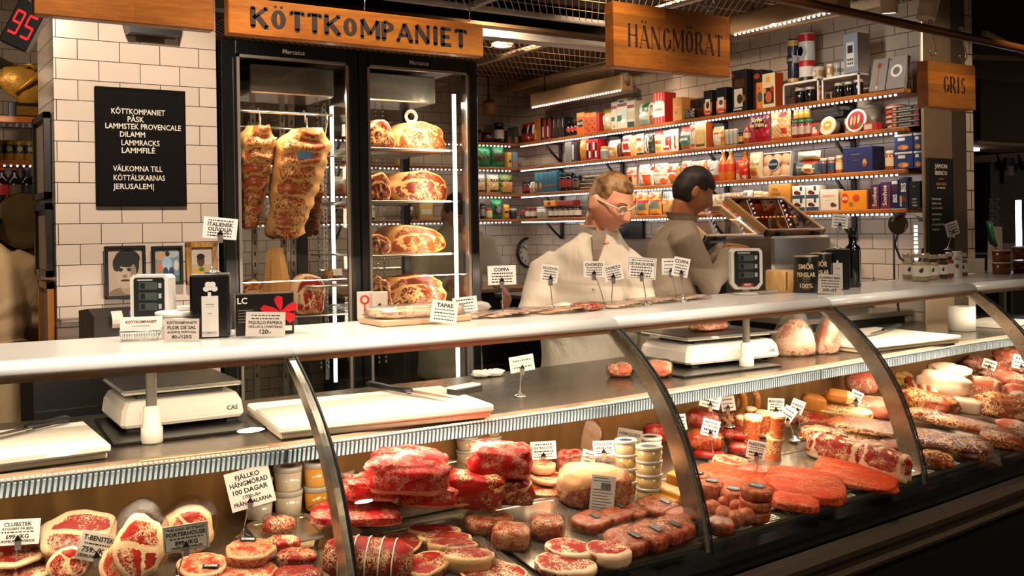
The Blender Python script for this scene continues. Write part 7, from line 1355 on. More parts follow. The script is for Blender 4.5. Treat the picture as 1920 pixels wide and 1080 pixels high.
# ---------------------------------------------------------------- things on the worktop under the counter top
BOARD=M('#f0e6d6',.4,var=.05,sc=14)
def board(fl,fr,bl,z,th,label,name='cutting_board',xmin=None,step=True):
 """white board from pixel corners of its upper face: front left, front right, back left"""
 a,b,c=onZ(*fl,z),onZ(*fr,z),onZ(*bl,z);
 x0,x1=(a.x if xmin is None else xmin),b.x;yf,yb=(a.y+b.y)/2,c.y;ang=math.atan2(b.y-a.y,b.x-a.x)if xmin is None else 0
 t=T(name,label,'cutting board',((x0+x1)/2,(yf+yb)/2,z-th),ang);m=MB()
 L,D=x1-x0,yb-yf
 m.box((0,0,th*.72),(L,D,th*.56),0,.005);m.box((0,.004,th*.22),(L-.012,D-.012,th*.44),1,.004)
 m.build('slab',[BOARD,M('#e9d3b6',.5)],t);return t
board((0,862),(203.5,827),(176,787),1.038,.037,'white cutting board at the far left of the worktop',xmin=-.25)
board((537,798),(940,756),(488,757),1.038,.037,'long white cutting board in the middle section of the worktop')
board((1622,648),(1806,628),(1640,612),1.034,.033,'white cutting board in the right section of the worktop')
def knife(hx,hy,tx,ty,jx,jy,z,label):
 h,j,tip=onZ(hx,hy,z),onZ(jx,jy,z),onZ(tx,ty,z);d=(tip-h).normalized();ang=math.atan2(d.y,d.x)
 t=T('knife',label,'knife',h,ang);lh=(j-h).length;L=(tip-h).length;m=MB()
 m.tube([(0,0,.012),(.01,0,.013),(lh*.3,0,.013),(lh*.6,0,.011),(lh*.85,0,.013),(lh,0,.012)],[.008,.0125,.0115,.010,.012,.011],12,flat=.75);m.build('handle',M('#191614',.45),t)
 m=MB();m.prism([(lh,.018),(L*.8,.016),(L,.006),(L*.85,-.010),(lh,-.014)],.010,.0125,0,'xy');m.build('blade',steel('blade_steel','#cfc9bf',.15,(1,20,1),.15),t)
knife(128,793,-90,845,58,812,1.0385,'black handled knife on the far left cutting board')
knife(690,727,858,757,757,743,1.0385,'black handled boning knife on the long white cutting board')
knife(1688,615,1628,633,1655,624,1.0345,'black handled knife on the right cutting board')
# clip tool on the long board
p=onZ(870,740,1.0385);k=depth(p)/FPX
t=T('label_tool','small black and white hand tool on the right end of the long board','tool',p+Vector((.02,.03,0)),R(16));m=MB();m.box((0,0,.008),(66*k,.05,.016),0,.002);m.build('case',M('#17140f',.4),t)
m=MB();m.box((0,.004,.019),(70*k,.035,.006),0,.001);m.build('white_plate',M('#e0dad0',.35),t)
# weighing scales
def scale(fl,fr,bl,zb,label,ph=.10):
 a,b,c=onZ(*fl,zb),onZ(*fr,zb),onZ(*bl,zb);W=(b-a).length;ang=math.atan2(b.y-a.y,b.x-a.x);D=.30
 t=T('weighing_scale',label,'scale',(a+b)/2+Vector((-sin(ang),cos(ang),0))*D/2,ang);w=W/2;d=D/2
 m=MB();rr=[]
 for z,s in((.012,.97),(.02,1.0),(.055,.97),(.075,.90),(.078,.86)):
  rr.append([(x*w*s,y*d*s,z)for x,y in((-.94,-1),(.94,-1),(1,-.9),(1,.9),(.94,1),(-.94,1),(-1,.9),(-1,-.9))])
 m.loft(rr,0,True,False);m.build('housing',M('#ddd2c4',.4,var=.04),t)
 m=MB();m.quad(-w*.7,.026,w*.9,.052,-d*1.0,0);m.text('CAS',w*.78,.034,.012,-d*1.0-.002,1,.02);m.build('front_panel',[M('#e4dacc',.4),M('#4c4640',.5)],t)
 m=MB();m.box((0,0,.085),(w*1.4,d*1.4,.016),0);m.build('neck',M('#1b1815',.5),t)
 m=MB();m.box((0,0,.101),(w*1.96,d*1.9,.012),0,.005);m.box((0,0,.1078),(w*1.86,d*1.78,.002),1,.0005);m.build('platter',[CHROME,steel('platter_steel','#4e453c',.3,(6,6,1),.3)],t)
 m=MB();
 for x in(-.8,.8):
  m.box((x*w,-d*.8,.006),(.03,.03,.012));m.box((x*w,d*.8,.006),(.03,.03,.012))
 m.build('feet',M('#15120f',.6),t);return t
def mat_(fl,fr,bl,label,th=.008):
 a,b,c=onZ(*fl,WT+th),onZ(*fr,WT+th),onZ(*bl,WT+th);ang=math.atan2(b.y-a.y,b.x-a.x);W=(b-a).length;D=c.y-a.y
 t=(lambda m:(m.box((W/2,D/2,th/2),(W,D,th),0,.002),m.build('black_mat',M('#14110e',.35,coat=.3),None,(a.x,a.y,WT+.0005),ang))[1])(MB());tag(t,label,'mat')
mat_((212,833),(505,800),(170,786),'black mat under the left weighing scale')
mat_((1282,706),(1466,684),(1262,668),'black mat under the right weighing scale')
scale((228,815),(460,788),(205,770),WT+.009,'white weighing scale with steel platter in the left section')
sr=scale((1290,692),(1466,674),(1250,650),WT+.009,'white weighing scale carrying a meat pack in the middle section')
q=sr.location+Vector((.02,.02,.109));t=T('meat_pack','film wrapped pale meat lying on the right weighing scale','meat',q,R(12));m=MB();blob(m,.075,.05,.016,3,.2,3);m.build('meat',PORK,t);m=MB();sheath(m,.082,.056,.018,4,4,.1);m.build('vacuum_film',FILM,t)
# beige sheet on the front edge below the left scale
a,b=onZ(232,862,WT-.03),onZ(462,838,WT-.03)
m=MB();L_=(b-a).length;m.box((L_/2,0,.0),(L_,.004,.034),0,.001);tag(m.build('beige_sheet',M('#c29b70',.5),None,(a.x,Yf(a.x)+.0655,WT-.016),math.atan2(Yf(b.x)-Yf(a.x),b.x-a.x)),'beige plastic sheet hanging on the worktop edge below the left scale','sheet')
# small sign holder, meat portions, bags
price_card((975,743),(979,682),46,30,L(('~',.14),('~',.14)),'pale card on a metal stem beside the long white cutting board',8,10,M('#e8cdb0',.5),z=WT+.0005)
for i,(x,y,w,h,lb)in enumerate(((1180,709,46,30,'left pale meat portion on the worktop by the second rib'),(1250,710,56,36,'right pale meat portion on the worktop by the second rib'))):
 p=onZ(x,y,WT+.001);k=depth(p)/FPX;t=T('meat_pack',lb,'meat',p+Vector((0,.05,0)),facing(p));m=MB();blob(m,w/2*k,.045,h*.45*k,i+4,.2,2.6,lambda q:.5*nz(q,3,2));m.build('meat',PORK,t);m=MB();sheath(m,w/2*k*1.1,.05,h*.47*k,i,4,.1,False);m.build('vacuum_film',FILM,t)
def bag(x,y,w,h,seed,label,lean=.0):
 p=onZ(x,y,WT+.001);k=depth(p)/FPX;W,H=w/2*k,h*k;t=T('meat_bag',label,'bag',p+Vector((0,.08,0)),facing(p))
 def shape(s,m,top):
  rings=[];
  for j in range(14):
   u=j/13;f_=s*(1.0-.1*(1-u)**4)*(1-.72*u**1.4)if top else s*(1-.1*(1-u)**4)*(1-.75*u**2)
   z=H*u*(1 if top else.78)
   rings.append([((W*f_*cos(a)*(1+.14*nz((cos(a)*2,sin(a)*2,u*3),1,seed))+lean*H*u),.085*f_*sin(a)*(1+.14*nz((cos(a),sin(a),u*4),1.4,seed)),z)for a in(2*pi*i/30 for i in range(30))])
  m.loft(rings,0,True,True)
 m=MB();shape(.92,m,False);m.at={i:.5+.4*nz(v,20,seed)for i,v in enumerate(m.v)};m.build('diced_meat',meat('bag_meat','#b8563a','#d98a68','#f0cdb0',26,1.2),t)
 m=MB();shape(1.0,m,True);m.build('clear_bag',film('bag_film','#f6f0e8',.05,1.6,45),t)
bag(1513,668,100,86,3,'large clear bag of diced meat standing left of the third rib',.12)
bag(1578,664,56,84,7,'smaller clear bag of diced meat behind the third rib',.12)
p=onZ(1826,621,WT+.001);k=depth(p)/FPX;r=24*k
t=T('paper_roll','white paper towel roll standing on the worktop at the right','paper roll',p+Vector((0,r,0)),0);m=MB();m.lathe([(r,0),(r,45*k),(r*.35,45*k),(r*.35,38*k)],32);m.build('paper',M('#f0e7da',.8,var=.03),t);m=MB();m.lathe([(r*.34,0),(r*.34,45.2*k),(r*.30,45.2*k)],20);m.build('core',M('#b59a78',.8),t)
p=onZ(1890,616,WT+.001);k=depth(p)/FPX;t=T('paper_stack','stack of white paper sheets beside the paper roll','paper',p+Vector((.1,.12,0)),R(10));m=MB();m.box((0,0,.012),(.28,.2,.024),0,.002);m.build('sheets',M('#e9e0d4',.7),t)
for i,(x,y,c,lb)in enumerate(((915,709,'#d9cdbc','crumpled pale glove behind the long cutting board'),(938,707,'#d9d0c4','folded white cloth behind the long cutting board'))):
 p=onZ(x,y,WT+.001);m=MB();blob(m,.035,.03,.012,i,.35,2.4,None,24,12);tag(m.build(['glove','folded_cloth'][i],M(c,.8),None,p+Vector((0,.04,0))),lb,['glove','cloth'][i])
# ---------------------------------------------------------------- work counters and machines behind
WOODTOP=wood('bench_wood','#6e4a26','#a97a44',1.5,0)
t=T('back_bench','long steel work bench along the right tiled wall','bench',(3.66,3.25,0));m=MB();m.box((.44,1.3,1.045),(.88,2.7,.03),0,.004);m.build('bench_top',STEELH,t);m=MB();m.box((.48,1.3,.515),(.78,2.6,1.03));m.build('bench_body',M('#17130f',.5),t)
t=T('corner_bench','pale wooden bench along the back wall left of the clock','bench',(2.75,6.05,0));m=MB();m.box((.7,.37,1.065),(1.5,.74,.03),0,.003);m.build('bench_top',WOODTOP,t);m=MB();m.box((.7,.4,.52),(1.4,.66,1.05));m.build('bench_body',M('#16120e',.6),t)
# wall clock
p=onY(992,473,6.815);k=depth(p)/FPX;r=29*k
t=T('wall_clock','round white wall clock with dark rim on the back wall','clock',(p.x,6.819,p.z));m=MB();m.lathe([(r,0),(r,-.03),(r*.9,-.034),(r*.88,-.02)],36,0,(0,0,0),ax='y',caps=False);m.build('rim',M('#3a3836',.35,.4),t)
m=MB();m.disc((0,0),r*.9,r*.9,-.012,0,36);m.build('dial',M('#ebe4da',.5,var=.02),t)
m=MB()
for i in range(12):a=R(90-30*(i+1));m.text(str(i+1),r*.68*cos(a),r*.68*sin(a)-r*.09,r*.2,-.0135,0,.02)
m.build('numerals',BLACK,t)
for nm,a,ln,wd in(('hour_hand',38,.46,.045),('minute_hand',142,.72,.03)):m=MB();X=Matrix.Rotation(R(-a),4,'Y');m.X=X;m.box((r*ln/2,-.016-wd*.02,0),(r*ln,.001,r*wd*2));m.build(nm,BLACK,t)
# black box and steel splash plate behind the fair worker
p=onX(1180,428,4.545);m=MB();m.box((0,0,0),(.03,.34,.15),0,.004);tag(m.build('wall_monitor',M('#0b0a0a',.4),None,(4.533,p.y,p.z)),'black flat box on the tiles right of the fair worker\'s face','monitor')
p=onX(1200,470,4.53);m=MB();m.box((0,0,0),(.006,.42,.36),0,.002);tag(m.build('splash_plate',STEEL,None,(4.545,p.y,1.25)),'shiny steel splash plate between the two workers','plate')
# vacuum machines
def vac(px0,px1,py_lid_top,py_hinge,py_base,yy,label,body,lidmat,edge,open_=True):
 a,b=onY(px0,py_hinge,yy),onY(px1,py_hinge,yy);zt=a.z;zb=1.061
 t=T('vacuum_machine',label,'machine',((a.x+b.x)/2,yy,zb));w=(b.x-a.x)/2;h=zt-zb;m=MB()
 m.box((0,.16,h*.5),(2*w,.34,h),0,.012);m.build('body',body,t)
 L=.34;e=.02;X=Matrix.Translation((0,.03,h+.012))@Matrix.Rotation(R(32),4,'X');m=MB();m.X=X
 for c,d in(((0,e/2,0),(2*w,e,.04)),((0,L,0),(2*w,e,.04)),((-w+e/2,L/2,0),(e,L,.04)),((w-e/2,L/2,0),(e,L,.04))):m.box(c,d,0,.004)
 lid=m.build('lid_frame',edge,t)
 m=MB();m.X=X;m.box((0,L/2,.01),(2*w-.03,L-.02,.006));m.build('lid_pane',lidmat,t)
 m=MB()
 for s in(-.6,.6):m.box((s*w,.02,h+.008),(.04,.03,.03),0,.004)
 m.build('hinge',BLACK,t);return t,w,h
CLR=glass('acrylic','#efe6da',.35);SMOKE=glass('smoked_acrylic','#a8793f',.5)
vac(1330,1428,392,452,550,4.05,'vacuum machine with a clear open lid before the dark haired worker',M('#1a1613',.4),CLR,M('#c7ab8a',.3,coat=.4))
v,w_,h_=vac(1446,1556,385,443,552,3.5,'steel vacuum machine with an open smoked brown lid',STEEL,SMOKE,M('#8a6434',.3,coat=.4))
m=MB();m.lathe([(.045,0),(.05,-.02),(.03,-.05),(.0001,-.055)],24,0,(-w_*.35,-.01,h_*.45),ax='y');m.build('knob',BLACK,v)
m=MB();m.box((w_*.72,-.012,h_*.75),(.04,.006,.03),0);m.box((w_*.72,-.0155,h_*.75),(.022,.002,.012),1);m.build('display',[BLACK,M('#ff2a1c',emit=3)],v)
# slicer with chrome lamp shade, cable and glowing strip by the chalkboard
p=onX(1696,420,4.3);t=T('slicer_guard','chrome curved slicer guard hung below the lowest shelf','slicer',p);m=MB();k=depth(p)/FPX
m.loft([[(.02*j,-30*k*cos(a)*(1-.06*j),18*k*sin(a)*(1-.1*j)+.01)for a in(pi*i/16 for i in range(17))]for j in range(4)],0,False,True,False);m.lathe([(.05,-.01),(.055,.0),(.04,.03)],24,1,(.03,.06,-.0),ax='x');m.build('guard',[CHROME,M('#3a2c1c',.3,.6)],t)
m=MB();m.tube([(.03,.05,-.02),(.03,.08,-.1),(.03,.05,-.17),(.03,0,-.2),(.03,-.06,-.18),(.03,-.08,-.12)],.006,8);m.tube([(.05,.1,1.59-p.z),(.05,.1,-.3),(.0,.04,1.07-p.z)],.005,8);m.build('cable',BLACK,t)
p=onX(1727,455,4.36);m=MB();led_strip(m,(0,0,-.11),(0,0,.10),.02,.012);tag(m.build('led_strip_light',LED,None,(4.325,p.y+.004,p.z)),'short upright LED strip glowing left of the chalkboard','light')
p=onY(1650,540,3.45);t=T('slicer','steel slicer lever with a black knob left of the jars','slicer',(p.x,3.45,1.061));m=MB();m.box((0,.1,.06),(.16,.2,.12),0,.01);m.tube([(-.08,.0,.1),(.0,-.02,.2),(.10,-.04,.25)],.014,10);m.build('lever',STEEL,t);m=MB();m.tube([(.01,-.04,.2),(-.03,-.05,.28),(-.02,-.05,.32)],.018,10);m.build('knob',BLACK,t)
# ---------------------------------------------------------------- people
def skin(name,a,b):
 k=NT(name);co=k.coord((1,1,1),False);n1=k.noise(co,14,3);n2=k.noise(co,260,3)
 MATS[name]=k.done(k.bsdf(k.mix(k.smooth(n1,.35,.7),lin(a),lin(b)),.45,coat=.08,sss=.12,bump=n2,bstr=.08));return MATS[name]
SK1,SK2=skin('skin_fair','#e0a482','#e0937a'),skin('skin_tan','#c07a4c','#c98458')
def hairmat(name,a,b):
 k=NT(name);n1=k.noise(k.coord((1,1,.35),False),160,4,.6,.5);n2=k.noise(k.coord((1,1,1),False),24,2)
 MATS[name]=k.done(k.bsdf(k.mix(k.smooth(n2,.35,.7),k.mix(n1,lin(a),lin(b)),lin(a)),.5,bump=n1,bstr=.7,bdist=.003));return MATS[name]
def clothmat(name,a,b):
 k=NT(name);co=k.coord((1,1,.6),False);n1=k.noise(co,5,4,.55,1.2);n2=k.noise(k.coord((1,1,1),False),420,2)
 MATS[name]=k.done(k.bsdf(k.mix(n1,lin(a),lin(b)),.85,spec=.2,bump=k.math('ADD',n1,k.math('MULTIPLY',n2,.05)),bstr=.55,bdist=.03));return MATS[name]
COAT1,COAT2,COAT3=clothmat('coat_white','#d5c8b6','#e6dccd'),clothmat('coat_grey','#a89886','#bfb09e'),clothmat('coat_tan','#b99a72','#cbb08a')
gz=lambda x,s:math.exp(-(x/s)**2)
def head_pts(nu=72,nv=54,hair=None):
 rows=[]
 for j in range(nv+1):
  ph=-pi/2+pi*j/nv;row=[]
  for i in range(nu):
   th=2*pi*i/nu;dx,dy,dz=cos(ph)*cos(th),cos(ph)*sin(th),sin(ph)
   z=.122*dz if dz>0 else.118*dz;low=max(0,-dz)
   x=.077*dx*(1-.30*low**1.5*(1 if dy<.2 else.6));y=(.098*dy if dy>0 else.094*dy)*(1-(.42*low**1.2 if dy>0 else.06*low))
   if dy<0:
    f=smoothstep(0,.35,-dy)
    nose=gz(x,.0115+.006*smoothstep(.02,-.03,z))*(.008*gz(z-.012,.022)+.027*gz(z+.026,.017)+.014*gz(z+.002,.02))
    y-=f*(nose+.006*gz(z-.034,.012)*gz(abs(x)-.03,.026)-.012*(gz(x-.032,.017)+gz(x+.032,.017))*gz(z-.014,.012)+.005*(gz(x-.042,.02)+gz(x+.042,.02))*gz(z+.02,.022)+.007*gz(x,.021)*(gz(z+.056,.0055)+.9*gz(z+.069,.006))-.004*gz(x,.02)*gz(z+.0625,.0025)+.010*gz(x,.022)*gz(z+.1,.015))
   if hair:
    top,side,hl=hair
    m_=max(smoothstep(hl-.012,hl+.008,z),smoothstep(-.01,.02,y-.012)*smoothstep(-.075,-.05,z),smoothstep(.015,.03,z)*smoothstep(-.05,-.03,y)*smoothstep(.05,.06,abs(x)))
    t=(side+(top-side)*smoothstep(.02,.075,z))*(1+.35*nz((x*30,y*30,z*30),1,2));n=Vector((x/.077**2,y/.095**2,z/.12**2)).normalized()*(-.006+(t+.006)*m_);x,y,z=x+n.x,y+n.y,z+n.z
   row.append((x,y,z))
  rows.append(row)
 return rows
def hand_geo(m,wr,d,nrm,side,grip=.5):
 """palm with four fingers and a thumb; d points along the hand, nrm out of its back"""
 d=Vector(d).normalized();nrm=Vector(nrm);nrm=(nrm-d*nrm.dot(d)).normalized();s=d.cross(nrm)*side;wr=Vector(wr)
 m.loft([[tuple(wr+d*u*.092+s*(w_*cos(a))+nrm*(t_*sin(a)))for a in(2*pi*i/14 for i in range(14))]for u,w_,t_ in((-.15,.024,.021),(.05,.027,.018),(.45,.038,.016),(.85,.041,.014),(1.0,.036,.011))])
 for k,(o,L_,r_)in enumerate(((.030,.072,.0088),(.010,.080,.0092),(-.010,.074,.0088),(-.029,.058,.0078))):
  b=wr+d*.086+s*o;pts=[b-d*.02,b];q=d.copy();c=grip*(1+.12*k)
  for f_ in(.45,.32,.25):q=(q-nrm*c*.9).normalized();pts.append(pts[-1]+q*L_*f_)
  m.tube([tuple(p_)for p_ in pts],[r_*1.05,r_*1.1,r_,r_*.93,r_*.7],10)
 b=wr+d*.03+s*.030;pts=[wr+d*.015+s*.012,b,b+(d*.7+s*.6-nrm*.35).normalized()*.034,b+(d*.9+s*.25-nrm*.6).normalized()*.062];m.tube([tuple(p_)for p_ in pts],[.014,.0125,.0105,.008],10)
def remesh(o,vox,sm=2):
 md=o.modifiers.new('r','REMESH');md.mode='VOXEL';md.voxel_size=vox;md.use_smooth_shade=True
 if sm:s=o.modifiers.new('s','SMOOTH');s.iterations=sm;s.factor=.5
 bpy.context.view_layer.update();dg=bpy.context.evaluated_depsgraph_get();me=bpy.data.meshes.new_from_object(o.evaluated_get(dg));old=o.data;o.modifiers.clear();o.data=me;me.name=old.name
def person(px,py,dep,yaw,label,hd,hyaw,hpitch,arms,sk,coat,hm,hair,torso,hroll=0,vox=.0042,collar=True,hems=.62):
 p=at_depth(px,py,dep);p.z=0;t=T('person',label,'person',p,facing(p,R(yaw)))
 H=Matrix.Translation(hd)@Matrix.Rotation(R(hyaw),4,'Z')@Matrix.Rotation(R(hpitch),4,'X')@Matrix.Rotation(R(hroll),4,'Y')
 m=MB();m.X=H;m.loft(head_pts());
 for s in(-1,1):
  m.loft([[(s*(.076+.012*u),.012+(.019-.002*u)*cos(a)+.006*u,-.004+(.032-.002*u)*sin(a))for a in(2*pi*i/14 for i in range(14))]for u in(-1,0,1)])
  m.X=H
 m.X=Matrix();nb=Vector(torso[-1][:3]);hb=H@Vector((0,.022,-.075));m.tube([tuple(nb-Vector((0,0,.06))),tuple(nb),tuple(nb.lerp(hb,.5)),tuple(hb),tuple(H@Vector((0,.015,-.02)))],[.075,.062,.058,.056,.05],18)
 m.loft([[(cx+(rx-.025)*cos(a),cy+(ry-.025)*sin(a),z)for a in(2*pi*i/20 for i in range(20))]for cx,cy,z,rx,ry in torso if z>.8 and rx>.05])
 for s in(-1,1):
  m.tube([(s*.1,torso[0][1],.92),(s*.1,torso[0][1]-.02,.5),(s*.1,torso[0][1],.1),(s*.1,torso[0][1],.06)],[.085,.06,.045,.05],12);m.tube([(s*.1,torso[0][1]+.07,.045),(s*.1,torso[0][1]-.05,.045),(s*.1,torso[0][1]-.17,.035)],[.04,.045,.03],10)
 for sh,el,wr,hdir,nrm,side,grip in arms:
  m.tube([sh,el,wr],[.045,.036,.026],12);hand_geo(m,wr,hdir,nrm,side,grip)
 b=m.build('body',sk,t);remesh(b,vox,2)
 hr=MB();hr.X=H;hr.loft(head_pts(hair=hair));hr.build('hair',hm,t)
 m=MB();m.X=H
 for s in(-1,1):
  m.tube([(s*.016,-.092,.034),(s*.03,-.093,.039),(s*.05,-.082,.036)],[.003,.0035,.002],6,flat=.6)
 m.build('eyebrows',hm,t)
 m=MB();m.X=H
 for s in(-1,1):m.tube([(s*.02,-.0835,.006),(s*.032,-.0855,.002),(s*.045,-.0775,.006)],.0016,6)
 m.build('eyelashes',M('#2a1810',.6),t)
 m=MB();m.X=H;m.tube([(-.02,-.0905,-.0625),(-.008,-.0965,-.0615),(.008,-.0965,-.0615),(.02,-.0905,-.0625)],[.001,.0032,.0032,.001],8,flat=.7);m.build('lips',M('#a8523f',.4),t)
 m=MB();m.loft([[(cx+rx*math.copysign(abs(cos(a))**.85,cos(a)),cy+ry*math.copysign(abs(sin(a))**.85,sin(a)),z)for a in(2*pi*i/36 for i in range(36))]for cx,cy,z,rx,ry in torso])
 for sh,el,wr,*_ in arms:
  S_,E_,W_=Vector(sh),Vector(el),Vector(wr);c=S_*.75+Vector(torso[-3][:3])*.25
  m.tube([tuple(c),tuple(S_),tuple(S_.lerp(E_,.5)),tuple(E_),tuple(E_.lerp(W_,.5)),tuple(E_.lerp(W_,.93))],[.078,.074,.068,.062,.055,.046],18)
 c=m.build('coat',coat,t);remesh(c,.010,6)
 me=c.data
 for v in me.vertices:
  q=v.co;v.co+=v.normal*(.007*nz((q.x,q.y,q.z*.6),9,3)+.005*sin(q.z*46+16*q.x+5*nz(q,5,1))*smoothstep(.0,.6,nz(q,4,6)+.4))
 if collar:
  m=MB();cx,cy,z,rx,ry=torso[-1];d=(Vector(hb)-Vector((cx,cy,z)))*.22
  m.loft([[(cx+d.x*u+(rx*1.05+.012*u)*cos(a),cy+d.y*u+(ry*1.05+.012*u)*sin(a),z-.012+.036*u+.012*sin(a))for a in(R(-78)+R(336)*i/26 for i in range(27))]for u in(0,.5,1,.9)],0,False,True,False);m.build('collar',coat,t)
 return t,H
# fair worker behind the counter, looking down
T1=[(0,.17,.62,.215,.15),(0,.16,.85,.205,.15),(0,.13,1.05,.20,.145),(0,.07,1.22,.205,.14),(.01,.02,1.34,.205,.125),(.02,.0,1.41,.165,.105),(.045,-.022,1.465,.10,.082),(.055,-.032,1.505,.068,.066)]
A1=[((-.172,.02,1.335),(-.235,-.06,1.13),(-.06,-.30,1.19),(.5,-.85,-.05),(0,0,1),1,.45),((.18,.01,1.345),(.235,-.06,1.13),(.12,-.30,1.19),(-.4,-.9,-.05),(0,0,1),-1,.45)]
fair,HM=person(1100,450,4.02,0,'fair short haired worker in clear glasses and cream coat looking down behind the counter',(.092,-.085,1.607),50,26,A1,SK1,COAT1,hairmat('hair_blond','#4a2a12','#c89a5a'),(.008,.0005,.074),T1)
m=MB();m.X=HM
for s in(-1,1):
 m.tube([(s*.034+.023*cos(a),-.098+.006*abs(cos(a))*(1 if cos(a)*s>0 else 0),.012+.017*sin(a))for a in(2*pi*i/24 for i in range(25))],.0026,6)
 m.tube([(s*.057,-.092,.018),(s*.074,-.06,.018),(s*.081,.0,.016),(s*.078,.02,.004)],.0030,6)
m.tube([(-.011,-.1,.016),(0,-.104,.019),(.011,-.1,.016)],.0025,6);m.build('glasses',M('#d9cfc0',.12,coat=.8),fair)
m=MB();m.X=HM
for s in(-1,1):m.disc((s*.034,.012),.022,.016,-.0985,0,20)
m.build('spectacle_lens',glass('lens_glass','#f4efe8',1.6),fair)
m=MB();m.loft([[(.05+x-.02*u,-.104-.012*u*(1-u)*4-.012*(1-u),1.50-.15*u)for x in(-.03*(1-.9*u),0,.03*(1-.9*u))]for u in(0,.25,.5,.75,1)],0,False,False,False);m.build('grey_shirt',M('#8d8072',.8,bump=.2),fair)
m=MB()
for u in(.25,.5,.75,1.0):m.lathe([(.0001,-.002),(.006,0),(.0001,.002)],12,0,(.025,-.116+.05*u,1.38-.22*u),ax='y')
m.build('coat_buttons',M('#cfc4b4',.4),fair)
# dark haired worker turned to the bench
T2=[(0,.06,.62,.20,.15),(0,.05,.9,.19,.145),(0,.04,1.1,.185,.14),(0,.02,1.28,.195,.135),(0,-.01,1.42,.20,.12),(0,-.03,1.47,.155,.10),(0,-.05,1.51,.09,.08),(0,-.058,1.545,.07,.066)]
A2=[((-.195,-.02,1.44),(-.20,-.14,1.22),(-.06,-.30,1.385),(.2,-.9,-.15),(-.6,0,.8),1,.7),((.195,-.02,1.44),(.21,-.14,1.24),(.05,-.31,1.40),(-.1,-.95,-.25),(.6,0,.8),-1,.7)]
person(1258,450,4.95,104,'dark haired worker in a grey coat turned to the machines on the bench',(.0,-.115,1.675),4,24,A2,SK2,COAT2,hairmat('hair_dark','#120906','#2e1a10'),(.016,.012,.05),T2,vox=.005)
# worker at the left edge seen from behind, and one half hidden behind the fridge
T3=[(0,.0,.62,.24,.18),(0,.0,.9,.215,.16),(0,-.01,1.02,.205,.15),(0,-.02,1.2,.215,.15),(0,-.04,1.36,.215,.135),(0,-.06,1.43,.18,.11),(0,-.09,1.475,.10,.085),(0,-.11,1.50,.07,.066)]
A3=[((-.21,-.04,1.37),(-.25,-.1,1.12),(-.10,-.34,1.14),(.3,-.9,0),(0,0,1),1,.5),((.21,-.04,1.37),(.25,-.1,1.12),(.1,-.34,1.14),(-.3,-.9,0),(0,0,1),-1,.5)]
w3,_=person(-52,450,4.5,172,'worker in a tan belted coat seen from behind at the left edge',(0,-.19,1.575),0,40,A3,SK2,COAT3,MATS['hair_dark'],(.012,.006,.05),T3,vox=.008)
m=MB();m.tube([(.208*cos(a),-.005+.155*sin(a),1.03+.01*sin(3*a))for a in(2*pi*i/30 for i in range(31))],.016,8,flat=.45);m.tube([(.0,.15,1.03),(.03,.17,.96),(.02,.165,.86)],.010,8,flat=.5);m.build('belt',COAT3,w3)
A4=[((-.2,-.02,1.41),(-.24,-.08,1.2),(-.12,-.30,1.2),(.2,-.9,-.1),(0,0,1),1,.6),((.2,-.02,1.41),(.27,-.06,1.22),(.235,-.22,1.16),(.0,-.8,-.6),(.5,0,.8),-1,.9)]
person(848,470,6.0,20,'worker almost hidden behind the fridge, only a sleeve and hand showing',(0,-.08,1.6),0,30,A4,SK1,COAT1,MATS['hair_dark'],(.014,.008,.05),T2,vox=.008)
# ---------------------------------------------------------------- hanging wooden signs
OAK=wood('sign_oak','#a3561a','#d5842c',1.0,0,.35,.3,stave=.045);OAKD=wood('sign_oak_dark','#8a4a14','#c0742a',1.0,0,.35,.25,stave=.04);BURN=M('#2a1408',.7,var=.2)
GL={'K':(.85,[(.12,0,.12,1,1),(.14,.45,.78,1,0),(.32,.58,.80,0,1)],[(.12,0),(.12,1),(.78,1),(.8,0)]),'O':(.9,'O',[]),'Ö':(.9,'O',[]),'G':(.9,'G',[]),'T':(.8,[(.4,0,.4,1,1),(.06,.95,.74,.95,0)],[(.4,0)]),'M':(1.1,[(.1,0,.1,1,0),(.1,1,.55,.2,1),(.55,.2,1.0,1,0),(1.0,0,1.0,1,1)],[(.1,0),(1.0,0)]),'P':(.75,[(.12,0,.12,1,1)],[(.12,0)]),'R':(.85,[(.12,0,.12,1,1),(.4,.46,.78,0,1)],[(.12,0)]),'A':(.95,[(.08,0,.46,1,0),(.46,1,.86,0,1),(.24,.34,.66,.34,0)],[(.08,0),(.86,0)]),'Ä':(.95,[(.08,0,.46,1,0),(.46,1,.86,0,1),(.24,.34,.66,.34,0)],[(.08,0),(.86,0)]),'N':(.95,[(.12,0,.12,1,0),(.12,1,.82,0,1),(.82,0,.82,1,0)],[(.12,0),(.82,1)]),'I':(.4,[(.2,0,.2,1,1)],[(.2,0),(.2,1)]),'E':(.75,[(.12,0,.12,1,1),(.12,.96,.66,.96,0),(.12,.5,.56,.5,0),(.12,.04,.66,.04,0)],[(.12,0),(.12,1)]),'H':(.95,[(.14,0,.14,1,1),(.8,0,.8,1,1),(.14,.52,.8,.52,0)],[(.14,0),(.14,1),(.8,0),(.8,1)]),'S':(.75,'S',[])}
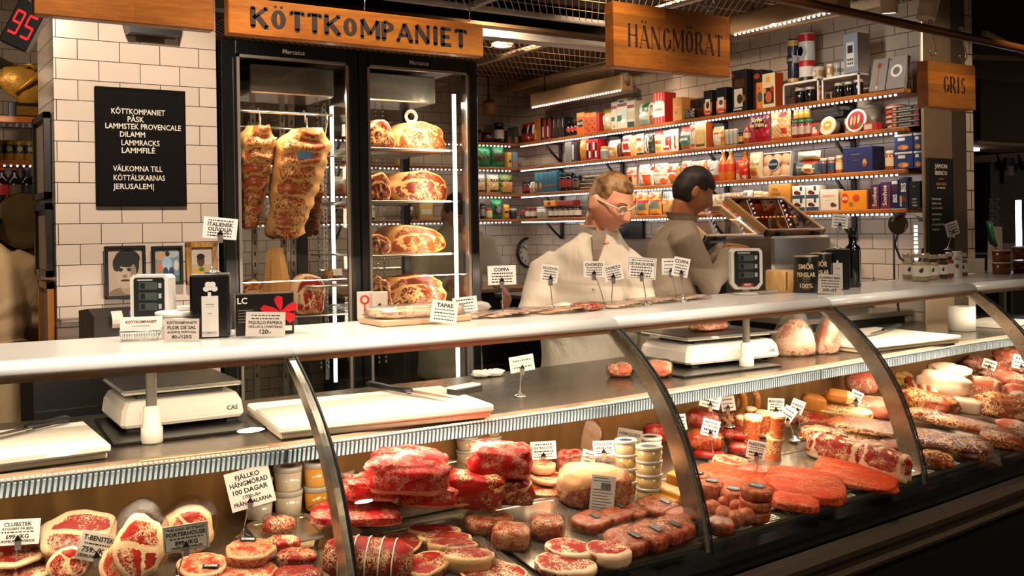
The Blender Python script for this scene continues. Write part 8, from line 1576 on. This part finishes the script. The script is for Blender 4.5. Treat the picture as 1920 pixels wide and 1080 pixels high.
def sign_letters(m,txt,x0,z0,wd,h,y,th,tn,serif,cond=1.0):
 tot=sum(GL[c][0]+.12 for c in txt)-.12;kx=wd/tot;x=x0
 def st(a,b,c,d,w):
  A,B=Vector((a*kx+x,b*h+z0)),Vector((c*kx+x,d*h+z0));n=(B-A);n=Vector((-n.y,n.x)).normalized()*w/2
  m.add([(p.x,y,p.y)for p in(A-n,B-n,B+n,A+n)],[(0,1,2,3)],0)
 def arc(cx,cz,rx,rz,a0,a1,wv,wh):
  n=22;vs=[]
  for i in range(n+1):
   a=R(a0+(a1-a0)*i/n);c_,s_=cos(a),sin(a)
   for q in(0,1):vs.append((x+kx*cx+(kx*rx-q*wv)*c_,y,z0+h*cz+(h*rz-q*wh)*s_))
  m.add(vs,[(2*i,2*i+1,2*i+3,2*i+2)for i in range(n)],0)
 for c in txt:
  adv,g,sf=GL[c];y-=.00002
  if g=='O':arc(.45,.5,.38,.5,0,360,th,tn)
  elif g=='G':arc(.47,.5,.38,.5,40,330,th,tn);st(.80,.1,.80,.46,th*.8);st(.62,.46,.92,.46,tn)
  elif g=='S':arc(.38,.74,.27,.26,20,255,th*.8,tn);arc(.38,.27,.29,.27,-160,85,th*.9,tn)
  else:
   for a,b,c2,d,k in g:st(a,b,c2,d,th if k else tn)
   if c in 'PR':arc(.34,.73,.38,.27,-90,90,th,tn);st(.12,.98,.36,.98,tn);st(.12,.48,.36,.48,tn)
  for a,b in sf:st(a-serif,(.02 if b==0 else.98),a+serif,(.02 if b==0 else.98),tn)
  if c in 'ÖÄ':
   for o in(-.16,.16):m.disc((x+kx*((.45 if c=='Ö' else.46)+o),z0+h*1.16),kx*.075,h*.07,y,0,10)
  if c=='T' and serif:st(.08,.80,.08,.98,tn);st(.72,.80,.72,.98,tn)
  x+=kx*(adv+.12)
def hang_sign(tl,bl,tr,br,Y,txt,tx0,tx1,tz0,tz1,label,th,tn,serif,mat,thick=.035,hooks=(.2,.8)):
 a,b=onY(*tl,Y),onY(*br,Y);x0,x1=a.x,b.x;z1,z0=(onY(*tl,Y).z+onY(*tr,Y).z)/2,(onY(*bl,Y).z+b.z)/2;W,H=x1-x0,z1-z0
 t=T('wooden_sign',label,'sign',(x0,Y,z0));m=MB();m.box((W/2,thick/2,H/2),(W,thick,H),0,.002);m.build('board',mat,t)
 if txt:m=MB();sign_letters(m,txt,W*tx0,H*tz0,W*(tx1-tx0),H*(tz1-tz0),-.0006,th,tn,serif);m.build('lettering',BURN,t)
 m=MB()
 return t,x0,W,z1
PY,PZ=2.3,None
hang_sign((428,-3),(428,66),(907,42),(907,103),2.3,'KÖTTKOMPANIET',.075,.925,.24,.76,'long oak sign reading Köttkompaniet above the fridge',.0135,.0085,.10,OAK)
hang_sign((1150,0),(1150,122),(1370,33),(1370,147),2.3,'HÄNGMÖRAT',.11,.93,.33,.68,'oak sign reading Hängmörat in the middle of the row',.009,.0028,.10,OAKD,.042)
hang_sign((1740,112),(1740,200),(1830,124),(1830,207),2.3,'GRIS',.30,.78,.34,.70,'small oak sign reading Gris hung on two hooks',.010,.0028,.10,OAK,.05)
hang_sign((63,-60),(63,32),(402,-40),(402,52),2.3,'',0,0,0,0,'blank oak board at the upper left edge',0,0,0,OAKD)
# the pipe the signs hang from
pz0,pz1=onY(1490,-2,2.3).z,onY(1915,88,2.3).z;xa,xb=onY(1490,-2,2.3).x,onY(1915,88,2.3).x;sl=(pz1-pz0)/(xb-xa)
t=T('hanging_pipe','long brown pipe below the ceiling carrying the hanging signs','pipe',(0,2.32,0));m=MB();pz=lambda x:pz0+(x-xa)*sl
m.tube([(x,0,pz(x))for x in(-.6,1,2.5,4,6.0)],.017,12);m.build('pipe',M('#6b3f18',.4,.2,coat=.2),t)
m=MB()
for x in(.5,2.35,4.2):m.tube([(x,0,pz(x)),(x,0,3.1)],.005,6)
m.build('suspension_rod',M('#4a3520',.5),t)
HK=steel('hook_steel','#b9b0a2',.2,(1,1,1),.1)
def hook(x,zt,z1,label):
 t=T('meat_hook',label,'hook',(x,2.32,z1));L_=zt-z1;m=MB()
 m.tube([(-.015,0,L_+.02),(-.018,0,L_+.034),(-.004,0,L_+.038),(.004,0,L_+.02),(.008,0,L_*.75),(.022,0,L_*.42),(.024,0,L_*.28),(.014,0,L_*.16),(0,0,L_*.13),(-.014,0,L_*.2),(-.024,0,L_*.32)],.0028,8);m.build('hook',HK,t)
 m=MB();m.tube([(0.002,0,L_*.14),(0,0,.0)],.0018,6);m.build('eye_screw',HK,t)
for x,y1,lb in((1748,113,'left steel hook holding the Gris sign'),(1806,121,'right steel hook holding the Gris sign')):
 p=onY(x,y1,2.32);hook(p.x,pz(p.x),p.z,lb)
for x,y1,lb in((1190,6,'steel hook over the left half of the Hängmörat sign'),(1330,27,'steel hook over the right half of the Hängmörat sign'),(500,3,'wire hook over the left end of the Köttkompaniet sign'),(683,18,'wire hook over the middle of the Köttkompaniet sign'),(880,39,'wire hook over the right end of the Köttkompaniet sign'),(230,-50,'wire hook over the blank oak board')):
 p=onY(x,y1,2.32);hook(p.x,pz(p.x),p.z-.002,lb)
# ceiling spotlights in view
def lamp(px,py,z,r,l,aim,label,mat,on=True):
 p=onZ(px,py,z);a=Vector(aim).normalized();t=T('ceiling_spotlight',label,'light',p,0,None,a.to_track_quat('-Z','Y').to_euler());m=MB()
 m.lathe([(r*.94,-l/2+.006),(r,-l/2),(r,l/2-.01),(r*.8,l/2)],24);m.build('lamp_body',mat,t)
 if on:m=MB();m.lathe([(.0001,-l/2+.002),(r*.9,-l/2+.002),(r*.9,-l/2+.004)],24);m.build('lamp_lens',M('#fff0d8',emit=6),t)
 m=MB();q=a.to_track_quat('-Z','Y').to_matrix().inverted()@Vector((0,0,2.66-z+.3));m.tube([(0,0,l*.3),tuple(q)],.008,8);m.build('stem',M('#2a2520',.5),t)
LAMPW=M('#b9a184',.4)
p=onY(1667,4,2.6);
lamp(1667,2,2.42,.035,.1,(.1,.1,-1),'white cylinder spotlight glowing at the top edge, left of its twin',LAMPW)
lamp(1741,12,2.42,.04,.11,(-.25,.1,-1),'dull white cylinder spotlight in front of the steel column',LAMPW,False)
lamp(1281,149,2.5,.055,.12,(.5,-.2,-.8),'black track spotlight below the Hängmörat sign',M('#1c140e',.4),False)
lamp(1172,148,2.48,.03,.09,(.3,.2,-.9),'clear glass track spotlight left of the Hängmörat sign',M('#8c7c68',.2,coat=.6),False)
lamp(917,200,2.45,.05,.09,(.3,.3,-1),'beige box spotlight in the corner beside the fridge',M('#a5814f',.5),False)
# ---------------------------------------------------------------- the tiled pillar and what hangs on it
PYF=4.198
a,b=onY(176,163,PYF),onY(348,387,PYF);W,H=b.x-a.x,a.z-onY(180,388,PYF).z
t=T('letter_board','black grooved letter board with white lettering on the tiled pillar','letter board',(a.x,PYF,b.z));m=MB()
m.box((W/2,-.012,H/2),(W,.024,H),0,.002);
for i in range(70):m.box((W/2,-.0248,H*(.03+.94*i/70)),(W*.95,.0014,H*.006),1)
m.build('felt_board',[M('#0d0b0a',.8,spec=.15),M('#1c1815',.8,spec=.15)],t)
m=MB();WL=M('#f1e8da',.45)
for s,xc,yp,al in(('KÖTTKOMPANIET',257,216,'c'),('PÅSK',252,230,'c'),('LAMMSTEK PROVENCALE',267,244,'c'),('DILAMM',246,258,'c'),('LAMMRACKS',261,274,'c'),('LAMMFILÉ',257,288,'c'),('VÄLKOMNA TILL',256,322,'c'),('KÖTTÄLSKARNAS',259,339,'c'),('JERUSALEM|',248,355,'c')):
 p=onY(xc,yp,PYF);wpx={'KÖTTKOMPANIET':100,'PÅSK':31,'LAMMSTEK PROVENCALE':141,'DILAMM':47,'LAMMRACKS':71,'LAMMFILÉ':62,'VÄLKOMNA TILL':92,'KÖTTÄLSKARNAS':96,'JERUSALEM|':76}[s]
 vs,fs,q0,q1=text_geo(s,.012,1.0);hh=.0225;ww=onY(xc+wpx/2,yp,PYF).x-onY(xc-wpx/2,yp,PYF).x;k=hh/.73
 m.add([(p.x-a.x-ww/2+(v[0]-q0)*ww/(q1-q0),-.027,p.z-b.z+v[1]*k)for v in vs],fs,0)
m.build('lettering',WL,t)
# red figure display above, mostly hidden by the blank board
a=onY(238,20,4.1);b=onY(344,68,4.1);t=T('figure_display','black display with red figures peeking out below the blank oak board','display',((a.x+b.x)/2,4.1,b.z));W=b.x-a.x;m=MB();m.prism([(-W*.44,0),(W*.44,0),(W*.5,.05),(W*.5,.16),(-W*.5,.16),(-W*.5,.05)],0,.09);m.build('case',BLACK,t)
m=MB();m.quad(-W*.38,.025,W*.38,.14,-.001,0)
for x in(-.22,.20):
 for c,d in(((x*W,.035),(.2*W,.014)),((x*W,.125),(.2*W,.014)),((x*W,.08),(.2*W,.014)),((x*W+.09*W,.08),(.03*W,.08))):m.quad(c[0]-d[0]/2,c[1]-d[1]/2,c[0]+d[0]/2,c[1]+d[1]/2,-.002,1)
m.build('red_figures',[M('#3a0608',.3),M('#ff2440',emit=2.2)],t);m=MB();m.box((0,.095,.03),(W*.5,.02,.1));m.build('wall_mount',M('#6b5a4a',.5),t)
# framed pictures leaning on a ledge against the pillar
t=T('pillar_ledge','narrow steel ledge on the pillar under the framed pictures','ledge',(.9,4.15,0));m=MB();m.box((.02,.0,onY(300,545,PYF).z-.095),(.62,.10,.012),0,.002);m.build('ledge',STEEL,t)
def frame(x0,y0,x1,y1,mat,fw,art,label):
 a,b=onY(x0,y0,4.17),onY(x1,y1,4.17);W,H=b.x-a.x,a.z-b.z;t=T('framed_picture',label,'picture',(a.x+W/2,4.165,b.z),0,None,(R(-3),0,0));m=MB();f=fw*W
 for c,d in(((0,f/2),(W,f)),((0,H-f/2),(W,f)),((-W/2+f/2,H/2),(f,H)),((W/2-f/2,H/2),(f,H))):m.box((c[0],-.008,c[1]),(d[0],.02,d[1]),0,.002)
 m.build('frame',mat,t);mats=[];m=MB()
 for i,(k,cx,cz,rx,rz,c)in enumerate(art):
  mt=M(c,.5,var=.06)
  if mt not in mats:mats.append(mt)
  j=mats.index(mt);y=-.003-.00025*i
  if k=='r':m.quad((cx-rx)*W,(cz-rz)*H,(cx+rx)*W,(cz+rz)*H,y,j)
  else:m.disc((cx*W,cz*H),rx*W,rz*H,y,j,26)
 m.build('print',mats,t);return t
frame(195,462,273,558,BLACK,.08,[('r',0,.5,.44,.46,'#c2ac94'),('o',.02,.1,.42,.12,'#8a7460'),('o',.08,.22,.2,.14,'#b09880'),('o',.0,.52,.245,.33,'#c9b29a'),('o',.06,.76,.31,.17,'#1a1512'),('o',-.2,.66,.1,.14,'#1a1512'),('o',.26,.66,.09,.2,'#1c1714'),('r',-.02,.66,.19,.03,'#1a1512'),('o',-.11,.56,.07,.02,'#2a211b'),('o',.1,.56,.07,.02,'#2a211b'),('o',-.11,.535,.045,.016,'#16110e'),('o',.1,.535,.045,.016,'#16110e'),('o',-.01,.43,.05,.03,'#8f7a66'),('o',0,.35,.11,.018,'#4a332a'),('o',.2,.45,.07,.2,'#96806c')],'black framed portrait print of a dark haired man, leftmost of the three')
frame(283,462,342,533,BLACK,.10,[('r',0,.5,.42,.44,'#7f98a8'),('o',-.2,.75,.2,.12,'#c9a27c'),('o',.2,.8,.2,.1,'#b9c2c4'),('r',0,.14,.42,.1,'#4f7a5a'),('o',.0,.55,.16,.2,'#a9c4d8'),('o',.02,.8,.07,.07,'#2a1c16'),('o',-.05,.3,.09,.16,'#2a3a58'),('o',.14,.3,.09,.16,'#2a3a58'),('o',-.25,.45,.1,.14,'#c87a4a'),('o',.3,.5,.08,.14,'#d8cdb8')],'black framed sports photo, middle of the three pictures')
frame(347,455,407,532,wood('gilt','#8a5a1c','#d8a04a',3,2,.3,.3),.17,[('r',0,.5,.36,.38,'#cdbfae'),('r',0,.3,.36,.18,'#b9a890'),('o',.0,.22,.3,.2,'#e0a024'),('r',.0,.14,.3,.05,'#d89a20'),('o',.0,.36,.09,.05,'#2f7a3a'),('o',-.02,.56,.12,.14,'#5a301c'),('o',-.02,.66,.13,.07,'#17100c'),('o',.14,.25,.04,.03,'#2f7a3a')],'gilt framed photo of a player in a yellow shirt, rightmost of the three')
# till behind the scale display
a=onY(163,624,3.3);b=onY(262,573,3.3);t=T('till','dark till with a curled receipt behind the counter at left','till',((a.x+b.x)/2,3.3,a.z-.06));W=b.x-a.x;H=b.z-a.z;m=MB();m.prism([(-.12,.0),(.14,.0),(.14,H*.8+.06),(-.02,H+.06),(-.12,H*.75+.06)],-W/2,W/2,0,'yz');m.build('till_body',M('#2a2018',.45),t)
m=MB();m.loft([[(x,-.12+.01*u-.03*sin(u*2.2),H*.95+.06-.05*u)for x in(-W*.2,.0)]for u in(0,.25,.5,.75,1)],0,False,False,False);m.build('receipt',M('#e9dfd0',.7),t);m=MB();m.box((W*.3,-.125,H*.85+.06),(.05,.004,.012));m.build('till_screen',M('#5a6ad8',emit=.8),t)
m=MB();z0=t.location.z;m.box((0,0,-z0/2-.001),(.5,.3,z0-.002));tag(m.build('till_cabinet',M('#17120e',.6),None,t.location),'dark cabinet standing under the till','cabinet')
# pictures seen edge-on on the left side of the pillar
for i,(y0,y1,z0,z1,c,lb)in enumerate(((4.25,4.58,1.35,1.64,'#0f0d0c','black frame seen edge-on on the side of the pillar'),(4.27,4.6,1.66,2.0,'#0f0d0c','black bracket board high on the side of the pillar'),(4.24,4.5,.9,1.33,'#a86a1c','amber wooden frame seen edge-on low on the side of the pillar'))):
 t=T('side_frame',lb,'picture',(.608,(y0+y1)/2,z0));m=MB();f=.025;H=z1-z0;D=y1-y0
 for c_,d in(((0,f/2),(D,f)),((0,H-f/2),(D,f)),((-D/2+f/2,H/2),(f,H)),((D/2-f/2,H/2),(f,H))):m.box((-.012,c_[0],c_[1]),(.024,d[0],d[1]))
 m.build('frame',M(c,.4),t);m=MB();m.box((-.008,0,H/2),(.006,D-f,H-f));m.build('print',M('#9c8a74',.5),t)
# ---------------------------------------------------------------- left passage
t=T('digit_display','tilted black display with a red 95 in the upper left corner','display',onY(45,42,4.0),0,None,(0,R(26),R(-18)));m=MB();m.box((0,.05,0),(.155,.1,.30),0,.006);m.build('case',BLACK,t);m=MB();S_=.042
def seg7(m,ch,cx,s,mi):
 for g in{'9':'abcdfg','5':'acdfg'}[ch]:
  q={'a':(0,1,1,.2),'d':(0,-1,1,.2),'g':(0,0,1,.2),'f':(-.5,.5,.2,1),'b':(.5,.5,.2,1),'c':(.5,-.5,.2,1),'e':(-.5,-.5,.2,1)}[g]
  m.quad(cx+(q[0]-q[2]/2)*s*1.0,(q[1]-q[3]/2)*s*1.55-.015,cx+(q[0]+q[2]/2)*s,(q[1]+q[3]/2)*s*1.55-.015,-.002-.0001*ord(g)/90,mi)
seg7(m,'9',-.034,S_,0);seg7(m,'5',.036,S_,0);m.build('red_digits',M('#ff1c1c',emit=2),t);t.scale=(.64,)*3;m=MB();m.text('SYSTEMAX',0,.122,.016,-.0015,0,.02,fit=.13);m.build('maker_lettering',M('#8a7a66',.5),t)
m=MB();m.box((.05,.08,.3),(.05,.05,.5));m.build('bracket',BLACK,t)
def leftshelf(y,z,x0,x1,label,led=True):
 t=T('passage_shelf',label,'shelf',(x0,y,z-.03));m=MB();m.box(((x1-x0)/2,.1,.015),(x1-x0,.2,.03),0,.003);m.build('board',SWOODX,t)
 if led:m=MB();led_strip(m,(0,.005,-.006),(x1-x0,.005,-.006),.034,.008);m.build('led_strip',LED,t)
 m=MB();m.box((x1-x0-.04,.19,-.12),(.03,.015,.24));m.tube([(x1-x0-.04,.185,-.23),(x1-x0-.04,.1,-.12),(x1-x0-.04,.02,-.01)],.014,6);m.build('bracket',IRON,t)
leftshelf(5.1,onY(60,219,5.1).z,.0,.74,'thick oak shelf carrying the gold bull plaque',False);leftshelf(6.45,onY(40,300,6.45).z,-.4,.84,'oak shelf with a row of cans in the left passage');leftshelf(6.45,onY(40,388,6.45).z,-.4,.84,'oak shelf with cola bottles in the left passage')
z1=onY(60,219,5.1).z;p=onY(48,212,5.15);k=depth(p)/FPX
t=T('bull_plaque','gold relief plaque of a bull head on a black base with a brass plate','plaque',(p.x,5.2,z1+.001));m=MB();m.box((.02,0,14*k),(74*k,.08,28*k),0,.003);m.build('base',M('#0e0c0b',.35,coat=.3),t);m=MB();m.box((.02,-.0415,13*k),(46*k,.002,17*k));m.build('brass_plate',M('#b98a3a',.3,.8),t)
m=MB();pts=[(-48,42),(-34,66),(-8,70),(22,68),(40,54),(49,38),(46,16),(34,4),(18,-3),(-10,-4),(-14,8),(-32,18)];n=len(pts)
def up_(x,z):return.02*nz((x*8,z*8,0),2,3)
rings=[]
for s in(1,.85,.6,.3):rings.append([(px_*k*s,-.02-.035*(1-s*s)+.012*nz((px_*s*.06,pz_*s*.06,1),1,2),(32+(pz_-32)*s+28)*k)for px_,pz_ in pts])
m.loft([[(a,.0,c)for a,b,c in rings[0]]]+rings,0,True,True);m.build('relief',M('#d09a3a',.4,.35,sc=90,bump=.8,var=.35),t)
m=MB();m.tube([(26*k,-.05,84*k),(10*k,-.058,70*k),(-8*k,-.056,54*k),(-18*k,-.05,46*k)],[.026,.024,.017,.010],10,flat=.7);m.tube([(30*k,-.05,90*k),(38*k,-.05,96*k),(34*k,-.05,104*k)],[.012,.01,.003],8);m.tube([(20*k,-.05,92*k),(8*k,-.05,100*k),(-2*k,-.05,98*k)],[.012,.009,.003],8);m.build('bull_head',M('#d09a3a',.4,.35,sc=90,bump=.8,var=.35),t)
for i in range(4):
 p=onY(-8+19.5*i+6,297,6.5);product('can',.058,.115,.06,'#b5852e','r0,.35,1,.8:#2a3a4c;o.5,.58,.25,.14:#c9b27a','drink_can',f'{nth(i, 4)} of four gold and navy drink cans in the left passage','can',(p.x,6.52,onY(40,300,6.45).z+.001),0)
for i,(x,c,cap,lab,lb)in enumerate(((5,'#2a0d08','#d83a24','#c4201c','cola bottle with a red label at the left edge'),(29,'#1c120d','#8a3a24','#6a5238','brown bottle with a tan label in the left passage'),(53,'#100d0b','#d2301f','#15110f','dark bottle with a red cap in the left passage'))):
 p=onY(x,388,6.5);product('bottle',.095,.235,.09,c,f'r0:{cap};r0:{lab}','soda_bottle',lb,'bottle',(p.x,6.53,onY(40,388,6.45).z+.001),0)
p=onY(46,415,5.4);k=depth(p)/FPX;t=T('meat_slicer','large round steel slicer disc behind the worker at left','slicer',(p.x,5.4,0));m=MB();m.lathe([(.0001,-.014),(52*k,-.012),(54*k,0),(50*k,.01),(.0001,.012)],40,0,(0,0,p.z),False,ax='y');m.box((0,.06,(p.z-.05)/2),(.24,.1,p.z-.05));m.build('disc',steel('disc_steel','#7a6440',.4,(3,3,3),.3),t)
m=MB();m.box((.16,-.04,p.z-.03),(.10,.02,.44),0,.004);m.build('white_guard',M('#cbbba6',.5),t)
m=MB();m.lathe([(.02,-.036),(.02,-.02)],16,0,(-.12,0,p.z),ax='y');m.build('knob',BLACK,t)
# ---------------------------------------------------------------- right: chalkboard and the kitchen beyond
a,b=onY(1736,296,2.983),onY(1786,474,2.983);W,H=b.x-a.x,a.z-b.z+.03
t=T('chalkboard','tall black chalkboard lettered jamon iberico on the steel column','chalkboard',(a.x,2.983,b.z-.03));m=MB();m.box((W/2,-.006,H/2),(W,.012,H),0,.001);m.build('board',M('#100e0d',.7),t)
m=MB();CH,CO=M('#e6dfd4',.7),M('#c98a52',.7);y=-.0125
for s,f,h,fit,mi in(('JAMON',.90,.055,.62,0),('IBERICO',.835,.05,.68,0),('de bellota',.79,.02,.35,1),('ALBA REAL',.735,.032,.66,1),('60 månader',.70,.025,.55,0)):m.text(s,W*.5,H*f,H*h*.8,y,mi,.012,fit=W*fit)
rnd=random.Random(7)
for s,f in(('Utskuren på',.59),('ekollon som',.545),('på stora ekar i',.50),('Extremadura',.44),('Lagrad tyst',.39),('på hög höjd mer',.34),('än fyra år',.29)):m.text(s,W*.12,H*f,H*.022,y,0,.008,fit=W*.7,al='l')
m.build('chalk_lettering',[CH,CO],t)
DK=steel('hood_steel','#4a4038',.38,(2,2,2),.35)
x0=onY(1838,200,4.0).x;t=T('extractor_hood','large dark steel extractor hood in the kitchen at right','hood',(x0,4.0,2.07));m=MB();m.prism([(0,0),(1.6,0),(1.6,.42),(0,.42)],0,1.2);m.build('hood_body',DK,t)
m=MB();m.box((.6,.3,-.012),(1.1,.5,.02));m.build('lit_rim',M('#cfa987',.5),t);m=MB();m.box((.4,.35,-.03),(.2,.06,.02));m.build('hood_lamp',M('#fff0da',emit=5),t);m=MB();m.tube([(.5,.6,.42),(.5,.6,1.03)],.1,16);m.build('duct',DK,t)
slab('wall_kitchen',(4.9,5.2,0),(11,5.3,3.1),steel('kitchen_wall_steel','#6a5c4e',.35,(2,2,2),.3))
x0=onY(1842,400,4.9).x;t=T('kitchen_cabinet','dark steel cooling cabinet standing in the kitchen at right','cabinet',(x0,4.85,0));m=MB();m.box((1.0,.17,1.0),(2.0,.33,2.0),0,.01);m.build('body',DK,t);m=MB();m.box((.06,-.01,1.2),(.12,.03,1.6));m.build('door_post',BLACK,t);m=MB();m.box((1.0,-.005,1.52),(1.9,.01,.02));m.build('gap',BLACK,t)
for x,s,lb in((1876,'a','dark bird decoration hanging in the kitchen, left of the blue card'),(1915,'b','dark bird decoration hanging in the kitchen, right of the blue card')):
 p=onY(x,316,4.83);m=MB();m.tube([(.05,0,.09),(.03,0,.06),(.0,0,.0),(-.03,0,.02),(-.08,0,.12)],[.012,.015,.04,.03,.004],10,flat=.6);tag(m.build('bird_ornament',M('#16110e',.5),None,(p.x,4.81,p.z)),lb,'ornament')
p=onY(1894,320,4.83);m=MB();m.box((0,0,0),(.17,.006,.22),0);m.quad(-.06,-.04,.06,.04,-.004,1);m.quad(-.055,-.03,-.01,.03,-.0045,2);tag(m.build('blue_card',[M('#2a3a48',.5),M('#c9c4ba',.5),M('#a8322a',.5)],None,(p.x,4.84,p.z)),'blue card with a white and red field on the kitchen cabinet','card')
p=onY(1888,398,4.7);m=MB();k=depth(p)/FPX
rings=[[(x*k+.006*sin(z*.4+x*.2),.012*sin(x*.9),-z*k)for x in range(-18,19,3)]for z in range(-28,29,4)];m.loft(rings,0,False,True,False)
nt=NT('checked_cloth');co=nt.coord((1,1,1),False);ck=nt.n('ShaderNodeTexBrick');ck.offset=0;sp=nt.n('ShaderNodeSeparateXYZ');cb=nt.n('ShaderNodeCombineXYZ');nt.l(co,sp.inputs[0]);nt.l(sp.outputs[0],cb.inputs[0]);nt.l(sp.outputs[2],cb.inputs[1]);nt.l(cb.outputs[0],ck.inputs[0])
for q,v in(('Scale',1),('Brick Width',.022),('Row Height',.022),('Mortar Size',.003)):ck.inputs[q].default_value=v
ck.inputs['Color1'].default_value=ck.inputs['Color2'].default_value=lin('#6d665e');ck.inputs['Mortar'].default_value=lin('#c2b9ad')
t=tag(m.build('checked_towel',nt.done(nt.bsdf(ck.outputs[0],.8)),None,(p.x,4.80,p.z)),'checked towel hanging on the kitchen cabinet at right','towel')
p=onY(1910,425,3.6);m=MB();m.tube([(0,0,-.17),(0,0,.17)],.018,12);tag(m.build('light_tube',M('#cfe4ff',emit=7),None,(p.x,3.6,p.z)),'upright blue white light tube glowing at the right edge','light')
p=onY(1910,480,3.6);t=T('tube_stand','dark cabinet below the glowing light tube','cabinet',(p.x+.1,3.75,0));m=MB();zz=onY(1910,425,3.6).z-.175;m.box((0,0,zz/2),(.7,.5,zz),0,.01);m.build('body',M('#1a1511',.5),t)
# frosted tub, green-handled brush, carton of spatulas behind the jars
p=onY(1866,470,3.35);k=depth(p)/FPX;t=T('spatula_holder','pale plastic holder with green handled tools right of the chalkboard','holder',(p.x,3.35,p.z-.13));m=MB();m.prism([(-.05,0),(.05,0),(.04,.27),(-.035,.27)],-.02,.02);m.build('holder',M('#b9ac9c',.3,coat=.3),t)
m=MB();m.tube([(-.11,-.03,.30),(-.07,-.03,.2),(-.04,-.03,.16)],[.016,.013,.010],8);m.tube([(.02,-.03,.10),(.05,-.03,.04),(.10,-.03,-.03)],[.010,.012,.012],8);m.build('green_handle',M('#1f7a4c',.35,coat=.3),t)
t2=T('prep_stand','steel stand under the spatula holder','stand',(p.x+.12,3.4,0));zz=p.z-.131;m=MB();m.box((0,0,zz-.01),(.5,.3,.02));m.box((.2,.1,zz/2-.01),(.03,.03,zz-.02));m.box((-.2,.1,zz/2-.01),(.03,.03,zz-.02));m.build('stand',STEEL,t2)
p=onY(1885,470,3.5);t=T('clear_tub','clear plastic tub beside the spatula holder','tub',(p.x-.02,3.48,zz+.001));m=MB();m.lathe([(.06,0),(.075,.16),(.085,.165)],20);m.build('tub',film('clear_plastic','#d9d2c8',.25,1.2,10),t)
